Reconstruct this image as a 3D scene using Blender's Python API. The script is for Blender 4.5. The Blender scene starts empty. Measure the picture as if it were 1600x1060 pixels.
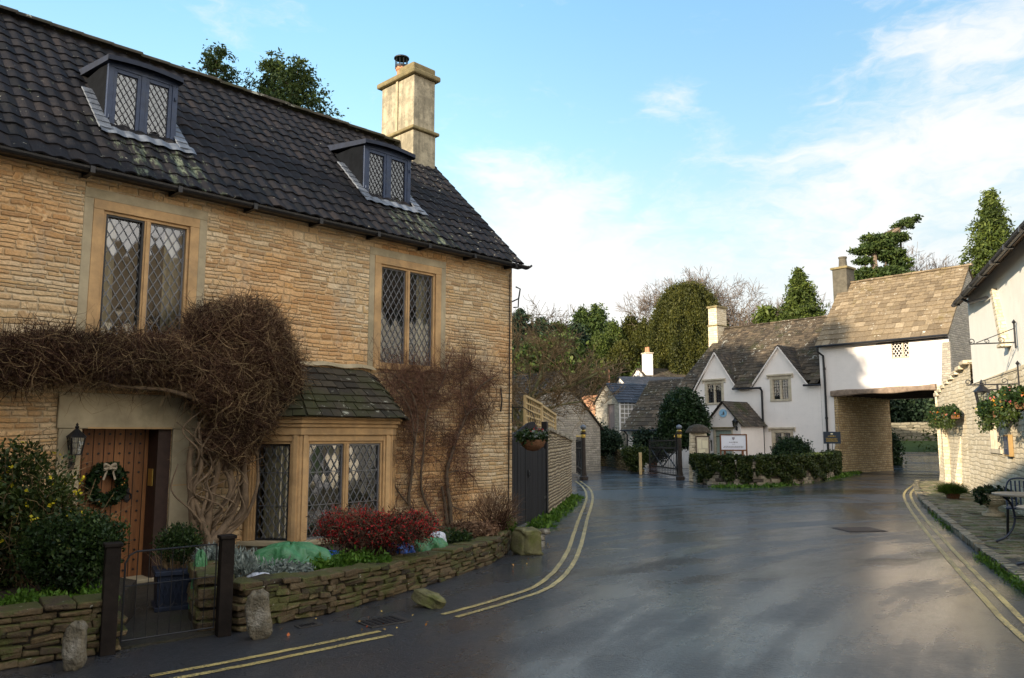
import bpy, math, random
import numpy as np
from mathutils import Vector, Matrix
rnd = random.Random(11)
rng = np.random.default_rng(11)
scene = bpy.context.scene
COL = scene.collection

# ---------------------------------------------------------------- camera, sky, sun, exposure
PITCH = math.atan(150 / 1220)
cam_d = bpy.data.cameras.new('camera'); cam = bpy.data.objects.new('camera', cam_d); COL.objects.link(cam)
cam.location = (0, 0, 1.7); cam.rotation_euler = (math.pi / 2 + PITCH, 0, 0)
cam_d.sensor_width = 36; cam_d.lens = 1220 / 1600 * 36
cam_d.clip_start = .05; cam_d.clip_end = 2000
scene.camera = cam
scene.view_settings.view_transform = 'Standard'; scene.view_settings.look = 'None'
scene.view_settings.gamma = 1; scene.view_settings.exposure = 1.56
SUN_EL = math.radians(17); SUN_AZ = math.atan2(-.735, -.678)     # clockwise from +Y
SUN = Vector((math.sin(SUN_AZ) * math.cos(SUN_EL), math.cos(SUN_AZ) * math.cos(SUN_EL), math.sin(SUN_EL)))
sl = bpy.data.lights.new('sun', 'SUN'); so = bpy.data.objects.new('sun', sl); COL.objects.link(so)
sl.energy = 3.0; sl.angle = math.radians(.55); sl.color = (1, .86, .66)
so.rotation_euler = SUN.to_track_quat('Z', 'Y').to_euler(); so.location = (-20, -20, 30)

world = bpy.data.worlds.new('World'); scene.world = world; world.use_nodes = True


class NG:
    """tiny node graph helper"""
    def __init__(s, nt):
        s.nt = nt; s.nt.nodes.clear()

    def n(s, t, props=None, **ins):
        nd = s.nt.nodes.new(t)
        for k, v in (props or {}).items():
            setattr(nd, k, v)
        for k, v in ins.items():
            k = int(k[1:]) if k[0] == '_' and k[1:].isdigit() else k.replace('_', ' ')
            s.put(nd.inputs[k], v)
        return nd

    def put(s, sock, v):
        if isinstance(v, bpy.types.NodeSocket):
            s.nt.links.new(v, sock)
        elif isinstance(v, (tuple, list)) and sock.type == 'RGBA' and len(v) == 3:
            sock.default_value = (*v, 1)
        else:
            sock.default_value = v

    def m(s, op, a, b=0.0, c=None, clamp=False):
        nd = s.n('ShaderNodeMath', dict(operation=op, use_clamp=clamp), _0=a, _1=b)
        if c is not None:
            s.put(nd.inputs[2], c)
        return nd.outputs[0]

    def vm(s, op, a, b=(0, 0, 0)):
        nd = s.n('ShaderNodeVectorMath', dict(operation=op), _0=a)
        if op == 'SCALE':
            s.put(nd.inputs['Scale'], b)
        else:
            s.put(nd.inputs[1], b)
        return nd.outputs[0] if op not in ('LENGTH', 'DOT_PRODUCT', 'DISTANCE') else nd.outputs['Value']

    def sep(s, v):
        nd = s.n('ShaderNodeSeparateXYZ', _0=v); return nd.outputs[0], nd.outputs[1], nd.outputs[2]

    def comb(s, x=0.0, y=0.0, z=0.0):
        return s.n('ShaderNodeCombineXYZ', _0=x, _1=y, _2=z).outputs[0]

    def noise(s, v, scale, detail=3.0, rough=.55, out=0):
        return s.n('ShaderNodeTexNoise', Vector=v, Scale=scale, Detail=detail, Roughness=rough).outputs[out]

    def mix(s, f, a, b, mode='MIX'):
        nd = s.n('ShaderNodeMix', dict(data_type='RGBA', blend_type=mode))
        s.put(nd.inputs[0], f); s.put(nd.inputs[6], a); s.put(nd.inputs[7], b)
        return nd.outputs[2]

    def ss(s, x, a, b, lo=0.0, hi=1.0):
        return s.n('ShaderNodeMapRange', dict(interpolation_type='SMOOTHSTEP'), _0=x, _1=a, _2=b, _3=lo, _4=hi).outputs[0]

    def ramp(s, f, stops, interp='LINEAR'):
        nd = s.n('ShaderNodeValToRGB', _0=f); cr = nd.color_ramp; cr.interpolation = interp
        while len(cr.elements) < len(stops):
            cr.elements.new(.5)
        for e, (p, c) in zip(cr.elements, stops):
            e.position = p; e.color = (*c, 1)
        return nd.outputs[0]

    def bump(s, h, strength=.5, dist=.02):
        return s.n('ShaderNodeBump', Height=h, Strength=strength, Distance=dist).outputs[0]


g = NG(world.node_tree)
sky = g.n('ShaderNodeTexSky', dict(sky_type='NISHITA', sun_disc=False, sun_elevation=SUN_EL, sun_rotation=-SUN_AZ,
                                   altitude=60, air_density=1.0, dust_density=.6, ozone_density=1.5))
tc = g.n('ShaderNodeTexCoord').outputs['Generated']
vx, vy, vz = g.sep(tc)
yy = g.m('MAXIMUM', vy, .05)
# clouds: cirrus streaks placed by direction
el = g.m('DIVIDE', vz, g.m('ADD', g.m('POWER', g.m('ADD', g.m('MULTIPLY', vx, vx), g.m('MULTIPLY', vy, vy)), .5), .02))
az = g.m('ARCTAN2', vx, vy)
cv = g.comb(g.m('MULTIPLY', az, 1.5), g.m('MULTIPLY', el, 3.2), 0.3)
warp = g.vm('SCALE', g.vm('SUBTRACT', g.noise(cv, 3.0, 4, .6, out=1), (.5, .5, .5)), .55)
cvw = g.vm('ADD', cv, warp)
n1 = g.noise(cvw, 3.4, 8, .62)
n2 = g.noise(g.vm('ADD', cv, (7, 3, 1)), 1.4, 3)
# a rising band of cloud to the right, a bank low in the middle
line = g.m('ADD', g.m('MULTIPLY', g.m('POWER', g.m('MAXIMUM', g.m('ADD', az, .12), 0.0), 2.0), .75), .15)
d = g.m('SUBTRACT', el, line)
bank = g.m('ADD', g.ss(d, .16, -.10), g.m('MULTIPLY', g.ss(g.m('ABSOLUTE', g.m('SUBTRACT', az, .03)), .22, .0), g.ss(el, .46, .28)))
bank = g.m('MULTIPLY', bank, g.ss(az, -.25, -.05))
wisp = g.m('MULTIPLY', g.ss(g.m('ABSOLUTE', g.m('SUBTRACT', az, .22)), .10, .0), g.ss(g.m('ABSOLUTE', g.m('SUBTRACT', el, .43)), .05, .0))
back = g.ss(vy, .1, -.4)  # extra cloud added out of view to brighten the shaded walls
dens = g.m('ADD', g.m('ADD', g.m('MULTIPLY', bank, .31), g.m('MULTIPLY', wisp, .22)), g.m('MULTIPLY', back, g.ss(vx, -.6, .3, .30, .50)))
cl = g.ss(g.m('ADD', n1, dens), .56, .92)
grade = g.ramp(el, [(0, (.58, .43, .40)), (.18, (.69, .53, .43)), (.26, (.78, .68, .53)), (.38, (.72, .76, .62)), (.6, (.68, .83, .80)), (1.0, (.68, .78, .77))])
skyc = g.vm('SCALE', g.mix(1.0, sky.outputs[0], grade, 'MULTIPLY'), g.m('MULTIPLY', 1.5, g.ss(az, -.75, -.05, .80, 1.0)))
lit = g.m('ADD', 1.0, g.m('MULTIPLY', g.ss(vy, .0, -.5), .80))      # unseen cloud behind the camera, made brighter to lift ambient light
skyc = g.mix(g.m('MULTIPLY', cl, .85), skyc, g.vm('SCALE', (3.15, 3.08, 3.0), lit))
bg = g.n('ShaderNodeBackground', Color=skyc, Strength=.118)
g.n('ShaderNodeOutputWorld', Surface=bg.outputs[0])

# ---------------------------------------------------------------- camera geometry used to measure places
CAM = Vector((0, 0, 1.7))
FW = Vector((0, math.cos(PITCH), math.sin(PITCH))); UP = Vector((0, -math.sin(PITCH), math.cos(PITCH)))
def ray(px, py): return FW + Vector(((px - 800) / 1220, 0, 0)) - UP * ((py - 530) / 1220)
def G(px, py, z=0.0):
    d = ray(px, py); return CAM + d * ((z - 1.7) / d.z)
def W(px, py, Y):
    d = ray(px, py); return CAM + d * (Y / d.y)
class Frame:
    def __init__(s, o, dx):
        s.o = Vector((o[0], o[1], 0)); s.x = Vector((dx[0], dx[1], 0)).normalized(); s.y = Vector((-s.x.y, s.x.x, 0))
        s.rot = math.atan2(s.x.y, s.x.x)
    def at(s, px, py, y=0.0):
        d = ray(px, py); t = ((s.o - CAM).dot(s.y) + y) / d.dot(s.y); P = CAM + d * t - s.o
        return Vector((P.dot(s.x), y, P.z))
    def w(s, x, y, z=0.0): return s.o + s.x * x + s.y * y + Vector((0, 0, z))
    def loc(s, P): P = Vector(P) - s.o; return Vector((P.dot(s.x), P.dot(s.y), P.z))

# ---------------------------------------------------------------- mesh builders
def link_mesh(name, me, mats, parent=None):
    o = bpy.data.objects.new(name, me); COL.objects.link(o)
    for m in (mats if isinstance(mats, (list, tuple)) else [mats]):
        me.materials.append(m)
    if parent is not None: o.parent = parent
    return o

def auto_uv(me):
    nl = len(me.loops)
    if nl == 0: return
    co = np.empty(len(me.vertices) * 3, 'f'); me.vertices.foreach_get('co', co); co = co.reshape(-1, 3)
    li = np.empty(nl, 'i'); me.loops.foreach_get('vertex_index', li)
    npoly = len(me.polygons)
    nr = np.empty(npoly * 3, 'f'); me.polygons.foreach_get('normal', nr); nr = nr.reshape(-1, 3)
    lt = np.empty(npoly, 'i'); me.polygons.foreach_get('loop_total', lt)
    n = np.repeat(nr, lt, axis=0)
    t = np.stack([-n[:, 1], n[:, 0], np.zeros(nl)], 1); L = np.linalg.norm(t, axis=1)
    flat = L < .25; t[flat] = (1, 0, 0); L[flat] = 1; t /= L[:, None]
    s = np.cross(n, t); s[flat] = (0, 1, 0)
    p = co[li]
    uv = np.stack([(p * t).sum(1), (p * s).sum(1)], 1).astype('f')
    me.uv_layers.new(name='UVMap').data.foreach_set('uv', uv.ravel())

class MB:
    def __init__(s): s.v = []; s.f = []; s.mi = []; s.r = []; s.cur = 0; s.cr = None
    def _add(s, vs, fs, r=None):
        b = len(s.v); s.v += [tuple(v) for v in vs]; r = rnd.random() if r is None else r
        for f in fs:
            s.f.append([b + i for i in f]); s.mi.append(s.cur); s.r.append(r)
        return s
    def poly(s, *p, r=None): return s._add(p, [list(range(len(p)))], r)
    def hexa(s, b, t, r=None):
        return s._add(list(b) + list(t), [[3, 2, 1, 0], [4, 5, 6, 7], [0, 1, 5, 4], [1, 2, 6, 5], [2, 3, 7, 6], [3, 0, 4, 7]], r)
    def box(s, x0, x1, y0, y1, z0, z1, r=None):
        return s.hexa([(x0, y0, z0), (x1, y0, z0), (x1, y1, z0), (x0, y1, z0)], [(x0, y0, z1), (x1, y0, z1), (x1, y1, z1), (x0, y1, z1)], r)
    def cube(s, c, sx, sy, sz, rz=0.0, rx=0.0, ry=0.0, jit=0.0, r=None):
        M = Matrix.Rotation(rz, 3, 'Z') @ Matrix.Rotation(ry, 3, 'Y') @ Matrix.Rotation(rx, 3, 'X'); c = Vector(c); P = []
        for z in (-1, 1):
            for x, y in ((-1, -1), (1, -1), (1, 1), (-1, 1)):
                P.append(c + M @ Vector((x * sx / 2, y * sy / 2, z * sz / 2)) + Vector([rnd.uniform(-jit, jit) for _ in range(3)]))
        return s.hexa(P[:4], P[4:], r)
    def prism(s, pts, vec, r=None):
        n = len(pts); v = Vector(vec); a = [Vector(p) for p in pts]; b = [p + v for p in a]
        return s._add(a + b, [list(range(n))[::-1], list(range(n, 2 * n))] + [[i, (i + 1) % n, n + (i + 1) % n, n + i] for i in range(n)], r)
    def tube(s, pts, rad, n=6, cap=True, r=None):
        P = [Vector(p) for p in pts]; k = len(P); rad = rad if isinstance(rad, (list, tuple)) else [rad] * k; V = []
        ref = None
        for i, p in enumerate(P):
            d = (P[min(i + 1, k - 1)] - P[max(i - 1, 0)]).normalized()
            if ref is None: ref = d.orthogonal().normalized()
            ref = (ref - d * ref.dot(d)); ref = ref.normalized() if ref.length > 1e-6 else d.orthogonal().normalized()
            q = d.cross(ref)
            for j in range(n):
                a = 2 * math.pi * j / n; V.append(p + (ref * math.cos(a) + q * math.sin(a)) * rad[i])
        F = [[i * n + j, i * n + (j + 1) % n, (i + 1) * n + (j + 1) % n, (i + 1) * n + j] for i in range(k - 1) for j in range(n)]
        if cap: F += [list(range(n))[::-1], [(k - 1) * n + j for j in range(n)]]
        return s._add(V, F, r)
    def beam(s, p, q, w, h, r=None):
        p = Vector(p); q = Vector(q); d = (q - p).normalized()
        a = d.cross(Vector((0, 0, 1))); a = a.normalized() if a.length > 1e-4 else Vector((1, 0, 0)); b = a.cross(d)
        c = [(-w / 2, -h / 2), (w / 2, -h / 2), (w / 2, h / 2), (-w / 2, h / 2)]
        B = [p + a * x + b * y for x, y in c]; T = [q + a * x + b * y for x, y in c]
        return s._add(B + T, [[3, 2, 1, 0], [4, 5, 6, 7], [0, 1, 5, 4], [1, 2, 6, 5], [2, 3, 7, 6], [3, 0, 4, 7]], r)
    def lathe(s, c, prof, n=16, r=None, squash=1.0):
        c = Vector(c); V = []; k = len(prof)
        for rr, z in prof:
            for j in range(n):
                a = 2 * math.pi * j / n; V.append(c + Vector((rr * math.cos(a), rr * math.sin(a) * squash, z)))
        F = [[i * n + j, i * n + (j + 1) % n, (i + 1) * n + (j + 1) % n, (i + 1) * n + j] for i in range(k - 1) for j in range(n)]
        F += [list(range(n))[::-1], [(k - 1) * n + j for j in range(n)]]
        return s._add(V, F, r)
    def grid(s, fn, nu, nv, r=None):
        V = [fn(i / nu, j / nv) for j in range(nv + 1) for i in range(nu + 1)]; w = nu + 1
        return s._add(V, [[j * w + i, j * w + i + 1, (j + 1) * w + i + 1, (j + 1) * w + i] for j in range(nv) for i in range(nu)], r)
    def build(s, name, mats, parent=None, smooth=False, bevel=0.0):
        me = bpy.data.meshes.new(name); me.from_pydata(s.v, [], s.f); me.update()
        if s.f:
            me.polygons.foreach_set('material_index', s.mi)
            at = me.attributes.new('rnd', 'FLOAT', 'FACE'); at.data.foreach_set('value', np.array(s.r, 'f'))
            auto_uv(me)
            if smooth: me.polygons.foreach_set('use_smooth', [True] * len(s.f))
        o = link_mesh(name, me, mats, parent)
        if bevel:
            b = o.modifiers.new('bevel', 'BEVEL'); b.width = bevel; b.segments = 2; b.limit_method = 'ANGLE'
        return o

def np_mesh(name, V, F, mat, parent=None, rv=None, smooth=False):
    """V (n,3), F (m,k) arrays"""
    V = np.asarray(V, 'f'); F = np.asarray(F, 'i'); m, k = F.shape
    me = bpy.data.meshes.new(name); me.vertices.add(len(V)); me.vertices.foreach_set('co', V.ravel())
    me.loops.add(m * k); me.loops.foreach_set('vertex_index', F.ravel())
    me.polygons.add(m); me.polygons.foreach_set('loop_start', np.arange(0, m * k, k, dtype='i'))
    me.update(calc_edges=True)
    at = me.attributes.new('rnd', 'FLOAT', 'FACE'); at.data.foreach_set('value', (rng.random(m) if rv is None else rv).astype('f'))
    if smooth: me.polygons.foreach_set('use_smooth', [True] * m)
    return link_mesh(name, me, mat, parent)

def tag(o, label=None, cat=None, group=None, kind=None):
    if label: o['label'] = label
    if cat: o['category'] = cat
    if group: o['group'] = group
    if kind: o['kind'] = kind
    return o
def empty(name, loc=(0, 0, 0), rz=0.0, label=None, cat=None, group=None, kind=None, fr=None):
    o = bpy.data.objects.new(name, None); COL.objects.link(o); o.empty_display_size = .2
    o.location = loc if fr is None else fr.o; o.rotation_euler = (0, 0, rz if fr is None else fr.rot)
    return tag(o, label, cat, group, kind)
def copy_tree(o, parent=None):
    c = o.copy(); COL.objects.link(c)
    if parent is not None: c.parent = parent
    for ch in [x for x in bpy.data.objects if x.parent == o]: copy_tree(ch, c)
    return c

# leaves, sprays, twigs ------------------------------------------------------
def unit(v): return v / np.maximum(np.linalg.norm(v, axis=-1, keepdims=True), 1e-6)
def leaf_quads(C, size, elong=1.6, axis=None, axis_w=0.0, nrm=None, nrm_w=0.0):
    n = len(C); size = np.broadcast_to(size, (n,)) * rng.uniform(.6, 1.3, n)
    a = unit(rng.normal(size=(n, 3)))
    if axis is not None: a = unit(a + axis * axis_w)
    b = rng.normal(size=(n, 3))
    if nrm is not None:
        m = unit(rng.normal(size=(n, 3)) + nrm * nrm_w); b = np.cross(m, a)
    else: b = np.cross(b, a)
    b = unit(b)
    a = a * (size * elong / 2)[:, None]; b = b * (size / 2)[:, None]
    V = np.stack([C - a, C + b * .9 - a * .1, C + a, C - b * .9 - a * .1], 1).reshape(-1, 3)
    return V, np.arange(4 * n).reshape(n, 4)
def crown_pts(blobs, nclump, per, cr, fill=.45, flat=1.0):
    B = np.array([list(b[0]) + list(b[1]) for b in blobs], float); w = (B[:, 3] * B[:, 4] + B[:, 4] * B[:, 5] + B[:, 3] * B[:, 5]); w /= w.sum()
    i = rng.choice(len(B), nclump, p=w); d = unit(rng.normal(size=(nclump, 3)))
    rr = 1 - fill * rng.random(nclump) ** 1.6
    cc = B[i, :3] + d * B[i, 3:] * rr[:, None]
    off = rng.normal(size=(nclump, per, 3)) * cr * rng.uniform(.6, 1.3, (nclump, 1, 1)); off[:, :, 2] *= flat
    P = (cc[:, None] + off).reshape(-1, 3)
    return P, np.repeat(d, per, 0), np.repeat(rng.random(nclump), per)
def foliage(name, blobs, nclump, per, cr, leaf, mat, parent=None, elong=1.6, up=0.0, out=0.0, fill=.45, flat=1.0, zmin=None):
    P, d, cv = crown_pts(blobs, nclump, per, cr, fill, flat)
    if zmin is not None:
        k = P[:, 2] > zmin; P, d, cv = P[k], d[k], cv[k]
    ax = d * out + np.array([0, 0, up])
    V, F = leaf_quads(P, leaf, elong, ax, 1.0, d, .8)
    rv = np.clip(cv * .6 + rng.random(len(P)) * .4, 0, 1)
    return np_mesh(name, V, F, mat, parent, rv)
def seg_tubes(P0, P1, r0, r1, n=3):
    m = len(P0); d = unit(P1 - P0); ref = np.where(np.abs(d[:, 2:3]) < .9, np.array([[0, 0, 1.]]), np.array([[1., 0, 0]]))
    a = unit(np.cross(d, ref)); b = np.cross(d, a); V = []
    for P, r in ((P0, r0), (P1, r1)):
        for j in range(n):
            t = 2 * math.pi * j / n; V.append(P + (a * math.cos(t) + b * math.sin(t)) * np.asarray(r)[:, None])
    V = np.stack(V, 1).reshape(-1, 3); base = np.arange(m)[:, None] * 2 * n
    F = np.stack([np.concatenate([base + j, base + (j + 1) % n, base + n + (j + 1) % n, base + n + j], 1) for j in range(n)], 1).reshape(-1, 4)
    return V, F, np.repeat(rng.random(m), n)
def twigs(name, S, D, L, rad, mat, parent=None, steps=4, wander=.5, pull=None, n=3):
    """curved twigs from starts S in directions D with lengths L"""
    A0 = []; A1 = []; R0 = []; R1 = []; P = S.copy(); d = unit(D); m = len(S); rad = np.broadcast_to(rad, (m,))
    for k in range(steps):
        d = unit(d + rng.normal(size=(m, 3)) * wander + (0 if pull is None else pull))
        Q = P + d * (L / steps)[:, None]; A0.append(P); A1.append(Q); R0.append(rad * (1 - .75 * k / steps)); R1.append(rad * (1 - .75 * (k + 1) / steps)); P = Q
    V, F, rv = seg_tubes(np.concatenate(A0), np.concatenate(A1), np.concatenate(R0), np.concatenate(R1), n)
    return np_mesh(name, V, F, mat, parent, rv)
def branch_tree(base, h, spread, depth=6, r0=.25, split=3, up=.35, first=.3, lean=(0, 0), seed=1, wig=.18):
    """returns (thick segments, thin segments)"""
    R = random.Random(seed); thick = []; thin = []
    def grow(p, d, L, r, k):
        nseg = 3 if k > 1 else 2; q = p
        for i in range(nseg):
            d = (d + Vector([R.gauss(0, wig) for _ in range(3)]) + Vector((0, 0, up * .12))).normalized()
            q2 = q + d * (L / nseg); ra = r * (1 - .35 * i / nseg); rb = r * (1 - .35 * (i + 1) / nseg)
            (thick if k >= depth - 2 else thin).append((q, q2, ra, rb)); q = q2
            if k < depth and k > 0 and R.random() < .55:
                dd = (d + Vector([R.gauss(0, 1) for _ in range(3)]) * .7 * spread).normalized(); grow(q, dd, L * R.uniform(.5, .75), rb * .5, k - 1)
        if k <= 0: return
        for _ in range(split if k > 1 else 2):
            dd = (d * .9 + Vector([R.gauss(0, 1) for _ in range(3)]) * .55 * spread + Vector((0, 0, up * .5))).normalized()
            grow(q, dd, L * R.uniform(.62, .85), r * .62 * R.uniform(.75, 1), k - 1)
    grow(Vector(base), Vector((lean[0], lean[1], 1)).normalized(), h * first, r0, depth)
    return thick, thin
def segs_mesh(name, segs, mat, parent=None, n=4, minr=0.0):
    a = np.array([s[0] for s in segs], float); b = np.array([s[1] for s in segs], float)
    r = np.maximum(np.array([s[2] for s in segs]), minr); q = np.maximum(np.array([s[3] for s in segs]), minr)
    V, F, rv = seg_tubes(a, b, r, q, n); return np_mesh(name, V, F, mat, parent, rv, smooth=True)

# ---------------------------------------------------------------- materials
def new_mat(name):
    m = bpy.data.materials.new(name); m.use_nodes = True; return m, NG(m.node_tree)
def finish(m, g, col, rough=.8, normal=None, metallic=0.0, spec=.4, **kw):
    b = g.n('ShaderNodeBsdfPrincipled', Base_Color=col, Roughness=rough, Metallic=metallic)
    b.inputs['Specular IOR Level'].default_value = spec
    if normal is not None: g.put(b.inputs['Normal'], normal)
    for k, v in kw.items(): g.put(b.inputs[k.replace('_', ' ')], v)
    g.n('ShaderNodeOutputMaterial', Surface=b.outputs[0]); return m
def UVof(g): return g.n('ShaderNodeUVMap', dict(uv_map='UVMap')).outputs[0]
def OBJ(g): return g.n('ShaderNodeTexCoord').outputs['Object']
def GEO(g): return g.n('ShaderNodeNewGeometry').outputs['Position']
def RND(g): return g.n('ShaderNodeAttribute', dict(attribute_name='rnd')).outputs['Fac']

def stone_mat(name, cols, rowh=.1, length=.3, mortar=(.3, .24, .17), mw=.012, bump=.8, moss=None, moss_amt=0.0, stain=(.12, .1, .07), stain_amt=.3,
              large=None, rough=.85, vary=.5, bdist=.02, two=False):
    m, g = new_mat(name); uv = UVof(g)
    wob = g.vm('SCALE', g.vm('SUBTRACT', g.noise(uv, 2.2, 2, .5, out=1), (.5, .5, .5)), rowh * 1.1)
    wob2 = g.vm('SCALE', g.vm('SUBTRACT', g.noise(uv, 14.0, 3, .6, out=1), (.5, .5, .5)), rowh * .35)
    u, v, _ = g.sep(g.vm('ADD', g.vm('ADD', uv, wob), wob2))
    def course(rh, ln, off):
        vv = g.m('ADD', g.m('DIVIDE', v, rh), g.m('ADD', g.m('MULTIPLY', g.noise(g.comb(off, v, 3.0), 3.0 / (rh * 10), 1), vary * 3), off))
        row = g.m('FLOOR', vv); fr = g.m('FRACT', vv)
        wv = g.m('ADD', g.m('DIVIDE', u, ln), g.m('MULTIPLY', row, 17.31))
        V1 = g.n('ShaderNodeTexVoronoi', dict(voronoi_dimensions='1D', feature='F1'), W=wv, Scale=1.0, Randomness=.95)
        V2 = g.n('ShaderNodeTexVoronoi', dict(voronoi_dimensions='1D', feature='DISTANCE_TO_EDGE'), W=wv, Scale=1.0, Randomness=.95)
        ev = g.m('MULTIPLY', g.m('MINIMUM', fr, g.m('SUBTRACT', 1.0, fr)), rh); eu = g.m('MULTIPLY', V2.outputs['Distance'], ln)
        return g.m('SMOOTH_MIN', ev, eu, .02), V1.outputs['Color']
    edge, vc = course(rowh, length, .37)
    if two:
        e2, vc2 = course(rowh * 1.65, length * 1.0, 5.1); sel = g.ss(g.noise(uv, 1.3, 4), .52, .56)
        edge = g.m('ADD', g.m('MULTIPLY', edge, g.m('SUBTRACT', 1.0, sel)), g.m('MULTIPLY', e2, sel)); vc = g.mix(sel, vc, vc2)
    edge = g.m('ADD', edge, g.m('MULTIPLY', g.m('SUBTRACT', g.noise(uv, 22.0, 3), .5), mw * 1.9))
    mask = g.ss(edge, mw * .35, mw * 1.35)
    cr = g.sep(vc)
    n = len(cols); c = g.ramp(cr[0], [(i / (n - 1), cc) for i, cc in enumerate(cols)])
    fine = g.noise(uv, 30.0, 5, .65); c = g.mix(1.0, c, g.ramp(fine, [(.25, (.68, .66, .62)), (.75, (1.25, 1.22, 1.18))]), 'MULTIPLY')
    c = g.mix(mask, mortar, c)
    if large:
        lm = g.ss(g.noise(uv, .55, 3), .45, .6); c = g.mix(g.m('MULTIPLY', lm, .65), c, g.mix(1.0, c, large, 'MULTIPLY'))
    stn = g.ss(g.noise(g.vm('MULTIPLY', uv, (1.6, .8, 1)), 1.5, 6, .7), .5, .78); c = g.mix(g.m('MULTIPLY', stn, stain_amt), c, stain)
    if moss:
        up = g.n('ShaderNodeNewGeometry').outputs['Normal']; _, _, nz = g.sep(up)
        mm = g.m('ADD', g.noise(uv, 5.0, 5, .7), g.m('MULTIPLY', g.m('MAXIMUM', nz, 0.0), .25)); mm = g.ss(mm, .62 - moss_amt * .3, .74 - moss_amt * .2)
        c = g.mix(mm, c, moss)
    h = g.m('ADD', g.m('MULTIPLY', g.ss(edge, 0.0, mw * 2.6), .75), g.m('ADD', g.m('MULTIPLY', fine, .35), g.m('MULTIPLY', cr[1], .35)))
    return finish(m, g, c, rough, g.bump(h, bump, bdist))
def plain(name, col, rough=.6, var=.12, scale=8.0, bump=.15, bdist=.005, metallic=0.0, spec=.4, dirt=None, dirt_amt=.4, space='o'):
    m, g = new_mat(name); p = OBJ(g)
    f = g.noise(p, scale, 5, .6); lo = tuple(c * (1 - var) for c in col); hi = tuple(min(1, c * (1 + var)) for c in col)
    c = g.ramp(f, [(.3, lo), (.7, hi)])
    if dirt: c = g.mix(g.m('MULTIPLY', g.ss(g.noise(p, scale * .35, 6, .7), .48, .7), dirt_amt), c, dirt)
    return finish(m, g, c, rough, g.bump(g.noise(p, scale * 5, 4), bump, bdist), metallic, spec)
def leaf_mat(name, stops, rough=.55, trans=.25, ns=1.5, ncol=None):
    m, g = new_mat(name); r = RND(g); c = g.ramp(r, stops)
    f = g.noise(GEO(g), ns, 3); c = g.mix(1.0, c, g.ramp(f, [(.35, (.72, .75, .7)), (.65, (1.2, 1.18, 1.1))]), 'MULTIPLY')
    if ncol: c = g.mix(g.ss(g.noise(GEO(g), ns * .6, 3), .52, .68), c, ncol)
    d = g.n('ShaderNodeBsdfPrincipled', Base_Color=c, Roughness=rough); d.inputs['Specular IOR Level'].default_value = .25
    t = g.n('ShaderNodeBsdfTranslucent', Color=c); mx = g.n('ShaderNodeMixShader', _0=trans, _1=d.outputs[0], _2=t.outputs[0])
    g.n('ShaderNodeOutputMaterial', Surface=mx.outputs[0]); return m
def slate_mat(name, cols, lichen=(.5, .5, .44), lich=.3, moss=(.05, .06, .015), moss_amt=.2, rough=.85):
    m, g = new_mat(name); r = RND(g); p = OBJ(g); n = len(cols)
    c = g.ramp(r, [(i / (n - 1), cc) for i, cc in enumerate(cols)])
    f = g.noise(p, 14.0, 6, .7); c = g.mix(1.0, c, g.ramp(f, [(.3, (.65, .65, .65)), (.7, (1.3, 1.3, 1.3))]), 'MULTIPLY')
    c = g.mix(g.ss(g.noise(p, 1.1, 5, .7), .62 - moss_amt * .4, .75 - moss_amt * .2), c, moss)
    big = g.ss(g.noise(p, .6, 2), .35, .65)
    c = g.mix(g.m('MULTIPLY', g.ss(g.m('ADD', g.noise(p, 5.5, 5, .75), g.m('MULTIPLY', big, .06)), .69 - lich * .2, .73 - lich * .1), .85), c, lichen)
    return finish(m, g, c, rough, g.bump(f, .5, .012), spec=.3)

def mat_render(name, col, grime, base_damp=True, amt=1.0):
    m, g = new_mat(name); p = OBJ(g); x, y, z = g.sep(p); f = g.noise(p, 1.6, 5, .6)
    c = g.ramp(f, [(.3, tuple(k * .93 for k in col)), (.7, col)])
    st = g.noise(g.comb(g.m('MULTIPLY', x, 7.0), g.m('MULTIPLY', y, 7.0), g.m('MULTIPLY', z, .5)), 1.0, 5, .7)
    c = g.mix(g.m('MULTIPLY', g.ss(st, .54 - .1 * (amt - 1), .80 - .08 * (amt - 1)), .32 * amt), c, grime)
    c = g.mix(g.m('MULTIPLY', g.ss(g.noise(p, 3.5, 6, .75), .56 - .12 * (amt - 1), .74 - .1 * (amt - 1)), .28 * amt), c, tuple(k * .8 for k in grime))
    if base_damp: c = g.mix(g.m('MULTIPLY', g.ss(g.m('ADD', z, g.m('MULTIPLY', f, .9)), 1.1, .35), .5), c, (.36, .34, .24))
    h = g.m('ADD', g.noise(p, 2.2, 4), g.m('MULTIPLY', g.noise(p, 28.0, 5), .35)); return finish(m, g, c, .88, g.bump(h, .5, .03))
M = {}
M['cotswold'] = stone_mat('cotswold_rubble', [(.57, .385, .205), (.68, .51, .31), (.49, .32, .165), (.73, .59, .40), (.61, .42, .215), (.40, .27, .15)], .055, .19, (.54, .415, .26), .006,
                          .85, stain=(.42, .37, .29), stain_amt=.6, large=(1.05, .80, .56), bdist=.028, vary=.8, two=True)
M['garden_stone'] = stone_mat('garden_rubble', [(.30, .22, .12), (.42, .33, .19), (.22, .15, .07), (.36, .27, .13)], .095, .26, (.05, .04, .025), .014, 1.0,
                              moss=(.10, .115, .02), moss_amt=.35, stain=(.06, .05, .03), stain_amt=.5, bdist=.04)
M['yard_stone'] = stone_mat('yard_rubble', [(.52, .42, .28), (.62, .52, .37), (.38, .30, .20), (.56, .46, .30)], .07, .15, (.12, .09, .06), .011, 1.0,
                            moss=(.14, .14, .04), moss_amt=.1, stain=(.2, .16, .09), stain_amt=.3, bdist=.03)
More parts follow.
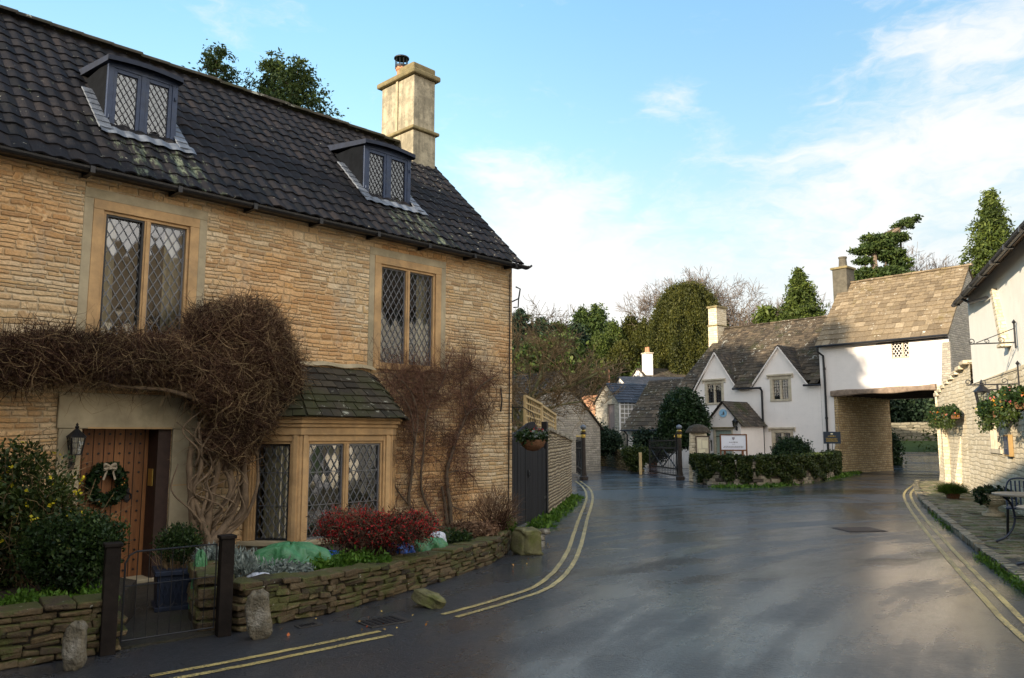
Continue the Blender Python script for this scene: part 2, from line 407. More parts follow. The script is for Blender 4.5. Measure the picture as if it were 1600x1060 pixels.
M['pale_stone'] = stone_mat('pale_limestone', [(.64, .55, .40), (.72, .65, .51), (.54, .46, .32), (.68, .59, .43)], .11, .27, (.44, .37, .26), .009, .8,
                            stain=(.40, .33, .22), stain_amt=.35, bdist=.02)
M['arch_stone'] = stone_mat('arch_rubble', [(.50, .36, .19), (.60, .46, .27), (.40, .27, .13), (.56, .42, .22)], .10, .22, (.20, .14, .08), .012, 1.0,
                            stain=(.25, .18, .09), stain_amt=.3, bdist=.03)
M['grey_stone'] = stone_mat('grey_rubble', [(.34, .31, .26), (.44, .40, .34), (.26, .24, .21), (.38, .35, .28)], .09, .24, (.22, .20, .17), .010, .8,
                            stain=(.14, .13, .09), stain_amt=.4, bdist=.02)
M['ashlar'] = plain('dressed_stone', (.50, .43, .32), .8, .22, 5, .3, .006, dirt=(.30, .24, .15), dirt_amt=.5)
M['ashlar_warm'] = plain('warm_dressed_stone', (.50, .315, .15), .78, .25, 4, .45, .008, dirt=(.27, .19, .11), dirt_amt=.65)
M['ashlar_dull'] = plain('dull_dressed_stone', (.40, .33, .215), .8, .2, 4, .3, .006, dirt=(.20, .17, .10), dirt_amt=.6)
M['chimney_stone'] = mat_render('chimney_stone', (.46, .40, .28), (.17, .15, .105), False, 2.3)
M['canopy'] = plain('dark_navy_lead', (.010, .016, .034), .65, .3, 9, .3, .004)
M['cheek'] = plain('tarred_cheek', (.006, .007, .009), .9, .3, 6, .4, .01, spec=.08)
M['dark_path'] = plain('dark_paving', (.035, .030, .022), .6, .35, 8, .8, .02, dirt=(.03, .035, .012), dirt_amt=.6)  # near-black mottled tone for the path and under the setts
M['chimney_cap'] = plain('mossy_cap_stone', (.20, .16, .08), .9, .3, 6, .5, .015, dirt=(.07, .075, .03), dirt_amt=.7)
M['whitewash'] = mat_render('whitewash', (.86, .79, .735), (.62, .56, .48))
M['cream_wall'] = mat_render('cream_render', (.82, .78, .70), (.62, .56, .45))
M['slate_old'] = slate_mat('old_stone_slate', [(.055, .043, .030), (.10, .078, .053), (.040, .032, .024), (.14, .105, .07)], (.46, .45, .39), .30, (.05, .05, .02), .25)
M['slate_tan'] = slate_mat('tan_stone_slate', [(.185, .138, .085), (.25, .190, .118), (.135, .100, .062), (.30, .235, .155)], (.62, .60, .52), .16, (.16, .12, .05), .15)
M['slate_dark'] = slate_mat('dark_stone_slate', [(.05, .042, .035), (.085, .07, .055), (.035, .03, .027), (.12, .09, .06)], (.36, .36, .30), .16, (.035, .04, .012), .3)
M['slate_moss'] = slate_mat('mossy_stone_slate', [(.032, .027, .020), (.055, .045, .031), (.022, .019, .015)], (.36, .36, .29), .24, (.040, .042, .015), .40)
M['blue_slate'] = slate_mat('blue_slate', [(.035, .04, .05), (.055, .06, .075), (.025, .03, .037)], (.25, .26, .28), .12, (.03, .035, .02), .1, .5)
M['red_tile'] = slate_mat('orange_clay_tile', [(.40, .20, .11), (.50, .28, .16), (.32, .15, .09)], (.5, .45, .35), .15, (.25, .18, .06), .35)
M['black_iron'] = plain('black_iron', (.012, .012, .014), .45, .3, 20, .2, .002)
M['black_paint'] = plain('black_gutter', (.014, .014, .016), .4, .2, 20, .1, .002)
M['navy'] = plain('navy_paint', (.026, .042, .085), .5, .25, 9, .25, .003, dirt=(.05, .06, .075), dirt_amt=.5)
M['lead'] = plain('lead_flashing', (.16, .18, .215), .55, .3, 9, .6, .01, metallic=.2, dirt=(.09, .10, .12), dirt_amt=.7)
M['came'] = plain('lead_came', (.16, .165, .18), .45, .2, 20, .1, .002, metallic=.4)
M['came_dark'] = plain('dark_came', (.035, .035, .04), .5, .2, 20, .1, .002)
M['gold'] = plain('gold_leaf', (.62, .42, .10), .35, .1, 20, .1, .002, metallic=.7)
M['terracotta'] = plain('terracotta', (.45, .22, .12), .8, .15, 8, .3, .004)
M['lichen_stone'] = plain('lichened_boulder', (.17, .145, .10), .9, .4, 11, .9, .035, dirt=(.42, .40, .35), dirt_amt=.75)
M['mossy_block'] = plain('mossy_block', (.14, .13, .06), .9, .4, 9, .7, .02, dirt=(.10, .12, .02), dirt_amt=.8)
M['soil'] = plain('soil', (.045, .032, .02), .95, .4, 12, .8, .03, dirt=(.05, .06, .02), dirt_amt=.5)
M['cream_cloth'] = plain('cream_curtain', (.62, .54, .38), .9, .1, 4, .1, .003)
M['grey_blind'] = plain('grey_blind', (.05, .06, .08), .8, .2, 4, .1, .003)
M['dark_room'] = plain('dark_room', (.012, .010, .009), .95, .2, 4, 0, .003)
M['cream_shade'] = plain('lamp_shade_cloth', (.75, .68, .48), .8, .05, 4, .05, .003)
M['wicker'] = plain('coir_basket', (.16, .075, .035), .9, .4, 40, .8, .01)
M['brown_trunk'] = plain('bark', (.10, .072, .047), .9, .35, 12, .7, .01)
M['wist_stem'] = plain('wisteria_stem', (.16, .11, .068), .85, .35, 14, .7, .01)
M['twig_red'] = leaf_mat('red_brown_twig', [(0, (.085, .048, .031)), (.5, (.165, .092, .058)), (.85, (.24, .145, .09)), (1, (.36, .25, .165))], .8, 0.0)
M['twig_tan'] = leaf_mat('tan_twig', [(0, (.15, .095, .05)), (.6, (.25, .165, .09)), (1, (.38, .27, .15))], .8, 0.0)
M['twig_dark'] = leaf_mat('dark_twig', [(0, (.03, .014, .010)), (.6, (.06, .028, .018)), (1, (.10, .05, .03))], .8, 0.0)
M['twig_far'] = leaf_mat('far_twig', [(0, (.10, .075, .062)), (.6, (.16, .12, .10)), (1, (.22, .17, .13))], .8, 0.0)
M['yew'] = leaf_mat('yew_leaf', [(0, (.018, .025, .005)), (.5, (.052, .057, .010)), (1, (.105, .10, .018))], .6, .2, 1.0)
M['cypress'] = leaf_mat('cypress_leaf', [(0, (.022, .038, .009)), (.5, (.062, .090, .017)), (1, (.125, .15, .03))], .6, .2, .8)
M['conifer'] = leaf_mat('conifer_leaf', [(0, (.02, .038, .012)), (.5, (.045, .075, .018)), (1, (.11, .14, .03))], .6, .2, .8)
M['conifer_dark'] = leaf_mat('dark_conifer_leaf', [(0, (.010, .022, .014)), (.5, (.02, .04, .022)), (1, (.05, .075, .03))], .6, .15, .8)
M['ivy'] = leaf_mat('ivy_leaf', [(0, (.014, .026, .007)), (.5, (.035, .055, .012)), (1, (.08, .10, .025))], .45, .15, 2.0)
M['bush'] = leaf_mat('dark_bush_leaf', [(0, (.008, .02, .008)), (.6, (.02, .045, .015)), (1, (.045, .075, .025))], .45, .15, 2.0)
M['hebe'] = leaf_mat('shrub_leaf', [(0, (.010, .022, .008)), (.6, (.028, .055, .015)), (.9, (.06, .095, .025)), (1, (.16, .15, .03))], .45, .2, 3.0)
M['grass_leaf'] = leaf_mat('fresh_leaf', [(0, (.04, .09, .01)), (.6, (.08, .17, .02)), (1, (.16, .26, .04))], .5, .3, 3.0)
M['lavender'] = leaf_mat('lavender_leaf', [(0, (.12, .15, .15)), (.6, (.24, .28, .27)), (1, (.38, .41, .38))], .7, .1, 4.0)
M['yellow_flower'] = leaf_mat('yellow_petal', [(0, (.65, .52, .02)), (1, (.85, .72, .05))], .5, .3)
M['red_berry'] = leaf_mat('red_leaf', [(0, (.20, .010, .012)), (.5, (.48, .018, .025)), (1, (.70, .05, .05))], .45, .2)
M['orange_bloom'] = leaf_mat('mixed_bloom', [(0, (.6, .12, .02)), (.4, (.75, .35, .03)), (.6, (.6, .08, .2)), (1, (.85, .6, .1))], .5, .3)
M['white_bloom'] = leaf_mat('white_bloom', [(0, (.6, .6, .5)), (1, (.8, .8, .75))], .5, .3)
M['fallen'] = leaf_mat('fallen_leaf', [(0, (.25, .04, .01)), (.6, (.45, .14, .04)), (1, (.6, .4, .1))], .6, 0.0)
def mat_glass():
    m, g = new_mat('leaded_glass'); uv = UVof(g); u, v, _ = g.sep(uv)
    a = g.m('FLOOR', g.m('ADD', g.m('DIVIDE', u, .105), g.m('DIVIDE', v, .175))); b = g.m('FLOOR', g.m('SUBTRACT', g.m('DIVIDE', u, .105), g.m('DIVIDE', v, .175)))
    wn = g.n('ShaderNodeTexWhiteNoise', dict(noise_dimensions='2D'), Vector=g.comb(a, b, 0.0)).outputs['Color']
    geo = g.n('ShaderNodeNewGeometry').outputs['Normal']
    nn = g.vm('NORMALIZE', g.vm('ADD', geo, g.vm('SCALE', g.vm('SUBTRACT', wn, (.5, .5, .5)), .025)))
    gl = g.n('ShaderNodeBsdfGlossy', Color=(1, 1, 1), Roughness=.03, Normal=nn); tr = g.n('ShaderNodeBsdfTransparent', Color=(.85, .88, .86))
    f = g.m('ADD', g.m('MULTIPLY', g.n('ShaderNodeFresnel', IOR=1.7, Normal=nn).outputs[0], 1.5), .06, clamp=True)
    mx = g.n('ShaderNodeMixShader', _0=f, _1=tr.outputs[0], _2=gl.outputs[0]); g.n('ShaderNodeOutputMaterial', Surface=mx.outputs[0]); return m
M['glass'] = mat_glass()
def mat_plank(name, cols, w=.12, horiz=False, rough=.55, gap=(.01, .008, .006)):
    m, g = new_mat(name); uv = UVof(g); u, v, _ = g.sep(uv)
    if horiz: u, v = v, u
    q = g.m('DIVIDE', u, w); i = g.m('FLOOR', q); f = g.m('FRACT', q)
    grain = g.noise(g.comb(g.m('MULTIPLY', u, 40.0), g.m('MULTIPLY', v, 2.5), g.m('MULTIPLY', i, 3.7)), 1.0, 5, .65)
    wn = g.n('ShaderNodeTexWhiteNoise', dict(noise_dimensions='1D'), W=i).outputs['Value']
    c = g.ramp(g.m('ADD', g.m('MULTIPLY', grain, .7), g.m('MULTIPLY', wn, .3)), [(.25, cols[0]), (.5, cols[1]), (.75, cols[2])])
    e = g.ss(g.m('MULTIPLY', g.m('MINIMUM', f, g.m('SUBTRACT', 1.0, f)), w), .002, .007)
    c = g.mix(e, gap, c); return finish(m, g, c, rough, g.bump(g.m('ADD', g.m('MULTIPLY', grain, .3), e), .6, .008))
M['oak'] = mat_plank('oak_boards', [(.15, .06, .020), (.26, .10, .032), (.36, .16, .055)], .115)
M['gate_wood'] = mat_plank('dark_gate_boards', [(.009, .009, .011), (.015, .015, .018), (.024, .022, .025)], .105, rough=.85)
M['trellis'] = plain('pale_timber', (.55, .40, .20), .75, .15, 12, .3, .004)
M['beam_wood'] = plain('old_beam', (.23, .17, .125), .85, .35, 7, .6, .012, dirt=(.15, .10, .07), dirt_amt=.6)
M['door_brown'] = mat_plank('brown_door', [(.10, .035, .012), (.17, .06, .02), (.22, .09, .035)], .13)
M['door_sage'] = mat_plank('sage_door', [(.27, .34, .29), (.31, .38, .33), (.34, .41, .36)], .14, gap=(.14, .18, .16))
M['door_grey'] = mat_plank('grey_mauve_door', [(.16, .12, .12), (.21, .16, .155), (.25, .19, .18)], .12)
def mat_pantile():
    m, g = new_mat('dark_pantile'); r = RND(g); p = OBJ(g)
    c = g.ramp(r, [(0, (.007, .007, .008)), (.5, (.012, .011, .013)), (.85, (.017, .015, .016)), (1, (.024, .019, .018))])
    f = g.noise(p, 18.0, 6, .7); c = g.mix(1.0, c, g.ramp(f, [(.3, (.6, .6, .6)), (.7, (1.5, 1.5, 1.5))]), 'MULTIPLY')
    x, y, z = g.sep(p)
    def streak(cx):
        a = g.ss(g.m('ABSOLUTE', g.m('SUBTRACT', x, cx)), .85, .35); return g.m('MULTIPLY', a, g.ss(y, .72, .5))
    run = g.m('ADD', streak(-6.1), streak(-2.05))
    sp = g.noise(g.vm('MULTIPLY', p, (5.0, 1.2, 1.2)), 2.2, 6, .75)
    lic = g.ss(g.m('ADD', sp, g.m('MULTIPLY', run, .12)), .63, .70)
    c = g.mix(g.m('MULTIPLY', lic, .7), c, g.ramp(g.noise(p, 9.0, 3), [(.4, (.07, .085, .05)), (.6, (.17, .20, .14))]))
    # the right hand end of the roof is speckled with lichen
    c = g.mix(g.m('MULTIPLY', g.ss(g.m('ADD', g.noise(p, 13.0, 4, .7), g.m('MULTIPLY', g.ss(x, -2.2, -.6), .05)), .685, .70), .9), c, (.34, .33, .27))
    c = g.mix(g.m('MULTIPLY', g.ss(g.noise(p, 3.3, 4, .7), .60, .7), .6), c, (.020, .017, .012))
    return finish(m, g, c, g.ramp(f, [(.3, (.62,) * 3), (.7, (.88,) * 3)]), g.bump(f, .6, .012), spec=.22)
M['pantile'] = mat_pantile()
def mat_road():
    m, g = new_mat('wet_asphalt'); p = GEO(g); x, y, z = g.sep(p)
    fine = g.noise(p, 95.0, 4, .7); mid = g.noise(p, 9.0, 5, .65)
    # tyre-worn streaks follow the bend
    ang = g.m('ARCTAN2', g.m('SUBTRACT', x, 14.0), y)
    rad = g.m('POWER', g.m('ADD', g.m('POWER', g.m('SUBTRACT', x, 14.0), 2.0), g.m('POWER', y, 2.0)), .5)
    strk = g.noise(g.comb(g.m('MULTIPLY', rad, 1.6), g.m('MULTIPLY', ang, 3.0), 0.0), 1.0, 5, .6)
    big = g.noise(p, .32, 4, .6)
    def ell(cx, cy, rx, ry, rot=0.0):
        dx = g.m('SUBTRACT', x, cx); dy = g.m('SUBTRACT', y, cy); c, s = math.cos(rot), math.sin(rot)
        a = g.m('DIVIDE', g.m('ADD', g.m('MULTIPLY', dx, c), g.m('MULTIPLY', dy, s)), rx); b = g.m('DIVIDE', g.m('SUBTRACT', g.m('MULTIPLY', dy, c), g.m('MULTIPLY', dx, s)), ry)
        dd = g.m('POWER', g.m('ADD', g.m('MULTIPLY', a, a), g.m('MULTIPLY', b, b)), .5)
        dd = g.m('ADD', dd, g.m('MULTIPLY', g.m('SUBTRACT', g.noise(g.vm('MULTIPLY', p, (1.0, .55, 1.0)), 4.0, 6, .75), .5), 2.2)); return g.ss(dd, 1.35, .45)
    trk = None
    for r0, w_ in ((10.55, .16), (12.1, .20), (9.3, .12), (13.4, .18), (7.9, .14)):
        t_ = g.ss(g.m('ABSOLUTE', g.m('ADD', g.m('SUBTRACT', rad, r0), g.m('MULTIPLY', g.m('SUBTRACT', g.noise(p, .5, 3), .5), 1.1))), w_, 0.0); trk = t_ if trk is None else g.m('MAXIMUM', trk, t_)
    trk = g.m('MULTIPLY', trk, g.ss(g.noise(p, 1.6, 5, .7), .42, .62))
    pud = None
    for px, py, rx, ry, rot in PUDDLES:
        q = G(px, py); e = ell(q.x, q.y, rx, ry, rot); pud = e if pud is None else g.m('MAXIMUM', pud, e)
    wet = g.ss(g.m('ADD', g.m('MULTIPLY', big, .5), g.m('MULTIPLY', strk, .5)), .42, .58)
    c = g.ramp(fine, [(.3, (.006, .008, .012)), (.7, (.023, .027, .038))])
    c = g.mix(1.0, c, g.ramp(strk, [(.35, (.6, .6, .62)), (.65, (1.45, 1.42, 1.38))]), 'MULTIPLY')
    c = g.mix(g.m('MULTIPLY', pud, .75), c, (.055, .043, .026))
    ck = g.n('ShaderNodeTexVoronoi', dict(feature='DISTANCE_TO_EDGE'), Vector=g.vm('ADD', p, g.vm('SCALE', g.noise(p, 1.8, 5, .7, out=1), .9)), Scale=.42).outputs['Distance']
    crack = g.m('MULTIPLY', g.ss(ck, .010, .002), g.ss(g.noise(p, .9, 3), .47, .56)); c = g.mix(g.m('MULTIPLY', crack, .8), c, (.006, .006, .006))
    agg = g.noise(p, 38.0, 4, .7); c = g.mix(1.0, c, g.ramp(agg, [(.38, (.45, .45, .45)), (.62, (1.8, 1.77, 1.72))]), 'MULTIPLY')
    c = g.mix(g.m('MULTIPLY', trk, .35), c, (.085, .078, .070))
    grit = g.ss(fine, .71, .76); c = g.mix(g.m('MULTIPLY', grit, .5), c, (.25, .24, .22))
    r = g.m('ADD', .17, g.m('MULTIPLY', g.m('SUBTRACT', 1.0, wet), .24)); r = g.m('ADD', r, g.m('MULTIPLY', g.m('SUBTRACT', mid, .5), .35))
    r = g.m('MULTIPLY', r, g.m('SUBTRACT', 1.0, g.m('MULTIPLY', pud, .6)), clamp=True)
    she = None
    for px, py, rx, ry, rot in ((1375, 878, .9, .34, .1), (1482, 868, .6, .45, .3), (1300, 880, .8, .3, .1), (955, 893, 1.0, .28, .35), (1040, 880, .8, .25, .5), (1180, 900, 1.4, .3, .4)):
        q = G(px, py); e = ell(q.x, q.y, rx, ry, rot); she = e if she is None else g.m('MAXIMUM', she, e)
    r = g.m('MULTIPLY', r, g.m('SUBTRACT', 1.0, g.m('MULTIPLY', she, .62)), clamp=True)
    hb = g.m('ADD', g.m('MULTIPLY', fine, 1.0), g.m('ADD', g.m('MULTIPLY', agg, 2.6), g.m('MULTIPLY', mid, .5))); hb = g.m('SUBTRACT', hb, crack); hb = g.m('MULTIPLY', hb, g.m('SUBTRACT', 1.0, g.m('MULTIPLY', pud, .9)))
    return finish(m, g, c, r, g.bump(hb, .9, .014), spec=.9, Coat_Weight=g.m('ADD', .25, g.m('MULTIPLY', wet, .75)), Coat_Roughness=.15, Coat_IOR=1.45, Coat_Normal=g.bump(g.m('ADD', mid, g.m('MULTIPLY', fine, .4)), .35, .006))
PUDDLES = [(1085, 860, 1.15, .24, .9), (1135, 842, .6, .22, .6), (1338, 800, .34, 1.6, -.25), (1310, 768, 3.0, 1.1, .2), (965, 858, .35, .12, 0), (1235, 788, 1.5, .5, .5)]
M['road'] = mat_road()
def mat_paint():
    m, g = new_mat('road_paint'); p = GEO(g); f = g.noise(p, 3.0, 4, .6); c = g.ramp(f, [(.35, (.38, .28, .09)), (.65, (.62, .48, .17))])
    chip = g.ss(g.m('ADD', g.noise(p, 60.0, 5, .75), g.m('MULTIPLY', g.noise(p, 1.3, 3), .25)), .645, .70); c = g.mix(chip, c, (.04, .042, .046)); c = g.mix(g.m('MULTIPLY', g.ss(g.noise(p, 9.0, 5, .7), .5, .7), .45), c, (.12, .10, .07))
    return finish(m, g, c, .5, g.bump(g.noise(p, 95.0, 4, .7), .6, .006), spec=.6)
M['paint'] = mat_paint()
M['dark_post'] = plain('dark_stained_post', (.016, .012, .010), .75, .35, 12, .4, .004, spec=.15)
def mat_rubble(name, cols, moss, mamt):
    m, g = new_mat(name); p = GEO(g); c = g.ramp(RND(g), [(i / (len(cols) - 1), k) for i, k in enumerate(cols)])
    f = g.noise(p, 22.0, 6, .7); c = g.mix(1.0, c, g.ramp(f, [(.3, (.6, .6, .58)), (.7, (1.35, 1.3, 1.25))]), 'MULTIPLY')
    _, _, nz = g.sep(g.n('ShaderNodeNewGeometry').outputs['Normal'])
    mm = g.ss(g.m('ADD', g.noise(p, 4.0, 5, .7), g.m('MULTIPLY', nz, .12)), .66 - mamt * .3, .72 - mamt * .2); c = g.mix(g.m('MULTIPLY', mm, .85), c, g.mix(g.noise(p, 30.0, 3), moss, tuple(k * 2.2 for k in moss)))
    lc = g.ss(g.noise(p, 12.0, 4, .7), .66, .70); c = g.mix(g.m('MULTIPLY', lc, .7), c, (.50, .50, .42))
    return finish(m, g, c, .7, g.bump(g.m('ADD', f, g.noise(p, 60.0, 4)), .7, .018))
M['sett_block'] = mat_rubble('sett_stone', [(.12, .10, .065), (.24, .20, .135), (.17, .14, .09), (.30, .26, .18), (.20, .165, .11)], (.05, .065, .012), .25)
M['grass'] = plain('turf', (.05, .085, .015), .95, .35, 6, .8, .04, dirt=(.03, .05, .012), dirt_amt=.6)
M['setts'] = stone_mat('setts', [(.24, .20, .13), (.34, .30, .21), (.13, .11, .075), (.28, .23, .15)], .15, .30, (.022, .026, .010), .030, 1.0,
                       stain=(.07, .075, .03), stain_amt=.4, rough=.45, bdist=.02)
# ================================================================= ground, road, pavement
def smooth(a, b, x):
    t = min(1, max(0, (x - a) / (b - a))); return t * t * (3 - 2 * t)
def hill(x, y):
    """land behind the village climbs"""
    z = 7 * smooth(52, 120, y + .25 * x) + 3 * smooth(110, 330, y)
    z += 3.5 * smooth(9, 30, -x * .72 + (y - 14) * .69) * smooth(6, 14, y) * (1 - smooth(-7, -1, x))         # bank behind the near cottage
    return z
mb = MB()
xs = [-400, -250, -160, -110, -80, -60, -45, -35, -28, -22, -17, -12, -8, -4, 0, 4, 8, 12, 16, 20, 25, 30, 36, 44, 54, 66, 82, 110, 160, 250, 400]
ys = [-300, -120, -60, -30, -15, -5, 0, 5, 10, 15, 20, 25, 30, 35, 40, 45, 50, 55, 60, 66, 73, 80, 88, 96, 105, 116, 130, 150, 180, 220, 270, 330, 400, 600]
V = [(x, y, hill(x, y) - .03) for y in ys for x in xs]; w = len(xs)
mb._add(V, [[j * w + i, j * w + i + 1, (j + 1) * w + i + 1, (j + 1) * w + i] for j in range(len(ys) - 1) for i in range(w - 1)])
tag(mb.build('ground', M['grass'], smooth=True), kind='structure')
mb = MB(); mb.poly((-13, -16, 0), (26, -16, 0), (26, 36, 0), (20, 46, 0), (2, 47, 0), (-13, 6, 0)); tag(mb.build('road', M['road']), kind='structure')
def catmull(P, n=8):
    P = [Vector(p) for p in P]; P = [P[0] * 2 - P[1]] + P + [P[-1] * 2 - P[-2]]; out = []
    for i in range(1, len(P) - 2):
        for k in range(n):
            t = k / n; a, b, c, d = P[i - 1:i + 3]
            out.append(.5 * ((2 * b) + (c - a) * t + (2 * a - 5 * b + 4 * c - d) * t * t + (3 * b - a - 3 * c + d) * t ** 3))
    return out + [P[-2]]
def strip(mb, P, off, w, z, wear=0.0):
    n = len(P); L = []
    for i, p in enumerate(P):
        d = (P[min(i + 1, n - 1)] - P[max(0, i - 1)]); d.z = 0; d.normalize(); s = Vector((d.y, -d.x, 0)); j = rnd.uniform(-wear, wear)
        L.append((p + s * (off - w / 2 + j), p + s * (off + w / 2 + j)))
    for i in range(n - 1):
        a, b = L[i]; c, d = L[i + 1]; mb.poly((a.x, a.y, z), (b.x, b.y, z), (d.x, d.y, z), (c.x, c.y, z))
mk = MB()
for pts in ([(240, 1062), (400, 1032), (603, 990)], [(702, 963), (790, 938), (856, 912), (893, 868), (910, 815), (921, 780), (917, 764), (903, 752)],
            [(1700, 1062), (1600, 985), (1545, 930), (1487, 868), (1442, 815), (1420, 782), (1420, 768), (1438, 753)]):
    P = catmull([G(*p) for p in pts], 10)
    # a double line, both stripes together, painted on the asphalt
    strip(mk, P, -.085, .062, .005, .004); strip(mk, P, .085, .062, .005, .004)
tag(mk.build('road_markings', M['paint']), kind='structure')
P = catmull([G(*p) for p in ((1075, 762), (1130, 766), (1200, 764), (1280, 755), (1322, 745))], 8)
mk = MB(); strip(mk, P, 0, .09, .006, .01); tag(mk.build('kerb_line', M['garden_stone']), kind='structure')
# lane beyond the arch climbs away
CT = Frame(G(1310, 741), (.652, -.758))
mk = MB()
def lane(u, v):
    q = v * 15; return (14.6 + 4.6 * u + .54 * q + 1.2 * (u - .5) * v * 6, 34.2 + q - .6 * (u - .5) * 4 * (1 - v), .012 + .70 * smooth(3, 14, q))
mk.grid(lane, 6, 20); tag(mk.build('lane', M['road'], smooth=True), kind='structure')
# raised pavement of setts in front of the inn
edge = catmull([G(*p) for p in ((1434, 754), (1432, 766), (1447, 790), (1485, 822), (1530, 860), (1600, 912), (1700, 985))], 6)
back_ = [Vector((17.5, 29.5, 0)), Vector((13.6, 22.6, 0)), Vector((7.0, 6, 0))]
mk = MB(); top = [(p.x, p.y, .09) for p in edge] + [(9.5, 5.2, .09), (16, 20, .09), (18.5, 28.5, .09)]
mk.poly(*[(x, y, z - .018) for x, y, z in top[::-1]])
def inside(x, y, P):
    c = False; j = len(P) - 1
    for i in range(len(P)):
        if (P[i][1] > y) != (P[j][1] > y) and x < (P[j][0] - P[i][0]) * (y - P[i][1]) / (P[j][1] - P[i][1]) + P[i][0]: c = not c
        j = i
    return c
ms = MB(); yy_ = 7.2
while yy_ < 28:
    rw = rnd.uniform(.13, .19) * (1 if yy_ < 18 else 1.5); xx_ = 4.5 + rnd.random() * .3
    while xx_ < 17:
        ln = rnd.uniform(.18, .38) * (1 if yy_ < 18 else 1.5); cx_, cy_ = xx_ + ln / 2, yy_ + rw / 2
        if inside(cx_, cy_, top) and inside(cx_ - .12, cy_, top): ms.cube((cx_, cy_, .062 + rnd.uniform(-.007, .007)), ln - .018, rw - .018, .05, rz=rnd.uniform(-.03, .03), rx=rnd.uniform(-.02, .02), ry=rnd.uniform(-.02, .02), jit=.006)
        xx_ += ln
    yy_ += rw
pv = tag(mk.build('pavement', M['dark_path']), kind='structure'); ms.build('setts', M['sett_block'], pv, bevel=.008)
mk = MB()
for i in range(len(edge) - 1):
    a, b = edge[i], edge[i + 1]; d = (b - a); n = max(1, int(d.length / .42))
    for k in range(n):
        p = a + d * ((k + .5) / n); mk.cube((p.x, p.y, .045 + rnd.uniform(-.012, .012)), d.length / n * .96, .15, .12, rz=math.atan2(d.y, d.x) + rnd.uniform(-.05, .05), jit=.008)
tag(mk.build('kerb', M['setts'], bevel=.01), kind='structure')
# asphalt footway against the left hand walls, a hair above the carriageway
# grassy weeds on kerb foot
def ground_leaves(name, pts, n, spread, size, mat, zz=.02, up=1.0, h=.05):
    i = rng.integers(0, len(pts), n); B = np.array([list(p)[:3] for p in pts])[i]
    C = B + rng.normal(size=(n, 3)) * np.array([spread, spread, 0]); C[:, 2] = B[:, 2] + zz + np.abs(rng.normal(size=n)) * h
    V, F = leaf_quads(C, size, 2.6, np.array([0, 0, 1.]), up); return np_mesh(name, V, F, mat)
def line_pts(P, n=60):
    P = [Vector(p) for p in P]; out = []
    L = [(P[i + 1] - P[i]).length for i in range(len(P) - 1)]; T = sum(L)
    for k in range(n):
        s = (k + rnd.random()) / n * T; i = 0
        while i < len(L) - 1 and s > L[i]: s -= L[i]; i += 1
        out.append(P[i].lerp(P[i + 1], min(1, s / L[i])))
    return out
tag(ground_leaves('grass', line_pts([G(1530, 872), G(1565, 897), G(1610, 930)], 40) + line_pts([G(1452, 800), G(1490, 835)], 12), 1500, .035, .020, M['grass_leaf'], .0, 1, .04),
    'short green grass growing along the foot of the kerb of setts', 'grass', kind='stuff')
tag(ground_leaves('weeds', line_pts([G(842, 825), G(868, 805), G(886, 790), G(897, 778)], 40), 3200, .10, .05, M['grass_leaf'], .0, 1, .04),
    'low green weeds along the foot of the coursed yard wall', 'weeds', kind='stuff')
tag(ground_leaves('verge_grass', line_pts([G(1120, 762), G(1200, 762), G(1300, 748), G(1340, 739)], 60), 3500, .12, .06, M['grass_leaf'], .0, 1, .04),
    'strip of green grass along the foot of the ivy covered wall', 'grass', kind='stuff')

# ================================================================= generic building pieces
def wall_panel(mb, x0, x1, z0, z1, y, depth, holes, into=1):
    """wall at local y with rectangular holes and reveals of given depth"""
    xs = sorted({x0, x1, *[h[0] for h in holes], *[h[1] for h in holes]}); zs = sorted({z0, z1, *[h[2] for h in holes], *[h[3] for h in holes]})
    for i in range(len(xs) - 1):
        for j in range(len(zs) - 1):
            cx = (xs[i] + xs[i + 1]) / 2; cz = (zs[j] + zs[j + 1]) / 2
            if any(h[0] < cx < h[1] and h[2] < cz < h[3] for h in holes): continue
            mb.poly((xs[i], y, zs[j]), (xs[i + 1], y, zs[j]), (xs[i + 1], y, zs[j + 1]), (xs[i], y, zs[j + 1]))
    for a, b, c, d in holes:
        Y = y + depth * into
        mb.poly((a, y, c), (a, y, d), (a, Y, d), (a, Y, c)); mb.poly((b, y, d), (b, y, c), (b, Y, c), (b, Y, d))
        mb.poly((a, y, d), (b, y, d), (b, Y, d), (a, Y, d)); mb.poly((b, y, c), (a, y, c), (a, Y, c), (b, Y, c))

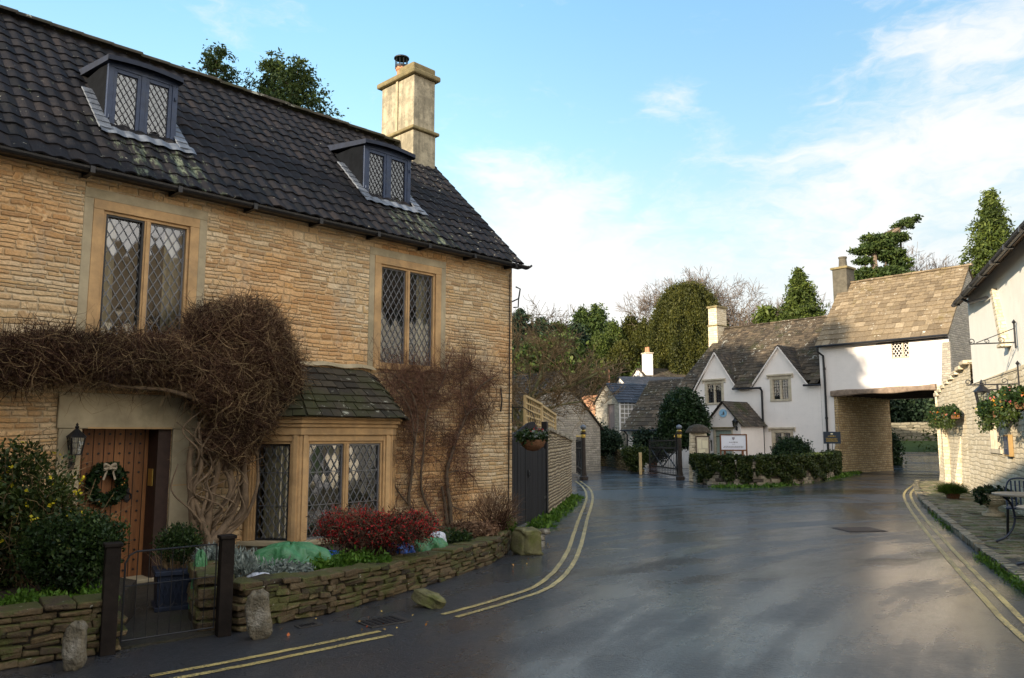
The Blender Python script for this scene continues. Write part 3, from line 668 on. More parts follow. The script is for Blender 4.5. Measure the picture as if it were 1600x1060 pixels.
class Panel:
    """a vertical plane in local space with origin o (at s=0) and tangent t (2d); s measured absolutely so leading and glass agree"""
    def __init__(s, o, t, out):
        s.t = Vector((t[0], t[1], 0)).normalized(); s.o = Vector((o[0], o[1], 0)); s.n = Vector((out[0], out[1], 0)).normalized()
        s.base = s.o - s.t * s.o.dot(s.t); s.s0 = s.o.dot(s.t)
    def P(s, a, z, out=0.0): return s.base + s.t * a + Vector((0, 0, z)) + s.n * out
    def rect(s, mb, a0, a1, z0, z1, out=0.0):
        p = [s.P(a0, z0, out), s.P(a1, z0, out), s.P(a1, z1, out), s.P(a0, z1, out)]
        if (p[1] - p[0]).cross(p[2] - p[1]).dot(s.n) < 0: p = p[::-1]
        mb.poly(*p)
    def bar(s, mb, a0, a1, z0, z1, o0, o1, r=None):
        b = [s.P(a0, z0, o0), s.P(a1, z0, o0), s.P(a1, z0, o1), s.P(a0, z0, o1)]; t = [s.P(a0, z1, o0), s.P(a1, z1, o0), s.P(a1, z1, o1), s.P(a0, z1, o1)]
        if (b[1] - b[0]).cross(b[3] - b[0]).z < 0: b = b[::-1]; t = t[::-1]
        mb.hexa(b, t, r)
    def lattice(s, mb, a0, a1, z0, z1, out, w=.009, dx=.105, dz=.175, sq=False):
        if sq:
            k = a0 + dx
            while k < a1 - .01: s.bar(mb, k - w / 2, k + w / 2, z0, z1, out - .004, out + .004); k += dx
            k = z0 + dz
            while k < z1 - .01: s.bar(mb, a0, a1, k - w / 2, k + w / 2, out - .005, out + .005); k += dz
            return
        for sg in (1, -1):
            lo = min(a0 / dx + sg * z0 / dz, a1 / dx + sg * z0 / dz, a0 / dx + sg * z1 / dz, a1 / dx + sg * z1 / dz)
            hi = max(a0 / dx + sg * z0 / dz, a1 / dx + sg * z0 / dz, a0 / dx + sg * z1 / dz, a1 / dx + sg * z1 / dz)
            for k in range(math.ceil(lo), math.floor(hi) + 1):
                # a/dx + sg z/dz = k
                q = []
                for a in (a0, a1):
                    z = (k - a / dx) * dz * sg
                    if z0 - 1e-6 <= z <= z1 + 1e-6: q.append((a, z))
                for z in (z0, z1):
                    a = (k - sg * z / dz) * dx
                    if a0 < a < a1: q.append((a, z))
                if len(q) >= 2:
                    q.sort(); p, r = q[0], q[-1]
                    if math.hypot(p[0] - r[0], p[1] - r[1]) < .02: continue
                    A = s.P(*p, out); B = s.P(*r, out); d = (B - A).normalized(); e = d.cross(s.n) * w / 2; f = s.n * .004
                    mb.hexa([A - e - f, A + e - f, A + e + f, A - e + f], [B - e - f, B + e - f, B + e + f, B - e + f])
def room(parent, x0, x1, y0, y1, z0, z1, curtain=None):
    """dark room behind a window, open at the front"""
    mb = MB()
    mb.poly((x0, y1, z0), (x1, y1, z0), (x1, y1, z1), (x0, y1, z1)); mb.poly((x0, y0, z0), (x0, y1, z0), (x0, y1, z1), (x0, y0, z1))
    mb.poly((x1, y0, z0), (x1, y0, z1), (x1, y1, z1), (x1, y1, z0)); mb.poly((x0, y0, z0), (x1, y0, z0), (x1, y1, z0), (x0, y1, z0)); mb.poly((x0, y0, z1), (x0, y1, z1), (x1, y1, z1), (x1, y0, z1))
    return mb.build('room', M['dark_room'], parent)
def curtain_mesh(x0, x1, y, z0, z1, folds=4, amp=.025):
    mb = MB(); mb.grid(lambda u, v: (x0 + (x1 - x0) * u, y + amp * math.sin(u * folds * 2 * math.pi), z0 + (z1 - z0) * v), folds * 8, 1); return mb
def window(house, x0, x1, z0, z1, y=0.0, lights=2, frame='ashlar_warm', sur=.10, mull=.07, sill=None, came='came', sq=False, dx=.105, dz=.175, hood=False, proud=.012, rec=.05, cw=.009, label=None):
    """mullioned stone window; outer surround x0..x1,z0..z1"""
    P = Panel((0, y), (1, 0), (0, -1)); mb = MB()
    P.bar(mb, x0, x1, z1 - sur, z1, -.10, proud); P.bar(mb, x0, x1, z0, z0 + (sill or sur * .8), -.10, proud + .03)
    P.bar(mb, x0, x0 + sur, z0 + (sill or sur * .8), z1 - sur, -.10, proud - .002); P.bar(mb, x1 - sur, x1, z0 + (sill or sur * .8), z1 - sur, -.10, proud - .002)
    ix0, ix1, iz0, iz1 = x0 + sur, x1 - sur, z0 + (sill or sur * .8), z1 - sur; wl = (ix1 - ix0 - mull * (lights - 1)) / lights
    # moulded inner step
    st = .035
    P.bar(mb, ix0, ix1, iz1 - st, iz1, -.10, proud - rec * .6); P.bar(mb, ix0, ix0 + st, iz0, iz1 - st, -.10, proud - rec * .6); P.bar(mb, ix1 - st, ix1, iz0, iz1 - st, -.10, proud - rec * .6)
    for k in range(1, lights):
        c = ix0 + k * (wl + mull) - mull; P.bar(mb, c, c + mull, iz0, iz1 - st, -.10, proud - rec * .7); P.bar(mb, c + mull * .25, c + mull * .75, iz0, iz1 - st, -.05, proud - rec * .3)
    if hood:
        P.bar(mb, x0 - .12, x1 + .12, z1 + .02, z1 + .10, -.02, .09); P.bar(mb, x0 - .12, x0 - .04, z1 - .10, z1 + .02, -.02, .06); P.bar(mb, x1 + .04, x1 + .12, z1 - .10, z1 + .02, -.02, .06)
    w = mb.build('window', M[frame], house, bevel=.006)
    if label: w['label'] = label
    gl = MB(); le = MB()
    for k in range(lights):
        a = ix0 + k * (wl + mull) + (st if k == 0 else 0); b = ix0 + k * (wl + mull) + wl - (st if k == lights - 1 else 0)
        P.rect(gl, a, b, iz0, iz1 - st, -.075); P.lattice(le, a, b, iz0, iz1 - st, -.068, cw, dx, dz, sq)
        if not sq:
            for c, d in ((a, a + .018), (b - .018, b)): P.bar(le, c, d, iz0, iz1 - st, -.078, -.06)
            P.bar(le, a + .018, b - .018, iz0, iz0 + .018, -.078, -.06); P.bar(le, a + .018, b - .018, iz1 - st - .018, iz1 - st, -.078, -.06)
    gl.build('glass', M['glass'], w); le.build('leading', M[came], w)
    return w, (ix0, ix1, iz0, iz1)
def slate_roof(mb, O, U, S, L, H, gauge=(.30, .16), width=(.35, .2), thick=.022, left=None, right=None, jit=.012, sag=0.0, lift=.018, skip=None):
    """rows of separate slates. O eave corner, U unit along eave, S unit up slope; left/right: functions of fraction up -> start/end along U"""
    O = Vector(O); U = Vector(U).normalized(); S = Vector(S).normalized(); N = U.cross(S).normalized(); s = 0.0; row = 0
    if N.z < 0: N = -N
    while s < H:
        t = s / H; gz = gauge[0] + (gauge[1] - gauge[0]) * t; wz = width[0] + (width[1] - width[0]) * t
        a = left(t) if left else 0.0; b = right(t) if right else L; x = a - rnd.random() * wz * .4 * 0
        ln = min(gz * 1.25, H - s + .02)
        while x < b - .02:
            w = wz * rnd.uniform(.6, 1.35); w = min(w, b - x)
            if b - x - w < wz * .3: w = b - x
            dz = rnd.uniform(0, jit); ds = rnd.uniform(-jit, jit) * 1.3
            sg = -sag * (4 * ((x - a) / max(.1, b - a)) * (1 - (x - a) / max(.1, b - a)))
            p = O + U * (x + .004) + S * (s - .03 + ds) + N * (lift + thick + dz + sg); q = O + U * (x + w - .004) + S * (s - .03 + ds + rnd.uniform(-jit, jit) * .5) + N * (lift + thick + dz + sg + rnd.uniform(-.004, .004))
            r = O + U * (x + w - .004) + S * (s + ln) + N * (lift + .002 + sg); k = O + U * (x + .004) + S * (s + ln) + N * (lift + .002 + sg)
            if not (skip and skip((p + q) / 2)): mb.hexa([p - N * thick, q - N * thick, r - N * thick, k - N * thick], [p, q, r, k])
            x += w
        s += gz; row += 1

# ================================================================= near cottage
K = G(800, 836); H = Frame(K, (.6925, .7214))
house = empty('stone_cottage', fr=H, label='honey coloured stone cottage with dark pantiled roof, two dormers and a plank door', cat='cottage')
XL = -11.5; YB = 5.3; EZ = 4.75; SLP = .975; RY = 2.62; RZ = EZ - .02 + SLP * (RY + .18)
W1 = (-6.93, -5.69, 2.72, 4.40); W2 = (-2.985, -1.665, 2.68, 4.40)
DOOR = (-6.90, -5.90, .0, 1.77)
BR, BL, BD = -2.55, -4.95, .58            # bay: right and left joints with wall, projection
holes = [(W1[0] + .05, W1[1] - .05, W1[2] + .04, W1[3] - .05), (W2[0] + .05, W2[1] - .05, W2[2] + .04, W2[3] - .05), DOOR, (BL + .25, BR - .25, .35, 1.8), (-10.4, -9.3, 2.8, 4.3)]
mb = MB(); wall_panel(mb, XL, 0, -.1, EZ + .12, 0, .35, holes)
mb.poly((0, 0, -.1), (0, YB, -.1), (0, YB, EZ), (0, RY, RZ - .05), (0, 0, EZ + .05)); mb.poly((XL, 0, -.1), (XL, 0, EZ + .05), (XL, RY, RZ - .05), (XL, YB, EZ), (XL, YB, -.1)); mb.poly((XL, YB, -.1), (XL, YB, EZ), (0, YB, EZ), (0, YB, -.1))
mb.build('wall', M['cotswold'], house)
# near-black room box behind the front openings
room(house, XL + .3, -.3, .36, 3.5, .05, EZ - .1).name = 'interior'
# pantiles, modelled row by row
def pantiles(mb, x0, x1, y0, z0, slope, length, rows, tw=.225):
    S = Vector((0, 1, slope)).normalized(); N = Vector((0, -slope, 1)).normalized(); gz = length / rows; nt = int(round((x1 - x0) / tw)); tw = (x1 - x0) / nt; ns = 8
    prof = [0, .25, .62, .92, 1.0, .80, .42, .12]
    for r in range(rows):
        for t in range(nt):
            j = rnd.uniform(-.006, .008); js = rnd.uniform(-.02, .02); rv = rnd.random(); V = []
            for k in range(ns + 1):
                x = x0 + (t + k / ns) * tw; h = prof[k % ns] * .022
                pb = Vector((x, y0, z0)) + S * (r * gz - .035 + js) + N * (h + .022 + j); pl = pb - N * .022; pt = Vector((x, y0, z0)) + S * ((r + 1) * gz) + N * (h + .004)
                V += [pl, pb, pt]
            F = []
            for k in range(ns):
                a = k * 3; b = a + 3; F += [[a, b, b + 1, a + 1], [a + 1, b + 1, b + 2, a + 2]]
            mb._add(V, F, rv)
mb = MB(); LEN = (RY + .18) * math.sqrt(1 + SLP ** 2)
pantiles(mb, XL - .1, .1, -.18, EZ - .02, SLP, LEN, 15, .19)
roof = mb.build('roof', M['pantile'], house, smooth=False)
mb = MB(); S = Vector((0, 1, SLP)).normalized()
mb.poly((XL - .1, -.17, EZ - .03), (.1, -.17, EZ - .03), (.1, RY, RZ - .03), (XL - .1, RY, RZ - .03)); mb.poly((.1, 2 * RY + .18, EZ - .03), (XL - .1, 2 * RY + .18, EZ - .03), (XL - .1, RY, RZ + .02), (.1, RY, RZ + .02))
mb.poly((.1, -.17, EZ - .10), (.1, RY, RZ - .10), (.1, RY, RZ), (.1, -.17, EZ - .02)); mb.poly((.1, RY, RZ - .1), (.1, 2 * RY + .18, EZ - .10), (.1, 2 * RY + .18, EZ - .02), (.1, RY, RZ))
mb.build('roof_underlay', M['slate_dark'], roof)
mb = MB(); x = XL
while x < .08:
    L_ = .42; x2 = min(x + L_, .1); o = rnd.uniform(-.008, .008)
    mb.grid(lambda u, v: (x + (x2 - x + .03) * u, RY + .12 * math.cos(math.pi * v), RZ + .03 + o + .085 * math.sin(math.pi * v) + .012 * u), 1, 8); x += L_
mb.build('ridge_tiles', M['slate_moss'], roof)
# gutter
mb = MB(); gy = -.235; gz_ = EZ - .075
mb.grid(lambda u, v: (XL + (0.14 - XL) * u, gy + .058 * math.cos(math.pi * v), gz_ - .058 * math.sin(math.pi * v)), 20, 8)
mb.grid(lambda u, v: (XL + (0.14 - XL) * u, gy + .050 * math.cos(math.pi * v), gz_ - .050 * math.sin(math.pi * v)), 20, 8)
mb.box(XL, .14, gy + .058, -.01, gz_ - .02, gz_ + .03); mb.box(.135, .145, gy - .055, gy + .055, gz_ - .05, gz_ + .012)
for i in range(12): mb.box(XL + .5 + i * .98, XL + .55 + i * .98, gy - .066, -.01, gz_ - .072, gz_ + .004)
mb.tube([(.12, gy, gz_ - .02), (.2, gy - .02, gz_ + .0), (.24, gy - .02, gz_ + .03)], .022)
mb.build('gutter', M['black_paint'], house)
# windows
for i, q in enumerate((W1, W2)):
    w, inn = window(house, *q, frame='ashlar_warm', sur=.115, mull=.075, sill=.10, came='came')
    for a in (0, 1):
        s0 = inn[0] if a == 0 else inn[1] - .22
    for xx in (inn[0] - .02, inn[1] - .22): cm = MB(); cm.grid(lambda u, v: (xx + .24 * u, .22 + .02 * math.sin(u * 14), inn[2] + (inn[3] - inn[2]) * v), 24, 1); cm.build('curtain', M['cream_cloth'], w)
    # dull outer band of dressed stone with a relieving head
    P_ = Panel((0, 0), (1, 0), (0, -1)); mb = MB(); x0, x1, z0, z1 = q
    P_.bar(mb, x0 - .10, x1 + .10, z1 + .001, z1 + .115, -.05, .008); P_.bar(mb, x0 - .10, x0 - .001, z0, z1, -.05, .006); P_.bar(mb, x1 + .001, x1 + .10, z0, z1, -.05, .006)
    mb.build('surround', M['ashlar_dull'], w, bevel=.005)
# iron casement in left light of the first window, opened a touch
mb = MB(); P_ = Panel((0, 0), (1, 0), (0, -1)); a0, a1 = W1[0] + .15, (W1[0] + W1[1]) / 2 - .04
for c in ((a0, a0 + .022, W1[2] + .1, W1[3] - .15), (a1 - .022, a1, W1[2] + .1, W1[3] - .15), (a0 + .022, a1 - .022, W1[3] - .172, W1[3] - .15), (a0 + .022, a1 - .022, W1[2] + .1, W1[2] + .122)): P_.bar(mb, *c, -.055, -.03)
mb.build('casement', M['black_iron'], house)

# dormers
def dormer(x0, x1):
    fy = .66; zb = 5.42; zt = 6.40; y_at = lambda z: (z - (EZ - .02)) / SLP - .18
    mb = MB(); t = .05
    # cheeks
    for x in (x0, x1 - .03):
        mb.prism([(x, fy + .02, zb), (x, y_at(zb) + .25, zb), (x, y_at(zt) + .2, zt + .02), (x, fy + .02, zt)], (.03, 0, 0))
    d = mb.build('dormer', M['cheek'], house)
    mb = MB(); P = Panel((0, fy), (1, 0), (0, -1))
    P.bar(mb, x0, x1, zb, zb + .06, -.05, .025); P.bar(mb, x0, x1, zt - .07, zt, -.05, .0); P.bar(mb, x0, x0 + .07, zb + .06, zt - .07, -.05, .0); P.bar(mb, x1 - .07, x1, zb + .06, zt - .07, -.05, .0)
    c = (x0 + x1) / 2; P.bar(mb, c - .03, c + .03, zb + .06, zt - .07, -.05, -.004)
    for a, b in ((x0 + .07, c - .03), (c + .03, x1 - .07)):
        for q in ((a, a + .045, zb + .06, zt - .07), (b - .045, b, zb + .06, zt - .07), (a + .045, b - .045, zb + .06, zb + .11), (a + .045, b - .045, zt - .12, zt - .07)): P.bar(mb, *q, -.05, -.012)
    mb.cube((x0 + .035, fy - .012, zb + .25), .02, .03, .05); mb.cube((x1 - .035, fy - .012, zt - .25), .02, .03, .05)
    f = mb.build('window_frame', M['navy'], d, bevel=.004)
    gl = MB(); le = MB()
    for a, b in ((x0 + .115, c - .075), (c + .075, x1 - .115)):
        P.rect(gl, a, b, zb + .11, zt - .12, -.04); P.lattice(le, a, b, zb + .11, zt - .12, -.034, .0085, .075, .12)
    gl.build('glass', M['glass'], d); le.build('leading', M['came_dark'], d)
    mb = MB(); mb.poly((x0, fy + .3, zb), (x1, fy + .3, zb), (x1, fy + .3, zt), (x0, fy + .3, zt)); mb.build('blind', M['grey_blind'], d)
    # canopy: slightly arched lead top sloping back into the roof
    mb = MB(); yb = y_at(zt + .25) + .15
    def can(u, v, o=0.0): x = x0 - .035 + (x1 - x0 + .07) * u; return (x, fy - .075 + (yb - fy + .075) * v, zt + .045 + o + .035 * math.sin(math.pi * u) + .20 * v)
    mb.grid(lambda u, v: can(u, v), 8, 1); mb.grid(lambda u, v: (can(u, 0)[0], fy - .075, can(u, 0)[2] - .06 * (1 - v)), 8, 1); mb.grid(lambda u, v: can(1 - u, v, -.09), 8, 1)
    for x in (x0 - .035, x1 + .035): mb.poly((x, fy - .075, zt - .03), (x, fy - .075, zt + .045), (x, yb, zt + .255), (x, yb, zt + .15))
    mb.build('canopy', M['canopy'], d)
    # lead flashing: stepped soakers up the side, apron below
    mb = MB(); N = Vector((0, -SLP, 1)).normalized(); S = Vector((0, 1, SLP)).normalized()
    for sx, sg in ((x0, -1), (x1, 1)):
        for k in range(7):
            p = Vector((sx + sg * .05, y_at(zb) - .02, zb - .02)) + S * (k * .155 - .02) + N * .066; q = p + S * .17
            w_ = .075; mb.hexa([p + Vector((-w_, 0, 0)) - N * .01, p + Vector((w_, 0, 0)) - N * .01, q + Vector((w_, 0, 0)) - N * .02, q + Vector((-w_, 0, 0)) - N * .02],
                               [p + Vector((-w_, 0, 0)) + N * .012, p + Vector((w_, 0, 0)) + N * .012, q + Vector((w_, 0, 0)), q + Vector((-w_, 0, 0))])
    def apr(u, v):
        x = x0 - .12 + (x1 - x0 + .30) * u; h = .062 + .009 * math.sin(x * 2 * math.pi / .19) + .004 * math.sin(x * 13)
        p = Vector((x, y_at(zb), zb)) + S * (.03 - .17 * (1 - v)) + N * h; return p
    mb.grid(apr, 40, 2); mb.build('flashing', M['lead'], d)
    return d
dormer(-6.66, -5.78); dormer(-2.76, -1.80)

# chimney
ch = MB(); cx0, cx1, cy0, cy1 = -.60, -.02, 2.12, 3.20; cz = 8.97
ch.box(cx0, cx1, cy0, cy1, 6.0, 7.68); ch.box(cx0 + .015, cx1 - .015, cy0 + .015, cy1 - .015, 7.68, cz - .14)
chim = ch.build('chimney', M['chimney_stone'], house, bevel=.015)
ch = MB(); ch.box(cx0 - .06, cx1 + .06, cy0 - .06, cy1 + .06, 7.68, 7.75); ch.build('string_course', M['chimney_cap'], chim, bevel=.02); ch = MB(); ch.box(cx0 - .07, cx1 + .07, cy0 - .07, cy1 + .07, cz - .14, cz - .03); ch.box(cx0 + .0, cx1 - .0, cy0 + .02, cy0 + .5, cz - .03, cz + .13)
ch.build('capping', M['chimney_cap'], chim, bevel=.03)
ch = MB(); ch.lathe((-.31, 2.9, cz - .05), [(.11, 0), (.12, .05), (.10, .1), (.095, .3), (.12, .33), (.12, .38)], 16); ch.build('pot', M['terracotta'], chim, smooth=False)
ch = MB(); ch.lathe((-.31, 2.9, cz + .50), [(.0, .09), (.15, .06), (.16, .05), (.16, .03), (.0, .03)], 16)
for k in range(10): a = k * math.pi / 5; ch.beam((-.31 + .125 * math.cos(a), 2.9 + .125 * math.sin(a), cz + .30), (-.31 + .125 * math.cos(a), 2.9 + .125 * math.sin(a), cz + .54), .012, .012)
ch.lathe((-.31, 2.9, cz + .33), [(.13, 0), (.13, .05)], 16); ch.build('cowl', M['black_iron'], chim)
ch = MB(); ch.box(cx0 - .012, cx0 + .02, 2.62, 2.68, 7.75, cz - .14); ch.build('stained_joint', M['ashlar_dull'], chim)

# door, surround, frame
mb = MB(); x0, x1, z0, z1 = DOOR
P_ = Panel((0, 0), (1, 0), (0, -1))
P_.bar(mb, x0 - .24, x0 - .001, 0, z1, -.30, .035); P_.bar(mb, x1 + .001, x1 + .30, 0, z1, -.30, .035)
arc = [(x0 - .26, z1), (x1 + .32, z1)] + [(x1 + .32 - .42 * (1 - math.cos(a)), z1 + .0 + .40 * math.sin(a)) for a in [i * math.pi / 2 / 8 for i in range(1, 9)]] + [(x0 - .26, z1 + .40)]
mb.prism([(a, -.045, z) for a, z in arc], (0, .30, 0))
sur = mb.build('door_surround', M['ashlar_dull'], house, bevel=.012)
mb = MB()
for k, xx in enumerate((x0 - .24, x1 + .001)): mb.box(xx, xx + (.239 if k == 0 else .299), -.036, -.034, .5, .512); mb.box(xx, xx + (.239 if k == 0 else .299), -.036, -.034, 1.1, 1.112)
mb.box(x0 + .05, x1 - .02, -.052, -.046, z1 + .0, z1 + .018); mb.build('masonry_joint', M['ashlar_warm'], sur)
mb = MB(); dy = .30; dx1 = x1 - .15
mb.box(x0, dx1, dy, dy + .06, .04, z1 + .0)
door = mb.build('door', M['oak'], house)
mb = MB()
for i in range(7):
    for j in range(15):
        if j in (4, 9): continue
        mb.cube((x0 + .058 + i * .1153, dy - .006, .13 + j * .113), .020, .018, .020, ry=math.pi / 4)
for zz in (.58, 1.15): pass
mb.build('studs', M['black_iron'], door)
mb = MB(); hx = dx1 - .22; ring = [(hx + .045 * math.cos(a), dy - .022, .98 + .045 * math.sin(a)) for a in [i * math.pi / 8 for i in range(17)]]
mb.tube(ring, .008); mb.lathe((hx, dy - .012, 1.02), [(.02, -.01), (.03, 0), (.02, .01)], 10); mb.cube((hx, dy - .008, 1.0), .05, .012, .16)
mb.build('ring_handle', M['black_iron'], door)
mb = MB(); mb.box(x0, x1, -.02, .34, -.02, .05); mb.build('doorstep', M['ashlar_dull'], house, bevel=.01)
mb = MB(); mb.box(dx1, x1 - .001, .02, .34, .05, z1 - .001); pn = mb.build('door_reveal', plain('dark_oak_panel', (.045, .024, .018), .6, .3, 12, .2, .003), house)
mb = MB(); lx = dx1 - .004
mb.box(lx - .012, lx, .10, .22, 1.10, 1.30); mb.build('letter_plate', M['gold'], pn)

# bay window
bp = [(BL, 0), (BL + .45, -BD), (BR - .52, -BD), (BR, 0)]
bay = empty('bay_window', (0, 0, 0)); bay.parent = house
def baypoly(o, z): # offset outline
    return [(BL - o * 1.1, .0, z), (BL + .45 - o * .5, -BD - o, z), (BR - .52 + o * .5, -BD - o, z), (BR + o * 1.1, .0, z)]
mb = MB(); mb.prism(baypoly(.02, -.05), (0, 0, .36)); mb.prism(baypoly(.07, .31), (0, 0, .06)); mb.build('plinth', M['ashlar_dull'], bay, bevel=.01)
mb = MB(); mb.prism(baypoly(.03, 1.70), (0, 0, .10)); mb.prism(baypoly(.06, 1.80), (0, 0, .05)); mb.prism(baypoly(.10, 1.85), (0, 0, .05)); mb.prism(baypoly(.13, 1.90), (0, 0, .035))
mb.build('cornice', M['ashlar_warm'], bay, bevel=.008)
fr = MB(); gl = MB(); le = MB(); cs = MB()
for k in range(3):
    p = Vector((*bp[k], 0)); q = Vector((*bp[k + 1], 0)); t = (q - p).normalized(); L_ = (q - p).length; P = Panel(p, t, (t.y, -t.x)); a0 = P.s0; n = 2 if k == 1 else 1
    e = .12; P.bar(fr, a0 - .0, a0 + e, .37, 1.70, -.12, .0); P.bar(fr, a0 + L_ - e, a0 + L_, .37, 1.70, -.12, .0)
    P.bar(fr, a0 + .03, a0 + .09, .37, 1.70, -.02, .022); P.bar(fr, a0 + L_ - .09, a0 + L_ - .03, .37, 1.70, -.02, .022)
    P.bar(fr, a0 + e, a0 + L_ - e, 1.62, 1.70, -.12, -.004); P.bar(fr, a0 + e, a0 + e + .03, .37, 1.62, -.12, -.03); P.bar(fr, a0 + L_ - e - .03, a0 + L_ - e, .37, 1.62, -.12, -.03); P.bar(fr, a0 + e + .03, a0 + L_ - e - .03, 1.585, 1.62, -.12, -.03)
    i0, i1 = a0 + e + .03, a0 + L_ - e - .03; mw = .08; wl = (i1 - i0 - mw * (n - 1)) / n
    for j in range(n):
        a = i0 + j * (wl + mw); b = a + wl
        if j: P.bar(fr, a - mw, a, .37, 1.585, -.12, -.02); P.bar(fr, a - mw + .02, a - .02, .37, 1.585, -.05, -.004)
        P.rect(gl, a, b, .37, 1.585, -.085); P.lattice(le, a, b, .37, 1.585, -.078, .010)
        for zz in (.80, 1.22): P.bar(le, a, b, zz - .005, zz + .005, -.074, -.066)
        m_ = cs if k == 0 else le
        for c in ((a, a + .02, .37, 1.585), (b - .02, b, .37, 1.585), (a + .02, b - .02, .37, .392), (a + .02, b - .02, 1.563, 1.585)): P.bar(m_, *c, -.09, -.055)
fb = fr.build('mullion_frame', M['ashlar_warm'], bay, bevel=.006); gl.build('glass', M['glass'], bay); le.build('leading', M['came'], bay); cs.build('casement', M['black_iron'], bay)
cm = MB(); cm.grid(lambda u, v: (BL + .22 + .22 * u, -.12 - .30 * u + .02 * math.sin(u * 30), .4 + 1.3 * v), 30, 1); cm.build('curtain', M['cream_cloth'], bay); cm = MB(); cm.grid(lambda u, v: (BR - .68 + .28 * u, -.36 + .02 * math.sin(u * 30), .4 + 1.3 * v), 30, 1)
cm.build('curtain', M['cream_cloth'], bay)
for xx in (-4.12, -3.45):
    cm = MB(); cm.lathe((xx, .15, 1.36), [(.19, 0), (.12, .22)], 16); cm.build('lamp_shade', M['cream_shade'], bay)
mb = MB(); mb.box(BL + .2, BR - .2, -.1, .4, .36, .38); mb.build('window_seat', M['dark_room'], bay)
# bay roof of mossy slates: three hipped slopes
mb = MB(); zb, zt = 1.93, 2.63; ty = .0
E_ = [Vector((BL - .20, .0, zb)), Vector((BL + .40, -BD - .20, zb)), Vector((BR - .46, -BD - .20, zb)), Vector((BR + .22, .0, zb - .02))]
T_ = [Vector((BL + .40, 0, zt - .1)), Vector((BL + .62, -.02, zt)), Vector((BR - .62, -.02, zt)), Vector((BR - .42, .0, zt - .06))]
def slope_between(mb, A, B, C, D, rows, wz, thick=.02):
    """A,B eave; C,D top (C above B, D above A), slates in rows"""
    N = (B - A).cross(D - A).normalized()
    if N.z < 0: N = -N
    for r in range(rows):
        t0 = r / rows - .02; t1 = (r + 1.2) / rows; a = A.lerp(D, t0); b = B.lerp(C, t0); c = B.lerp(C, min(1, t1)); d = A.lerp(D, min(1, t1)); n = max(1, int((b - a).length / wz)); cuts = [0] + sorted((k + rnd.uniform(-.3, .3)) / n for k in range(1, n)) + [1]
        for k in range(n):
            u, v = cuts[k] + .004, cuts[k + 1] - .004; z = rnd.uniform(.0, .014); sl_ = rnd.uniform(-.012, .012) * (D - A).normalized()
            t = [a.lerp(b, u) + N * (thick + .02 + z) + sl_, a.lerp(b, v) + N * (thick + .02 + z) + sl_, d.lerp(c, v) + N * (.018), d.lerp(c, u) + N * .018]
            mb.hexa([p - N * thick for p in t], t)
for k in range(3): slope_between(mb, E_[k], E_[k + 1], T_[k + 1], T_[k], 7, .19)
for k in range(3): mb.poly(E_[k], E_[k + 1], T_[k + 1], T_[k])
mb.build('roof', M['slate_moss'], bay)
mb = MB(); mb.grid(lambda u, v: (BL + .4 + (BR - .42 - BL - .4) * u, -.01 - .07 * v, zt + .09 - .06 * v + .012 * math.sin(u * 17)), 20, 2); mb.build('flashing', M['ashlar_dull'], bay)

# small fixings on the front
mb = MB(); mb.tube([(-.12, -.03, .3), (-.10, -.03, 2.2), (-.08, -.03, 4.55)], .012); mb.tube([(-.30, -.02, 2.1), (-.30, -.05, 2.3), (-.30, -.02, 2.5)], .014)
mb.tube([(.02, -.02, 3.95), (.14, -.02, 3.97), (.15, -.02, 4.15)], .012); mb.tube([(-.02, -.03, 4.05), (.12, -.05, 4.12), (.16, -.05, 4.3), (.05, -.05, 4.32)], .014)
mb.build('cable', M['black_iron'], house)
# ================================================================= gatehouse over the arch
def simple_roof(mb, x0, x1, y0, y1, z0, z1, th=.05):
    """closed gabled underlay; ridge along x at mid y"""
    ym = (y0 + y1) / 2
    mb.poly((x0, y0, z0), (x1, y0, z0), (x1, ym, z1), (x0, ym, z1)); mb.poly((x1, y1, z0), (x0, y1, z0), (x0, ym, z1), (x1, ym, z1))
    mb.poly((x0, y0, z0 - .06), (x0, y0, z0), (x0, ym, z1), (x0, ym, z1 - .1)); mb.poly((x1, y0, z0), (x1, y0, z0 - .06), (x1, ym, z1 - .1), (x1, ym, z1))
gate = empty('gatehouse', fr=CT, label='whitewashed gatehouse with a tan stone roof bridging the road on a big timber beam', cat='gatehouse')
GX0, GX1, GYB, GEZ = -.62, 4.86, 5.2, 5.68; GR = 8.86
mb = MB(); mb.cur = 0
hx = (2.58, 3.32, 4.88, 5.58)
wall_panel(mb, GX0, GX1, 3.62, GEZ + .1, 0, .2, [hx])
mb.poly((GX0, 0, 0), (.12, 0, 0), (.12, 0, 3.62), (GX0, 0, 3.62)); mb.poly((GX0, 0, 0), (GX0, 0, GEZ), (GX0, GYB, GEZ), (GX0, GYB, 0)); mb.poly((GX0, 0, GEZ), (GX0, GYB / 2, GR - .08), (GX0, GYB, GEZ))
mb.poly((GX1, GYB, 3.4), (GX0, GYB, 3.4), (GX0, GYB, GEZ), (GX1, GYB, GEZ))
mb.build('wall', M['whitewash'], gate)
mb = MB()   # stone end wall and the right pier
mb.poly((GX1 + .002, 0, 0), (GX1 + .002, GYB, 0), (GX1 + .002, GYB, GEZ), (GX1 + .002, GYB / 2, GR - .06), (GX1 + .002, 0, GEZ + .06))
mb.build('gable_wall', M['grey_stone'], gate)
mb = MB()
def bulge(x, y, z, s): return 1
mb.grid(lambda u, v: (.13 - .02 * math.sin(v * 9) , -.02 + (GYB - .0) * u, 3.5 * v), 10, 12)
mb.grid(lambda u, v: (-.02 + .15 * u - (.24 * max(0, 1 - v * 2.2)) * (1 - u), -.03 - .16 * max(0, 1 - v * 2.6) ** 1.3, 3.5 * v), 4, 20)
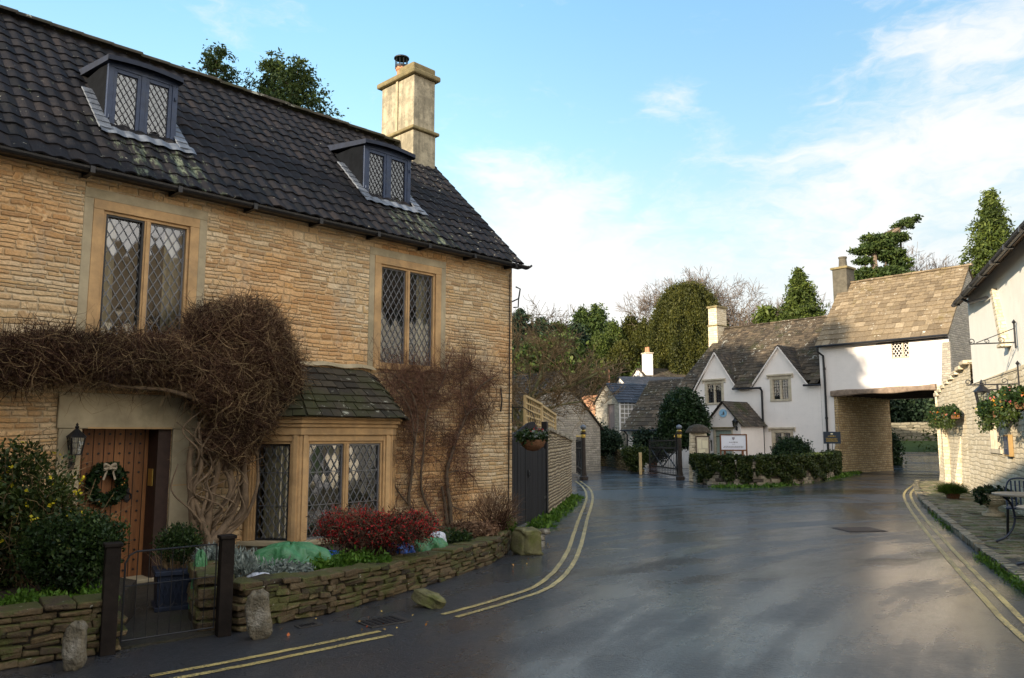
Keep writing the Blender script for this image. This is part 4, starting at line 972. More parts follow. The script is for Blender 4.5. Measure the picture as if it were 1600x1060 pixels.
mb.poly((-.6, GYB, 0), (.13, GYB, 0), (.13, GYB, 3.5), (-.6, GYB, 3.5))
mb.build('left_pier', M['arch_stone'], gate)
mb = MB(); mb.poly((4.2, 0, 0), (4.2, GYB, 0), (4.2, GYB, 3.55), (4.2, 0, 3.55)); mb.poly((4.2, -.01, 0), (GX1, -.01, 0), (GX1, -.01, 3.7), (4.2, -.01, 3.7)); mb.poly((4.2, GYB, 0), (GX1, GYB, 0), (GX1, GYB, 3.6), (4.2, GYB, 3.6))
mb.build('right_pier', M['pale_stone'], gate)
mb = MB()
for k in range(9): mb.box(-.3, 4.6, .3 + k * .58, .46 + k * .58, 3.42, 3.62)
mb.box(-.3, 4.6, .2, GYB, 3.62, 3.66); mb.build('ceiling_beam', plain('dark_beam', (.04, .028, .02), .9, .3, 8, .5, .01), gate)  # ceiling timber much darker than the lintel beam
mb = MB(); n = 16
def bm(u, v):
    a = v * 2 * math.pi; x = -.12 + 4.42 * u; zc = 3.52 + .10 * u + .008 * math.sin(u * 7); c, s = math.cos(a), math.sin(a)
    return (x, -.02 + .13 * (abs(c) ** .5) * (1 if c > 0 else -1), zc + (.13 + .02 * math.sin(u * 13)) * (abs(s) ** .5) * (1 if s > 0 else -1))
mb.grid(bm, 24, 16); mb.poly(*[bm(0, k / 16) for k in range(16)]); mb.build('lintel_beam', M['beam_wood'], gate)
mb = MB(); U_ = (1, 0, 0); sl_ = (GR - GEZ) / (GYB / 2 + .22); S_ = Vector((0, 1, sl_)).normalized(); Hh = (GYB / 2 + .22) * math.sqrt(1 + sl_ ** 2)
slate_roof(mb, (GX0 - .06, -.22, GEZ), U_, S_, GX1 - GX0 + .14, Hh, (.36, .15), (.42, .24), .028, jit=.016)
gr = mb.build('roof', M['slate_tan'], gate)
mb = MB(); simple_roof(mb, GX0 - .04, GX1 + .06, -.20, GYB + .2, GEZ, GR); mb.build('roof_underlay', M['slate_tan'], gr)
mb = MB(); x = GX0 - .05
while x < GX1: mb.cube((x + .2, GYB / 2, GR + .05), .40, .20, .07, ry=rnd.uniform(-.03, .03), jit=.012); x += .41
mb.build('ridge_stone', M['slate_tan'], gr)
M['dark_stack'] = plain('weathered_stack', (.10, .088, .066), .9, .3, 5, .6, .02, dirt=(.06, .06, .045), dirt_amt=.6)
ch = MB(); ch.box(-.90, -.20, 2.15, 2.95, 7.7, 9.55); c_ = ch.build('chimney', M['dark_stack'], gate, bevel=.02); ch = MB(); ch.box(-.97, -.13, 2.08, 3.02, 9.55, 9.66); ch.build('capping', M['chimney_cap'], c_, bevel=.02)
ch = MB(); ch.lathe((-.52, 2.5, 9.66), [(.2, 0), (.17, .42), (.2, .46), (.2, .52), (.14, .52)], 12); ch.build('pot', M['dark_stack'], c_)
# small leaded window in a timber frame
P_ = Panel((0, 0), (1, 0), (0, -1)); mb = MB(); a, b, c, d = hx
P_.bar(mb, a, b, c, c + .05, -.12, .01); P_.bar(mb, a, b, d - .04, d, -.12, .0); P_.bar(mb, (a + b) / 2 + .07, (a + b) / 2 + .14, c + .05, d - .04, -.12, .0); P_.bar(mb, a, a + .04, c + .05, d - .04, -.12, .0); P_.bar(mb, b - .04, b, c + .05, d - .04, -.12, .0)
w_ = mb.build('window', M['ashlar'], gate); mb = MB(); P_.rect(mb, a, b, c, d, -.08); mb.build('glass', M['glass'], w_); mb = MB(); P_.lattice(mb, a, b, c, d, -.07, .022, .14, .20); mb.build('leading', M['whitewash'], w_)
room(gate, a - .2, b + .2, .14, 1.2, c - .2, d + .2).name = 'room'
mb = MB(); mb.tube([(GX0, -.27, GEZ - .03), (GX1 + .05, -.27, GEZ - .03)], .055, 8); mb.tube([(2.0, -.05, GEZ - .12), (GX1, -.05, GEZ - .10)], .03, 6); mb.build('gutter', M['black_paint'], gate)
mb = MB(); mb.tube([(GX0 + .04, -.27, GEZ - .06), (GX0 + .06, -.26, GEZ - .25), (GX0 + .22, -.08, GEZ - .45), (GX0 + .24, -.07, 4.2), (GX0 + .24, -.07, .0)], .05, 8)
for z in (.9, 2.4, 4.6): mb.lathe((GX0 + .24, -.07, z), [(.065, 0), (.065, .1)], 8)
mb.build('downpipe', M['black_paint'], gate)
# leaning buttress against the right end of the front
mb = MB(); b0 = [(4.45, -.75, 0), (4.98, -.75, 0), (4.98, .05, 0), (4.45, .05, 0)]; b1 = [(4.55, -.28, 3.6), (4.95, -.28, 3.6), (4.95, .05, 3.6), (4.55, .05, 3.6)]
b2 = [(4.62, -.06, 5.4), (4.92, -.06, 5.4), (4.92, .05, 5.4), (4.62, .05, 5.4)]
mb.hexa(b0, b1); mb.hexa(b1, b2); mb.build('buttress', M['grey_stone'], gate, bevel=.03)

# ================================================================= white cottage
cot = empty('white_cottage', fr=CT, label='whitewashed cottage with two steep gables and dark stone slate roof behind the ivy covered wall', cat='cottage')
CX0, CX1, CZ, CR_, CRY = -8.3, GX0 - .01, 4.0, 7.42, 2.8
w1 = (-6.86, -5.72, 3.22, 4.42); w2 = (-3.16, -2.06, 3.27, 4.45); w3 = (-3.18, -2.06, .55, 1.96)
mb = MB(); hs = [(q[0] + .04, q[1] - .04, q[2] + .04, q[3] - .04) for q in (w1, w2, w3)]
g1 = (-7.42, -6.16, -4.98, 5.84); g2 = (-4.12, -2.62, -1.24, 5.84)
xs_cut = CZ
wall_panel(mb, CX0, CX1, 0, CZ - .05, 0, .18, [(h[0], h[1], h[2], min(h[3], CZ - .05)) if h[2] < CZ - .05 else h for h in hs])
for (l, a, r, az), h in ((g1, hs[0]), (g2, hs[1])):
    zb = CZ - .05; zt = h[3]
    f = lambda x: zb + (az - zb) * ((x - l) / (a - l) if x < a else (r - x) / (r - a))
    mb.poly((l, 0, zb), (h[0], 0, zb), (h[0], 0, f(h[0]))); mb.poly((h[1], 0, zb), (r, 0, zb), (h[1], 0, f(h[1])))
    mb.poly((h[0], 0, zt), (h[1], 0, zt), (h[1], 0, f(h[1])), (a, 0, az), (h[0], 0, f(h[0])))
mb.poly((CX0, 0, 0), (CX0, 0, CZ), (CX0, 5.4, CZ), (CX0, 5.4, 0)); mb.poly((CX0, 5.4, 0), (CX0, 5.4, CZ), (CX1, 5.4, CZ), (CX1, 5.4, 0)); mb.poly((CX0, .1, CZ), (CX0 + .8, CRY, CR_ - .2), (CX0, 5.4, CZ))
mb.build('wall', M['whitewash'], cot)
for q in (w1, w2, w3):
    w_, inn = window(cot, *q, frame='ashlar', sur=.14, mull=.12, sill=.10, came='came_dark', sq=True, dx=.125, dz=.14, hood=True, cw=.018, rec=.06)
room(cot, CX0 + .3, CX1 - .2, .22, 2.4, .3, CZ + .2).name = 'room'
mb = MB(); sl_ = (CR_ - CZ) / (CRY + .22); S_ = Vector((0, 1, sl_)).normalized(); Hh = (CRY + .22) * math.sqrt(1 + sl_ ** 2); Lr = CX1 - CX0 + .3
slate_roof(mb, (CX0 - .3, -.22, CZ), (1, 0, 0), S_, Lr, Hh, (.24, .11), (.30, .17), .02, left=lambda t: 1.15 * t, jit=.014,
           skip=lambda p: p.y < .06 and any(l - .02 < p.x < r + .02 for l, a, r, az in (g1, g2)))
cr = mb.build('roof', M['slate_old'], cot)
mb = MB(); zq = CZ + .24 * sl_; mb.poly((CX0 - .2, .03, zq), (CX1, .03, zq), (CX1, CRY, CR_), (CX0 + .86, CRY, CR_)); mb.poly((CX0 + .86, CRY, CR_), (CX1, CRY, CR_), (CX1, 5.6, CZ), (CX0 - .3, 5.6, CZ))
mb.poly((CX0 - .3, -.21, CZ - .01), (CX0 + .86, CRY, CR_), (CX0 - .3, 5.6, CZ)); mb.build('roof_underlay', M['slate_old'], cr)
mb = MB(); x = CX0 + .86
while x < CX1 - .3: mb.cube((x + .2, CRY, CR_ + .05), .38, .18, .06, ry=rnd.uniform(-.04, .04), jit=.012); x += .4
mb.build('ridge_stone', M['slate_old'], cr)
for (l, a, r, az) in (g1, g2):
    d_ = (az - CZ) / sl_ + .1
    mb = MB()
    for sx, ex, sg in ((l - .10, a, 1), (r + .10, a, -1)):
        Sv = Vector((ex - sx, 0, az + .03 - CZ + .12)); Hs = Sv.length; Sv.normalize(); base = (sx, -.10, CZ - .09)
        slate_roof(mb, base, (0, 1, 0), Sv, d_ + .15, Hs, (.22, .15), (.26, .17), .018, right=lambda t, d_=d_: .25 + d_ * t, jit=.012)
    g_ = mb.build('gable_roof', M['slate_dark'], cot)
    mb = MB()
    for sx in (l - .05, r + .05): mb.poly((sx, -.05, CZ - .1), (a, -.05, az), (a, d_, az), (sx, .0, CZ - .1))
    mb.build('gable_underlay', M['slate_dark'], g_)
    mb = MB()
    for sx in (l - .08, r + .08): mb.beam((sx, -.05, CZ - .06), (a, -.05, az + .0), .13, .05)
    mb.build('verge_mortar', M['whitewash'], g_)
    mb = MB(); N_ = 1
    mb.cube((r - .02, 1.1, CZ + .95), .25, .4, .03, ry=-.4); mb.build('flashing', M['lead'], g_)
ch = MB(); ch.box(-7.97, -7.40, 2.05, 3.0, 5.9, 7.55); ch.box(-7.95, -7.42, 2.07, 2.98, 7.55, 8.6); c_ = ch.build('chimney', M['pale_stone'], cot)
ch = MB(); ch.box(-8.02, -7.35, 2.0, 3.05, 7.55, 7.62); ch.build('string_course', M['chimney_cap'], c_, bevel=.02); ch = MB(); ch.box(-8.02, -7.35, 2.0, 3.05, 8.55, 8.66); ch.build('capping', M['chimney_cap'], c_, bevel=.02)
mb = MB(); mb.tube([(g1[2] - .1, -.22, 3.95), (-3.5, -.22, 3.93)], .05, 8); mb.build('gutter', M['black_paint'], cot); mb = MB(); mb.tube([(g2[2] - .1, -.22, 3.95), (CX1 + .12, -.22, 3.93)], .05, 8); mb.build('gutter', M['black_paint'], cot)
mb = MB(); mb.tube([(-3.55, -.2, 3.9), (-3.55, -.08, 3.8), (-3.55, -.08, 0)], .05, 8); mb.build('downpipe', M['black_paint'], cot)
# porch
px0, px1, py, pz, paz = -5.38, -3.52, -2.0, 2.22, 3.2; pa = (px0 + px1) / 2 + .02
pc = empty('porch', (0, 0, 0)); pc.parent = cot
mb = MB(); hd = [(-4.90, -4.02, 0, 1.92), (-5.24, -5.10, .95, 1.45)]
wall_panel(mb, px0, px1, 0, pz, py, .15, hd); mb.poly((px0, py, pz), (px1, py, pz), (pa, py, paz)); mb.poly((px1, py, 0), (px1, 0, 0), (px1, 0, pz), (px1, py, pz)); mb.poly((px0, 0, 0), (px0, py, 0), (px0, py, pz), (px0, 0, pz)); mb.build('wall', M['whitewash'], pc)
mb = MB()
for sx, ex in ((px0 - .14, pa), (px1 + .14, pa)):
    Sv = Vector((ex - sx, 0, paz + .05 - pz + .12)); Hs = Sv.length; Sv.normalize()
    slate_roof(mb, (sx, py - .12, pz - .11), (0, 1, 0), Sv, 2.1, Hs, (.20, .14), (.24, .17), .018, jit=.012)
pr = mb.build('roof', M['slate_dark'], pc)
mb = MB()
for sx in (px0 - .12, px1 + .12): mb.poly((sx, py - .1, pz - .12), (pa, py - .1, paz), (pa, 0, paz), (sx, 0, pz - .12))
mb.build('roof_underlay', M['slate_dark'], pr)
P_ = Panel((0, py), (1, 0), (0, -1)); mb = MB(); P_.bar(mb, -5.02, -4.90, 0, 1.92, -.1, .02); P_.bar(mb, -4.02, -3.94, 0, 1.92, -.1, .02); P_.bar(mb, -5.02, -3.94, 1.92, 1.99, -.1, .02); df = mb.build('door_frame', M['ashlar'], pc)
mb = MB(); P_.bar(mb, -5.15, -3.85, 2.0, 2.07, -.05, .07); mb.build('hood_stone', M['chimney_cap'], pc)
mb = MB(); P_.bar(mb, -4.90, -4.02, .05, 1.92, -.12, -.06); dr = mb.build('door', M['door_sage'], pc); mb = MB(); P_.bar(mb, -4.9, -4.4, 1.62, 1.65, -.06, -.045); mb.build('strap_hinge', M['black_iron'], dr)
mb = MB(); P_.rect(mb, -5.24, -5.10, .95, 1.45, -.08); mb.build('side_window', M['glass'], pc); mb = MB(); mb.box(-5.3, -5.0, py + .16, py + .5, .8, 1.6); mb.build('room', M['dark_room'], pc)
mb = MB(); pts = [(pa + .21 * math.cos(a), py - .01, 2.72 + .185 * math.sin(a)) for a in [i * math.pi / 12 for i in range(24)]]; mb.prism(pts, (0, -.03, 0)); pq = tag(mb.build('wall_plaque', plain('pale_blue_enamel', (.30, .55, .75), .4, .08, 10, .05, .002), None), 'oval pale blue plaque high on the white porch gable', 'plaque')
pq.location = CT.o; pq.rotation_euler = (0, 0, CT.rot)
mb = MB(); mb.prism([(pa - .02, py - .043, 2.62), (pa + .09, py - .043, 2.66), (pa + .07, py - .043, 2.78), (pa + .02, py - .043, 2.80), (pa - .01, py - .043, 2.72)], (0, -.005, 0)); mb.prism([(pa - .11, py - .043, 2.63), (pa - .04, py - .043, 2.64), (pa - .07, py - .043, 2.68)], (0, -.005, 0))
mb.build('emblem', M['came'], pq)

def lantern(name, loc, rz, label, size=1.0, arm=None, lit=False, cat='lantern'):
    """square black lantern with glass, finial, on a bracket towards local +y when arm is given"""
    t = empty(name, loc, rz, label, cat); s = size; mb = MB()
    for x in (-1, 1):
        for y in (-1, 1): mb.beam((x * .055 * s, y * .055 * s, 0), (x * .08 * s, y * .08 * s, .20 * s), .014 * s, .014 * s)
    mb.box(-.06 * s, .06 * s, -.06 * s, .06 * s, -.02 * s, .0); mb.box(-.09 * s, .09 * s, -.09 * s, .09 * s, .20 * s, .215 * s)
    for z in (.07, .135):
        for q in (((-1, -1), (1, -1)), ((1, -1), (1, 1)), ((1, 1), (-1, 1)), ((-1, 1), (-1, -1))):
            k = (.055 + .025 * z / .2) * s; mb.beam((q[0][0] * k, q[0][1] * k, z * s), (q[1][0] * k, q[1][1] * k, z * s), .008 * s, .008 * s)
    for x, y in ((0, -1), (0, 1), (1, 0), (-1, 0)): mb.beam((x * .055 * s, y * .055 * s, 0), (x * .08 * s, y * .08 * s, .2 * s), .008 * s, .008 * s)
    mb.build('cage', M['black_iron'], t)
    mb = MB(); mb.lathe((0, 0, .215 * s), [(.125 * s, 0), (.06 * s, .06 * s), (.03 * s, .09 * s), (.018 * s, .10 * s), (.028 * s, .125 * s), (.012 * s, .14 * s), (.018 * s, .155 * s), (0, .18 * s)], 8); mb.build('cap', M['black_iron'], t)
    mb = MB(); V0 = [(-.052 * s, -.052 * s), (.052 * s, -.052 * s), (.052 * s, .052 * s), (-.052 * s, .052 * s)]; V1 = [(x * 1.45, y * 1.45) for x, y in V0]
    for i in range(4): j = (i + 1) % 4; mb.poly((*V0[i], 0), (*V0[j], 0), (*V1[j], .2 * s), (*V1[i], .2 * s))
    mb.build('glass', M['glass'], t)
    mb = MB(); mb.lathe((0, 0, .0), [(.012 * s, 0), (.014 * s, .07 * s), (.02 * s, .09 * s), (.018 * s, .14 * s), (0, .15 * s)], 8); mb.build('bulb', M['cream_shade'], t)
    if arm: mb = MB(); mb.tube([Vector(p) * s for p in arm], .012 * s, 6); mb.cube((arm[-1][0] * s, arm[-1][1] * s, arm[-1][2] * s), .06 * s, .02 * s, .16 * s); mb.build('bracket', M['black_iron'], t)
    return t
p = CT.w(-3.72, py - .16, 2.10); lantern('wall_lantern', p, CT.rot, 'black wall lantern beside the sage green porch door', 1.1, [(0, 0, -.02), (0, .06, -.14), (0, .14, -.10)])
p = H.w(-7.00, -.17, 1.50); lantern('wall_lantern', p, H.rot, 'black wall lantern left of the brown plank door', .85, [(0, 0, -.02), (0, .03, -.14), (0, .13, -.12)])

# ---- low annexe at the left end
ann = empty('cottage_annexe', fr=CT, label='low white outbuilding with brown door under a long stone slate roof, left of the gables', cat='outbuilding')
AX0, AX1, AZ, AR, AY = -12.3, -8.7, 1.97, 4.82, 2.3
mb = MB(); dw = (-10.85, -10.12, 0, 1.85); wall_panel(mb, AX0 + .1, AX1 + .4, 0, AZ + .15, .12, .3, [dw])
mb.poly((AX0 + .1, .12, 0), (AX0 + .1, .12, AZ + .2), (AX0 + .1, AY, AR - .1), (AX0 + .1, 4.6, AZ + .2), (AX0 + .1, 4.6, 0)); mb.poly((AX0 + .1, 4.6, 0), (AX0 + .1, 4.6, AZ), (AX1 + .4, 4.6, AZ), (AX1 + .4, 4.6, 0))
mb.build('wall', M['whitewash'], ann)
mb = MB(); mb.box(dw[0], dw[1], .30, .35, 0, 1.85); mb.build('door', M['door_brown'], ann)
mb = MB(); sl_ = (AR - AZ) / (AY + .2); S_ = Vector((0, 1, sl_)).normalized(); Hh = (AY + .2) * math.sqrt(1 + sl_ ** 2)
slate_roof(mb, (AX0 - .05, -.2, AZ), (1, 0, 0), S_, AX1 - AX0 + .55, Hh, (.32, .14), (.36, .2), .024, jit=.016, right=lambda t: 4.15 + 1.0 * t)
ar = mb.build('roof', M['slate_old'], ann); mb = MB(); simple_roof(mb, AX0 - .03, AX1 + .9, -.19, 2 * AY + .19, AZ - .01, AR); mb.build('roof_underlay', M['slate_old'], ar)
mb = MB(); mb.tube([(AX0 - .05, -.26, AZ - .02), (AX1 + .3, -.26, AZ - .02)], .045, 8); mb.tube([(AX0 + .13, -.2, AZ - .03), (AX0 + .14, .08, 1.7), (AX0 + .14, .08, 0)], .04, 8); mb.build('gutter', M['black_paint'], ann)
for xx, zz in ((-11.6, 1.72), (-9.75, 1.72), (-11.5, 1.18)):
    q = CT.w(xx, -.0, zz - .12); t = empty('wall_planter', q, CT.rot, {-11.6: 'small hanging basket under the eave of the low annexe, left of its door', -9.75: 'small hanging basket under the eave right of the brown annexe door', -11.5: 'dark wall trough low on the white annexe wall'}[xx], 'planter', 'wall planters on the annexe')
    mb = MB(); mb.lathe((0, 0, 0), [(.02, -.08), (.10, -.04), (.13, .03), (.12, .03)], 10, squash=.8); mb.tube([(0, 0, .02), (0, .02, .2), (0, .1, .22)], .01); mb.build('basket', M['wicker'], t)
    foliage('foliage', [((0, 0, .08), (.16, .1, .08))], 12, 10, .03, .05, M['bush'], t)

# ================================================================= distant buildings down the lane
def small_house(name, label, fr, w, d, ez, rz, wallm, roofm, base=-.5, oh=.12, thick=.03, gauge=(.3, .2), cat='outbuilding', holes=()):
    """gable end faces local -y; ridge runs back along y"""
    t = empty(name, fr=fr, label=label, cat=cat); mb = MB()
    wall_panel(mb, 0, w, base, ez, 0, .15, list(holes)); mb.poly((0, 0, ez), (w, 0, ez), (w / 2, 0, rz - .05))
    mb.poly((w, 0, base), (w, d, base), (w, d, ez), (w, 0, ez)); mb.poly((0, d, base), (0, 0, base), (0, 0, ez), (0, d, ez)); mb.poly((w, d, base), (0, d, base), (0, d, ez), (w / 2, d, rz - .05), (w, d, ez)); mb.build('wall', wallm, t)
    mb = MB()
    for sx, ex in ((-oh, w / 2), (w + oh, w / 2)):
        z0 = ez - oh * (rz - ez) / (w / 2); Sv = Vector((ex - sx, 0, rz - z0)); Hs = Sv.length; Sv.normalize()
        slate_roof(mb, (sx, -oh, z0), (0, 1, 0), Sv, d + 2 * oh, Hs, gauge, (gauge[0] * 1.2, gauge[1] * 1.2), thick)
    r = mb.build('roof', roofm, t); mb = MB()
    for sx in (-oh, w + oh): z0 = ez - oh * (rz - ez) / (w / 2); mb.poly((sx, -oh, z0), (w / 2, -oh, rz), (w / 2, d + oh, rz), (sx, d + oh, z0))
    mb.build('roof_underlay', roofm, r); return t
# stone outbuilding with grey door, gable seen at an angle
a = W(931, 690, 48.5); b = W(968, 690, 46); f1 = Frame((a.x, a.y), (b.x - a.x, b.y - a.y)); L1 = (Vector((b.x - a.x, b.y - a.y, 0))).length; ez1 = W(968, 627, 46).z; rz1 = W(951, 599, 47.2).z
t = small_house('stone_outbuilding', 'small stone outbuilding with grey plank door in its gable end and dark slate roof', f1, L1, 3.4, ez1, rz1, M['grey_stone'], M['blue_slate'], holes=[(L1 * .52, L1 * .82, 1.15, ez1 - .15)])
mb = MB(); mb.box(L1 * .52, L1 * .82, .1, .15, 1.15, ez1 - .15); mb.build('door', M['door_grey'], t)
P_ = Panel((L1, 0), (0, 1), (1, 0)); mb = MB(); P_.lattice(mb, .1, 3.2, ez1 - 1.5, ez1 - .05, .03, .05, .26, .26, sq=True); P_.bar(mb, 0, .08, .8, ez1, .01, .06); mb.build('trellis', M['whitewash'], t)
# long barn, gable toward us
a = W(802, 690, 34); b = W(938, 690, 38); f2 = Frame((a.x, a.y), (b.x - a.x, b.y - a.y)); L2 = Vector((b.x - a.x, b.y - a.y, 0)).length
small_house('stone_barn', 'long grey stone barn gable half hidden by the bare mossy tree', f2, L2, 7, W(938, 668, 38).z, W(862, 584, 36).z + .1, M['grey_stone'], M['slate_dark'])
# orange tiled roof behind
a = W(875, 690, 56); b = W(955, 690, 52); f3 = Frame((a.x, a.y), (b.x - a.x, b.y - a.y)); L3 = Vector((b.x - a.x, b.y - a.y, 0)).length
t = empty('tiled_barn', fr=f3, label='barn with an orange clay tile roof behind the stone outbuilding', cat='barn'); mb = MB(); z0, z1 = W(915, 652, 54).z, W(915, 618, 56.5).z
Sv = Vector((0, 2.6, z1 - z0)); Hs = Sv.length; Sv.normalize(); slate_roof(mb, (0, -.1, z0), (1, 0, 0), Sv, L3, Hs, (.3, .3), (.25, .25), .03, jit=.02); mb.build('roof', M['red_tile'], t)
mb = MB(); mb.poly((0, 0, -.5), (L3, 0, -.5), (L3, 0, z0 + .1), (0, 0, z0 + .1)); mb.poly((0, 0, -.5), (0, 0, z0), (0, 2.6, z1), (0, 5.2, z0), (0, 5.2, -.5)); mb.poly((L3, 0, -.5), (L3, 5.2, -.5), (L3, 5.2, z0), (L3, 2.6, z1), (L3, 0, z0))
mb.poly((0, 2.6, z1), (L3, 2.6, z1), (L3, 5.2, z0), (0, 5.2, z0)); mb.build('wall', M['grey_stone'], t)
# far white house with a tall stack
a = W(976, 640, 66); b = W(1022, 640, 60); f4 = Frame((a.x, a.y), (b.x - a.x, b.y - a.y)); L4 = Vector((b.x - a.x, b.y - a.y, 0)).length
t = small_house('far_house', 'far white house with a tall twin potted chimney above the low roofs', f4, L4, 6, W(1000, 604, 62).z, W(1003, 574, 62).z, M['whitewash'], M['slate_old'], cat='house')
mb = MB(); c0 = W(1006, 575, 62); q = f4.loc(c0); zt = W(1006, 553, 62).z; mb.box(q.x - .4, q.x + .4, .1, .7, q.z - 1.2, zt); c_ = mb.build('chimney', M['whitewash'], t, bevel=.02); mb = MB(); mb.box(q.x - .46, q.x + .46, .05, .75, zt, zt + .08)
mb.build('capping', M['pale_stone'], c_)
for dx in (-.18, .2): mb = MB(); mb.lathe((q.x + dx, .4, zt + .08), [(.12, 0), (.10, .42), (.12, .45)], 10); mb.build('pot', M['terracotta'], c_)
a = W(958, 640, 60); b = W(982, 640, 56); f5 = Frame((a.x, a.y), (b.x - a.x, b.y - a.y)); L5 = Vector((b.x - a.x, b.y - a.y, 0)).length
t = small_house('far_cottage', 'small far cottage gable with a dark roof and thin orange flue', f5, L5, 5, W(970, 606, 58).z, W(970, 589, 58).z, M['whitewash'], M['blue_slate'], cat='cottage')
mb = MB(); mb.tube([(0.0, -.3, 3.5), (0.0, -.3, W(957, 578, 60).z)], .09, 8); mb.build('flue', M['terracotta'], t)
# greenhouse on the hillside
c0 = W(882, 612, 72); t = empty('greenhouse', c0 - Vector((0, 0, 1.6)), .1, 'white framed greenhouse on the slope beyond the barn', 'greenhouse')
mb = MB(); mb.prism([(-1.3, 0, .2), (1.3, 0, .2), (1.5, 0, 1.3), (-1.5, 0, 1.3)], (0, 3, 0)); mb.build('base_wall', M['pale_stone'], t); mb = MB(); mb.prism([(-1.6, 0, 1.3), (1.6, 0, 1.3), (1.45, 1.4, 1.95), (-1.3, 1.4, 1.95)], (0, .1, 0)); mb.build('roof', M['whitewash'], t)

# ================================================================= walls, gates and posts
def rubble_wall(name, label, pts, h, th, mat, rows=5, length=.24, parent=None, cope=True, jit=.012, cat='wall', tex=None, batter=.0):
    """dry stone wall: each stone modelled, joined as one wall; h = list of heights at pts"""
    P = [Vector((p[0], p[1], 0)) for p in pts]; L = [(P[i + 1] - P[i]).length for i in range(len(P) - 1)]; T = sum(L)
    def at(s):
        i = 0
        while i < len(L) - 1 and s > L[i]: s -= L[i]; i += 1
        u = min(1, s / L[i]); d = (P[i + 1] - P[i]).normalized(); return P[i].lerp(P[i + 1], u), d, h[i] * (1 - u) + h[i + 1] * u
    mb = MB()
    for r in range(rows):
        s = -rnd.random() * length * .5; last = r == rows - 1
        while s < T:
            ln = length * rnd.uniform(.55, 1.6) * (1.1 if last else 1); c = s + ln / 2
            if c > T: break
            p, d, hh = at(max(0, c)); rh = hh / rows; z = rh * (r + .5); t_ = th * (1 + batter * (1 - r / rows)) * (1.08 if last and cope else 1) + rnd.uniform(-.035, .035)
            mb.cube((p.x, p.y, z + rnd.uniform(-.008, .008)), ln * .97, t_, rh * rnd.uniform(.86, 1.0), rz=math.atan2(d.y, d.x) + rnd.uniform(-.03, .03), ry=rnd.uniform(-.03, .03), jit=jit); s += ln
    for i in range(len(P) - 1):    # hearting, a little inside the faces
        d = (P[i + 1] - P[i]); a, b = P[i], P[i + 1]; n_ = Vector((-d.y, d.x, 0)).normalized() * (th / 2 - .035)
        mb.hexa([a - n_, b - n_, b + n_, a + n_], [a - n_ + Vector((0, 0, h[i] * .96)), b - n_ + Vector((0, 0, h[i + 1] * .96)), b + n_ + Vector((0, 0, h[i + 1] * .96)), a + n_ + Vector((0, 0, h[i] * .96))], .0)
    o = mb.build(name, mat, parent, bevel=.012); return tag(o, label, cat) if label else o
M['block_moss'] = mat_rubble('mossy_wall_stone', [(.022, .016, .010), (.09, .063, .033), (.135, .097, .05), (.07, .047, .022), (.20, .155, .085)], (.042, .046, .009), .55)
M['block_grey'] = mat_rubble('grey_wall_stone', [(.06, .05, .04), (.30, .26, .20), (.38, .34, .27), (.24, .20, .15)], (.07, .09, .02), .2)
gwp = [G(372, 990), G(420, 978), G(510, 962), G(600, 937), G(700, 905), G(770, 880), G(797, 858), G(801, 843)]
gwp = [(p.x - .08, p.y + .12) for p in gwp]
rubble_wall('garden_wall', 'low mossy rubble wall curving round the bed beneath the bay window', gwp, [.42, .41, .38, .35, .32, .32, .32, .34], .27, M['block_moss'], 7, .17)
gl_ = [(-3.22, 6.52), (-3.75, 6.12), (-4.5, 5.5), (-5.6, 4.7)]
rubble_wall('garden_wall', 'low mossy rubble wall below the yellow flowered shrub at the left edge', gl_, [.42, .42, .42, .42], .30, M['block_moss'], 8, .19)
rubble_wall('garden_wall', 'dark stub of wall just behind the right gatepost', [(-2.62, 7.1), (-2.95, 7.75)], [.47, .50], .30, M['block_moss'], 5, .2)
# beds of soil
mb = MB(); mb.prism([(*gwp[0], 0), (*gwp[1], 0), (*gwp[2], 0), (*gwp[3], 0), (*gwp[4], 0), (*gwp[5], 0), (*gwp[6], 0), tuple(H.w(-.02, -.02)), tuple(H.w(-5.5, -.02)), (-3.0, 8.0, 0)], (0, 0, .29)); tag(mb.build('soil', M['soil']), kind='structure')
mb = MB(); mb.prism([(-3.25, 6.55, 0), (-3.55, 7.6, 0), tuple(H.w(-7.2, -.02)), tuple(H.w(-10.5, -.02)), (-5.6, 4.75, 0), (-3.75, 6.15, 0)], (0, 0, .34)); tag(mb.build('planting_bed', M['soil']), kind='structure')
mb = MB(); mb.prism([(-3.15, 6.45, 0), (-2.55, 6.95, 0), (-2.9, 7.9, 0), tuple(H.w(-5.75, -.06)), tuple(H.w(-6.95, -.06)), (-3.6, 7.6, 0)], (0, 0, .02)); tag(mb.build('path', M['dark_path']), kind='structure')
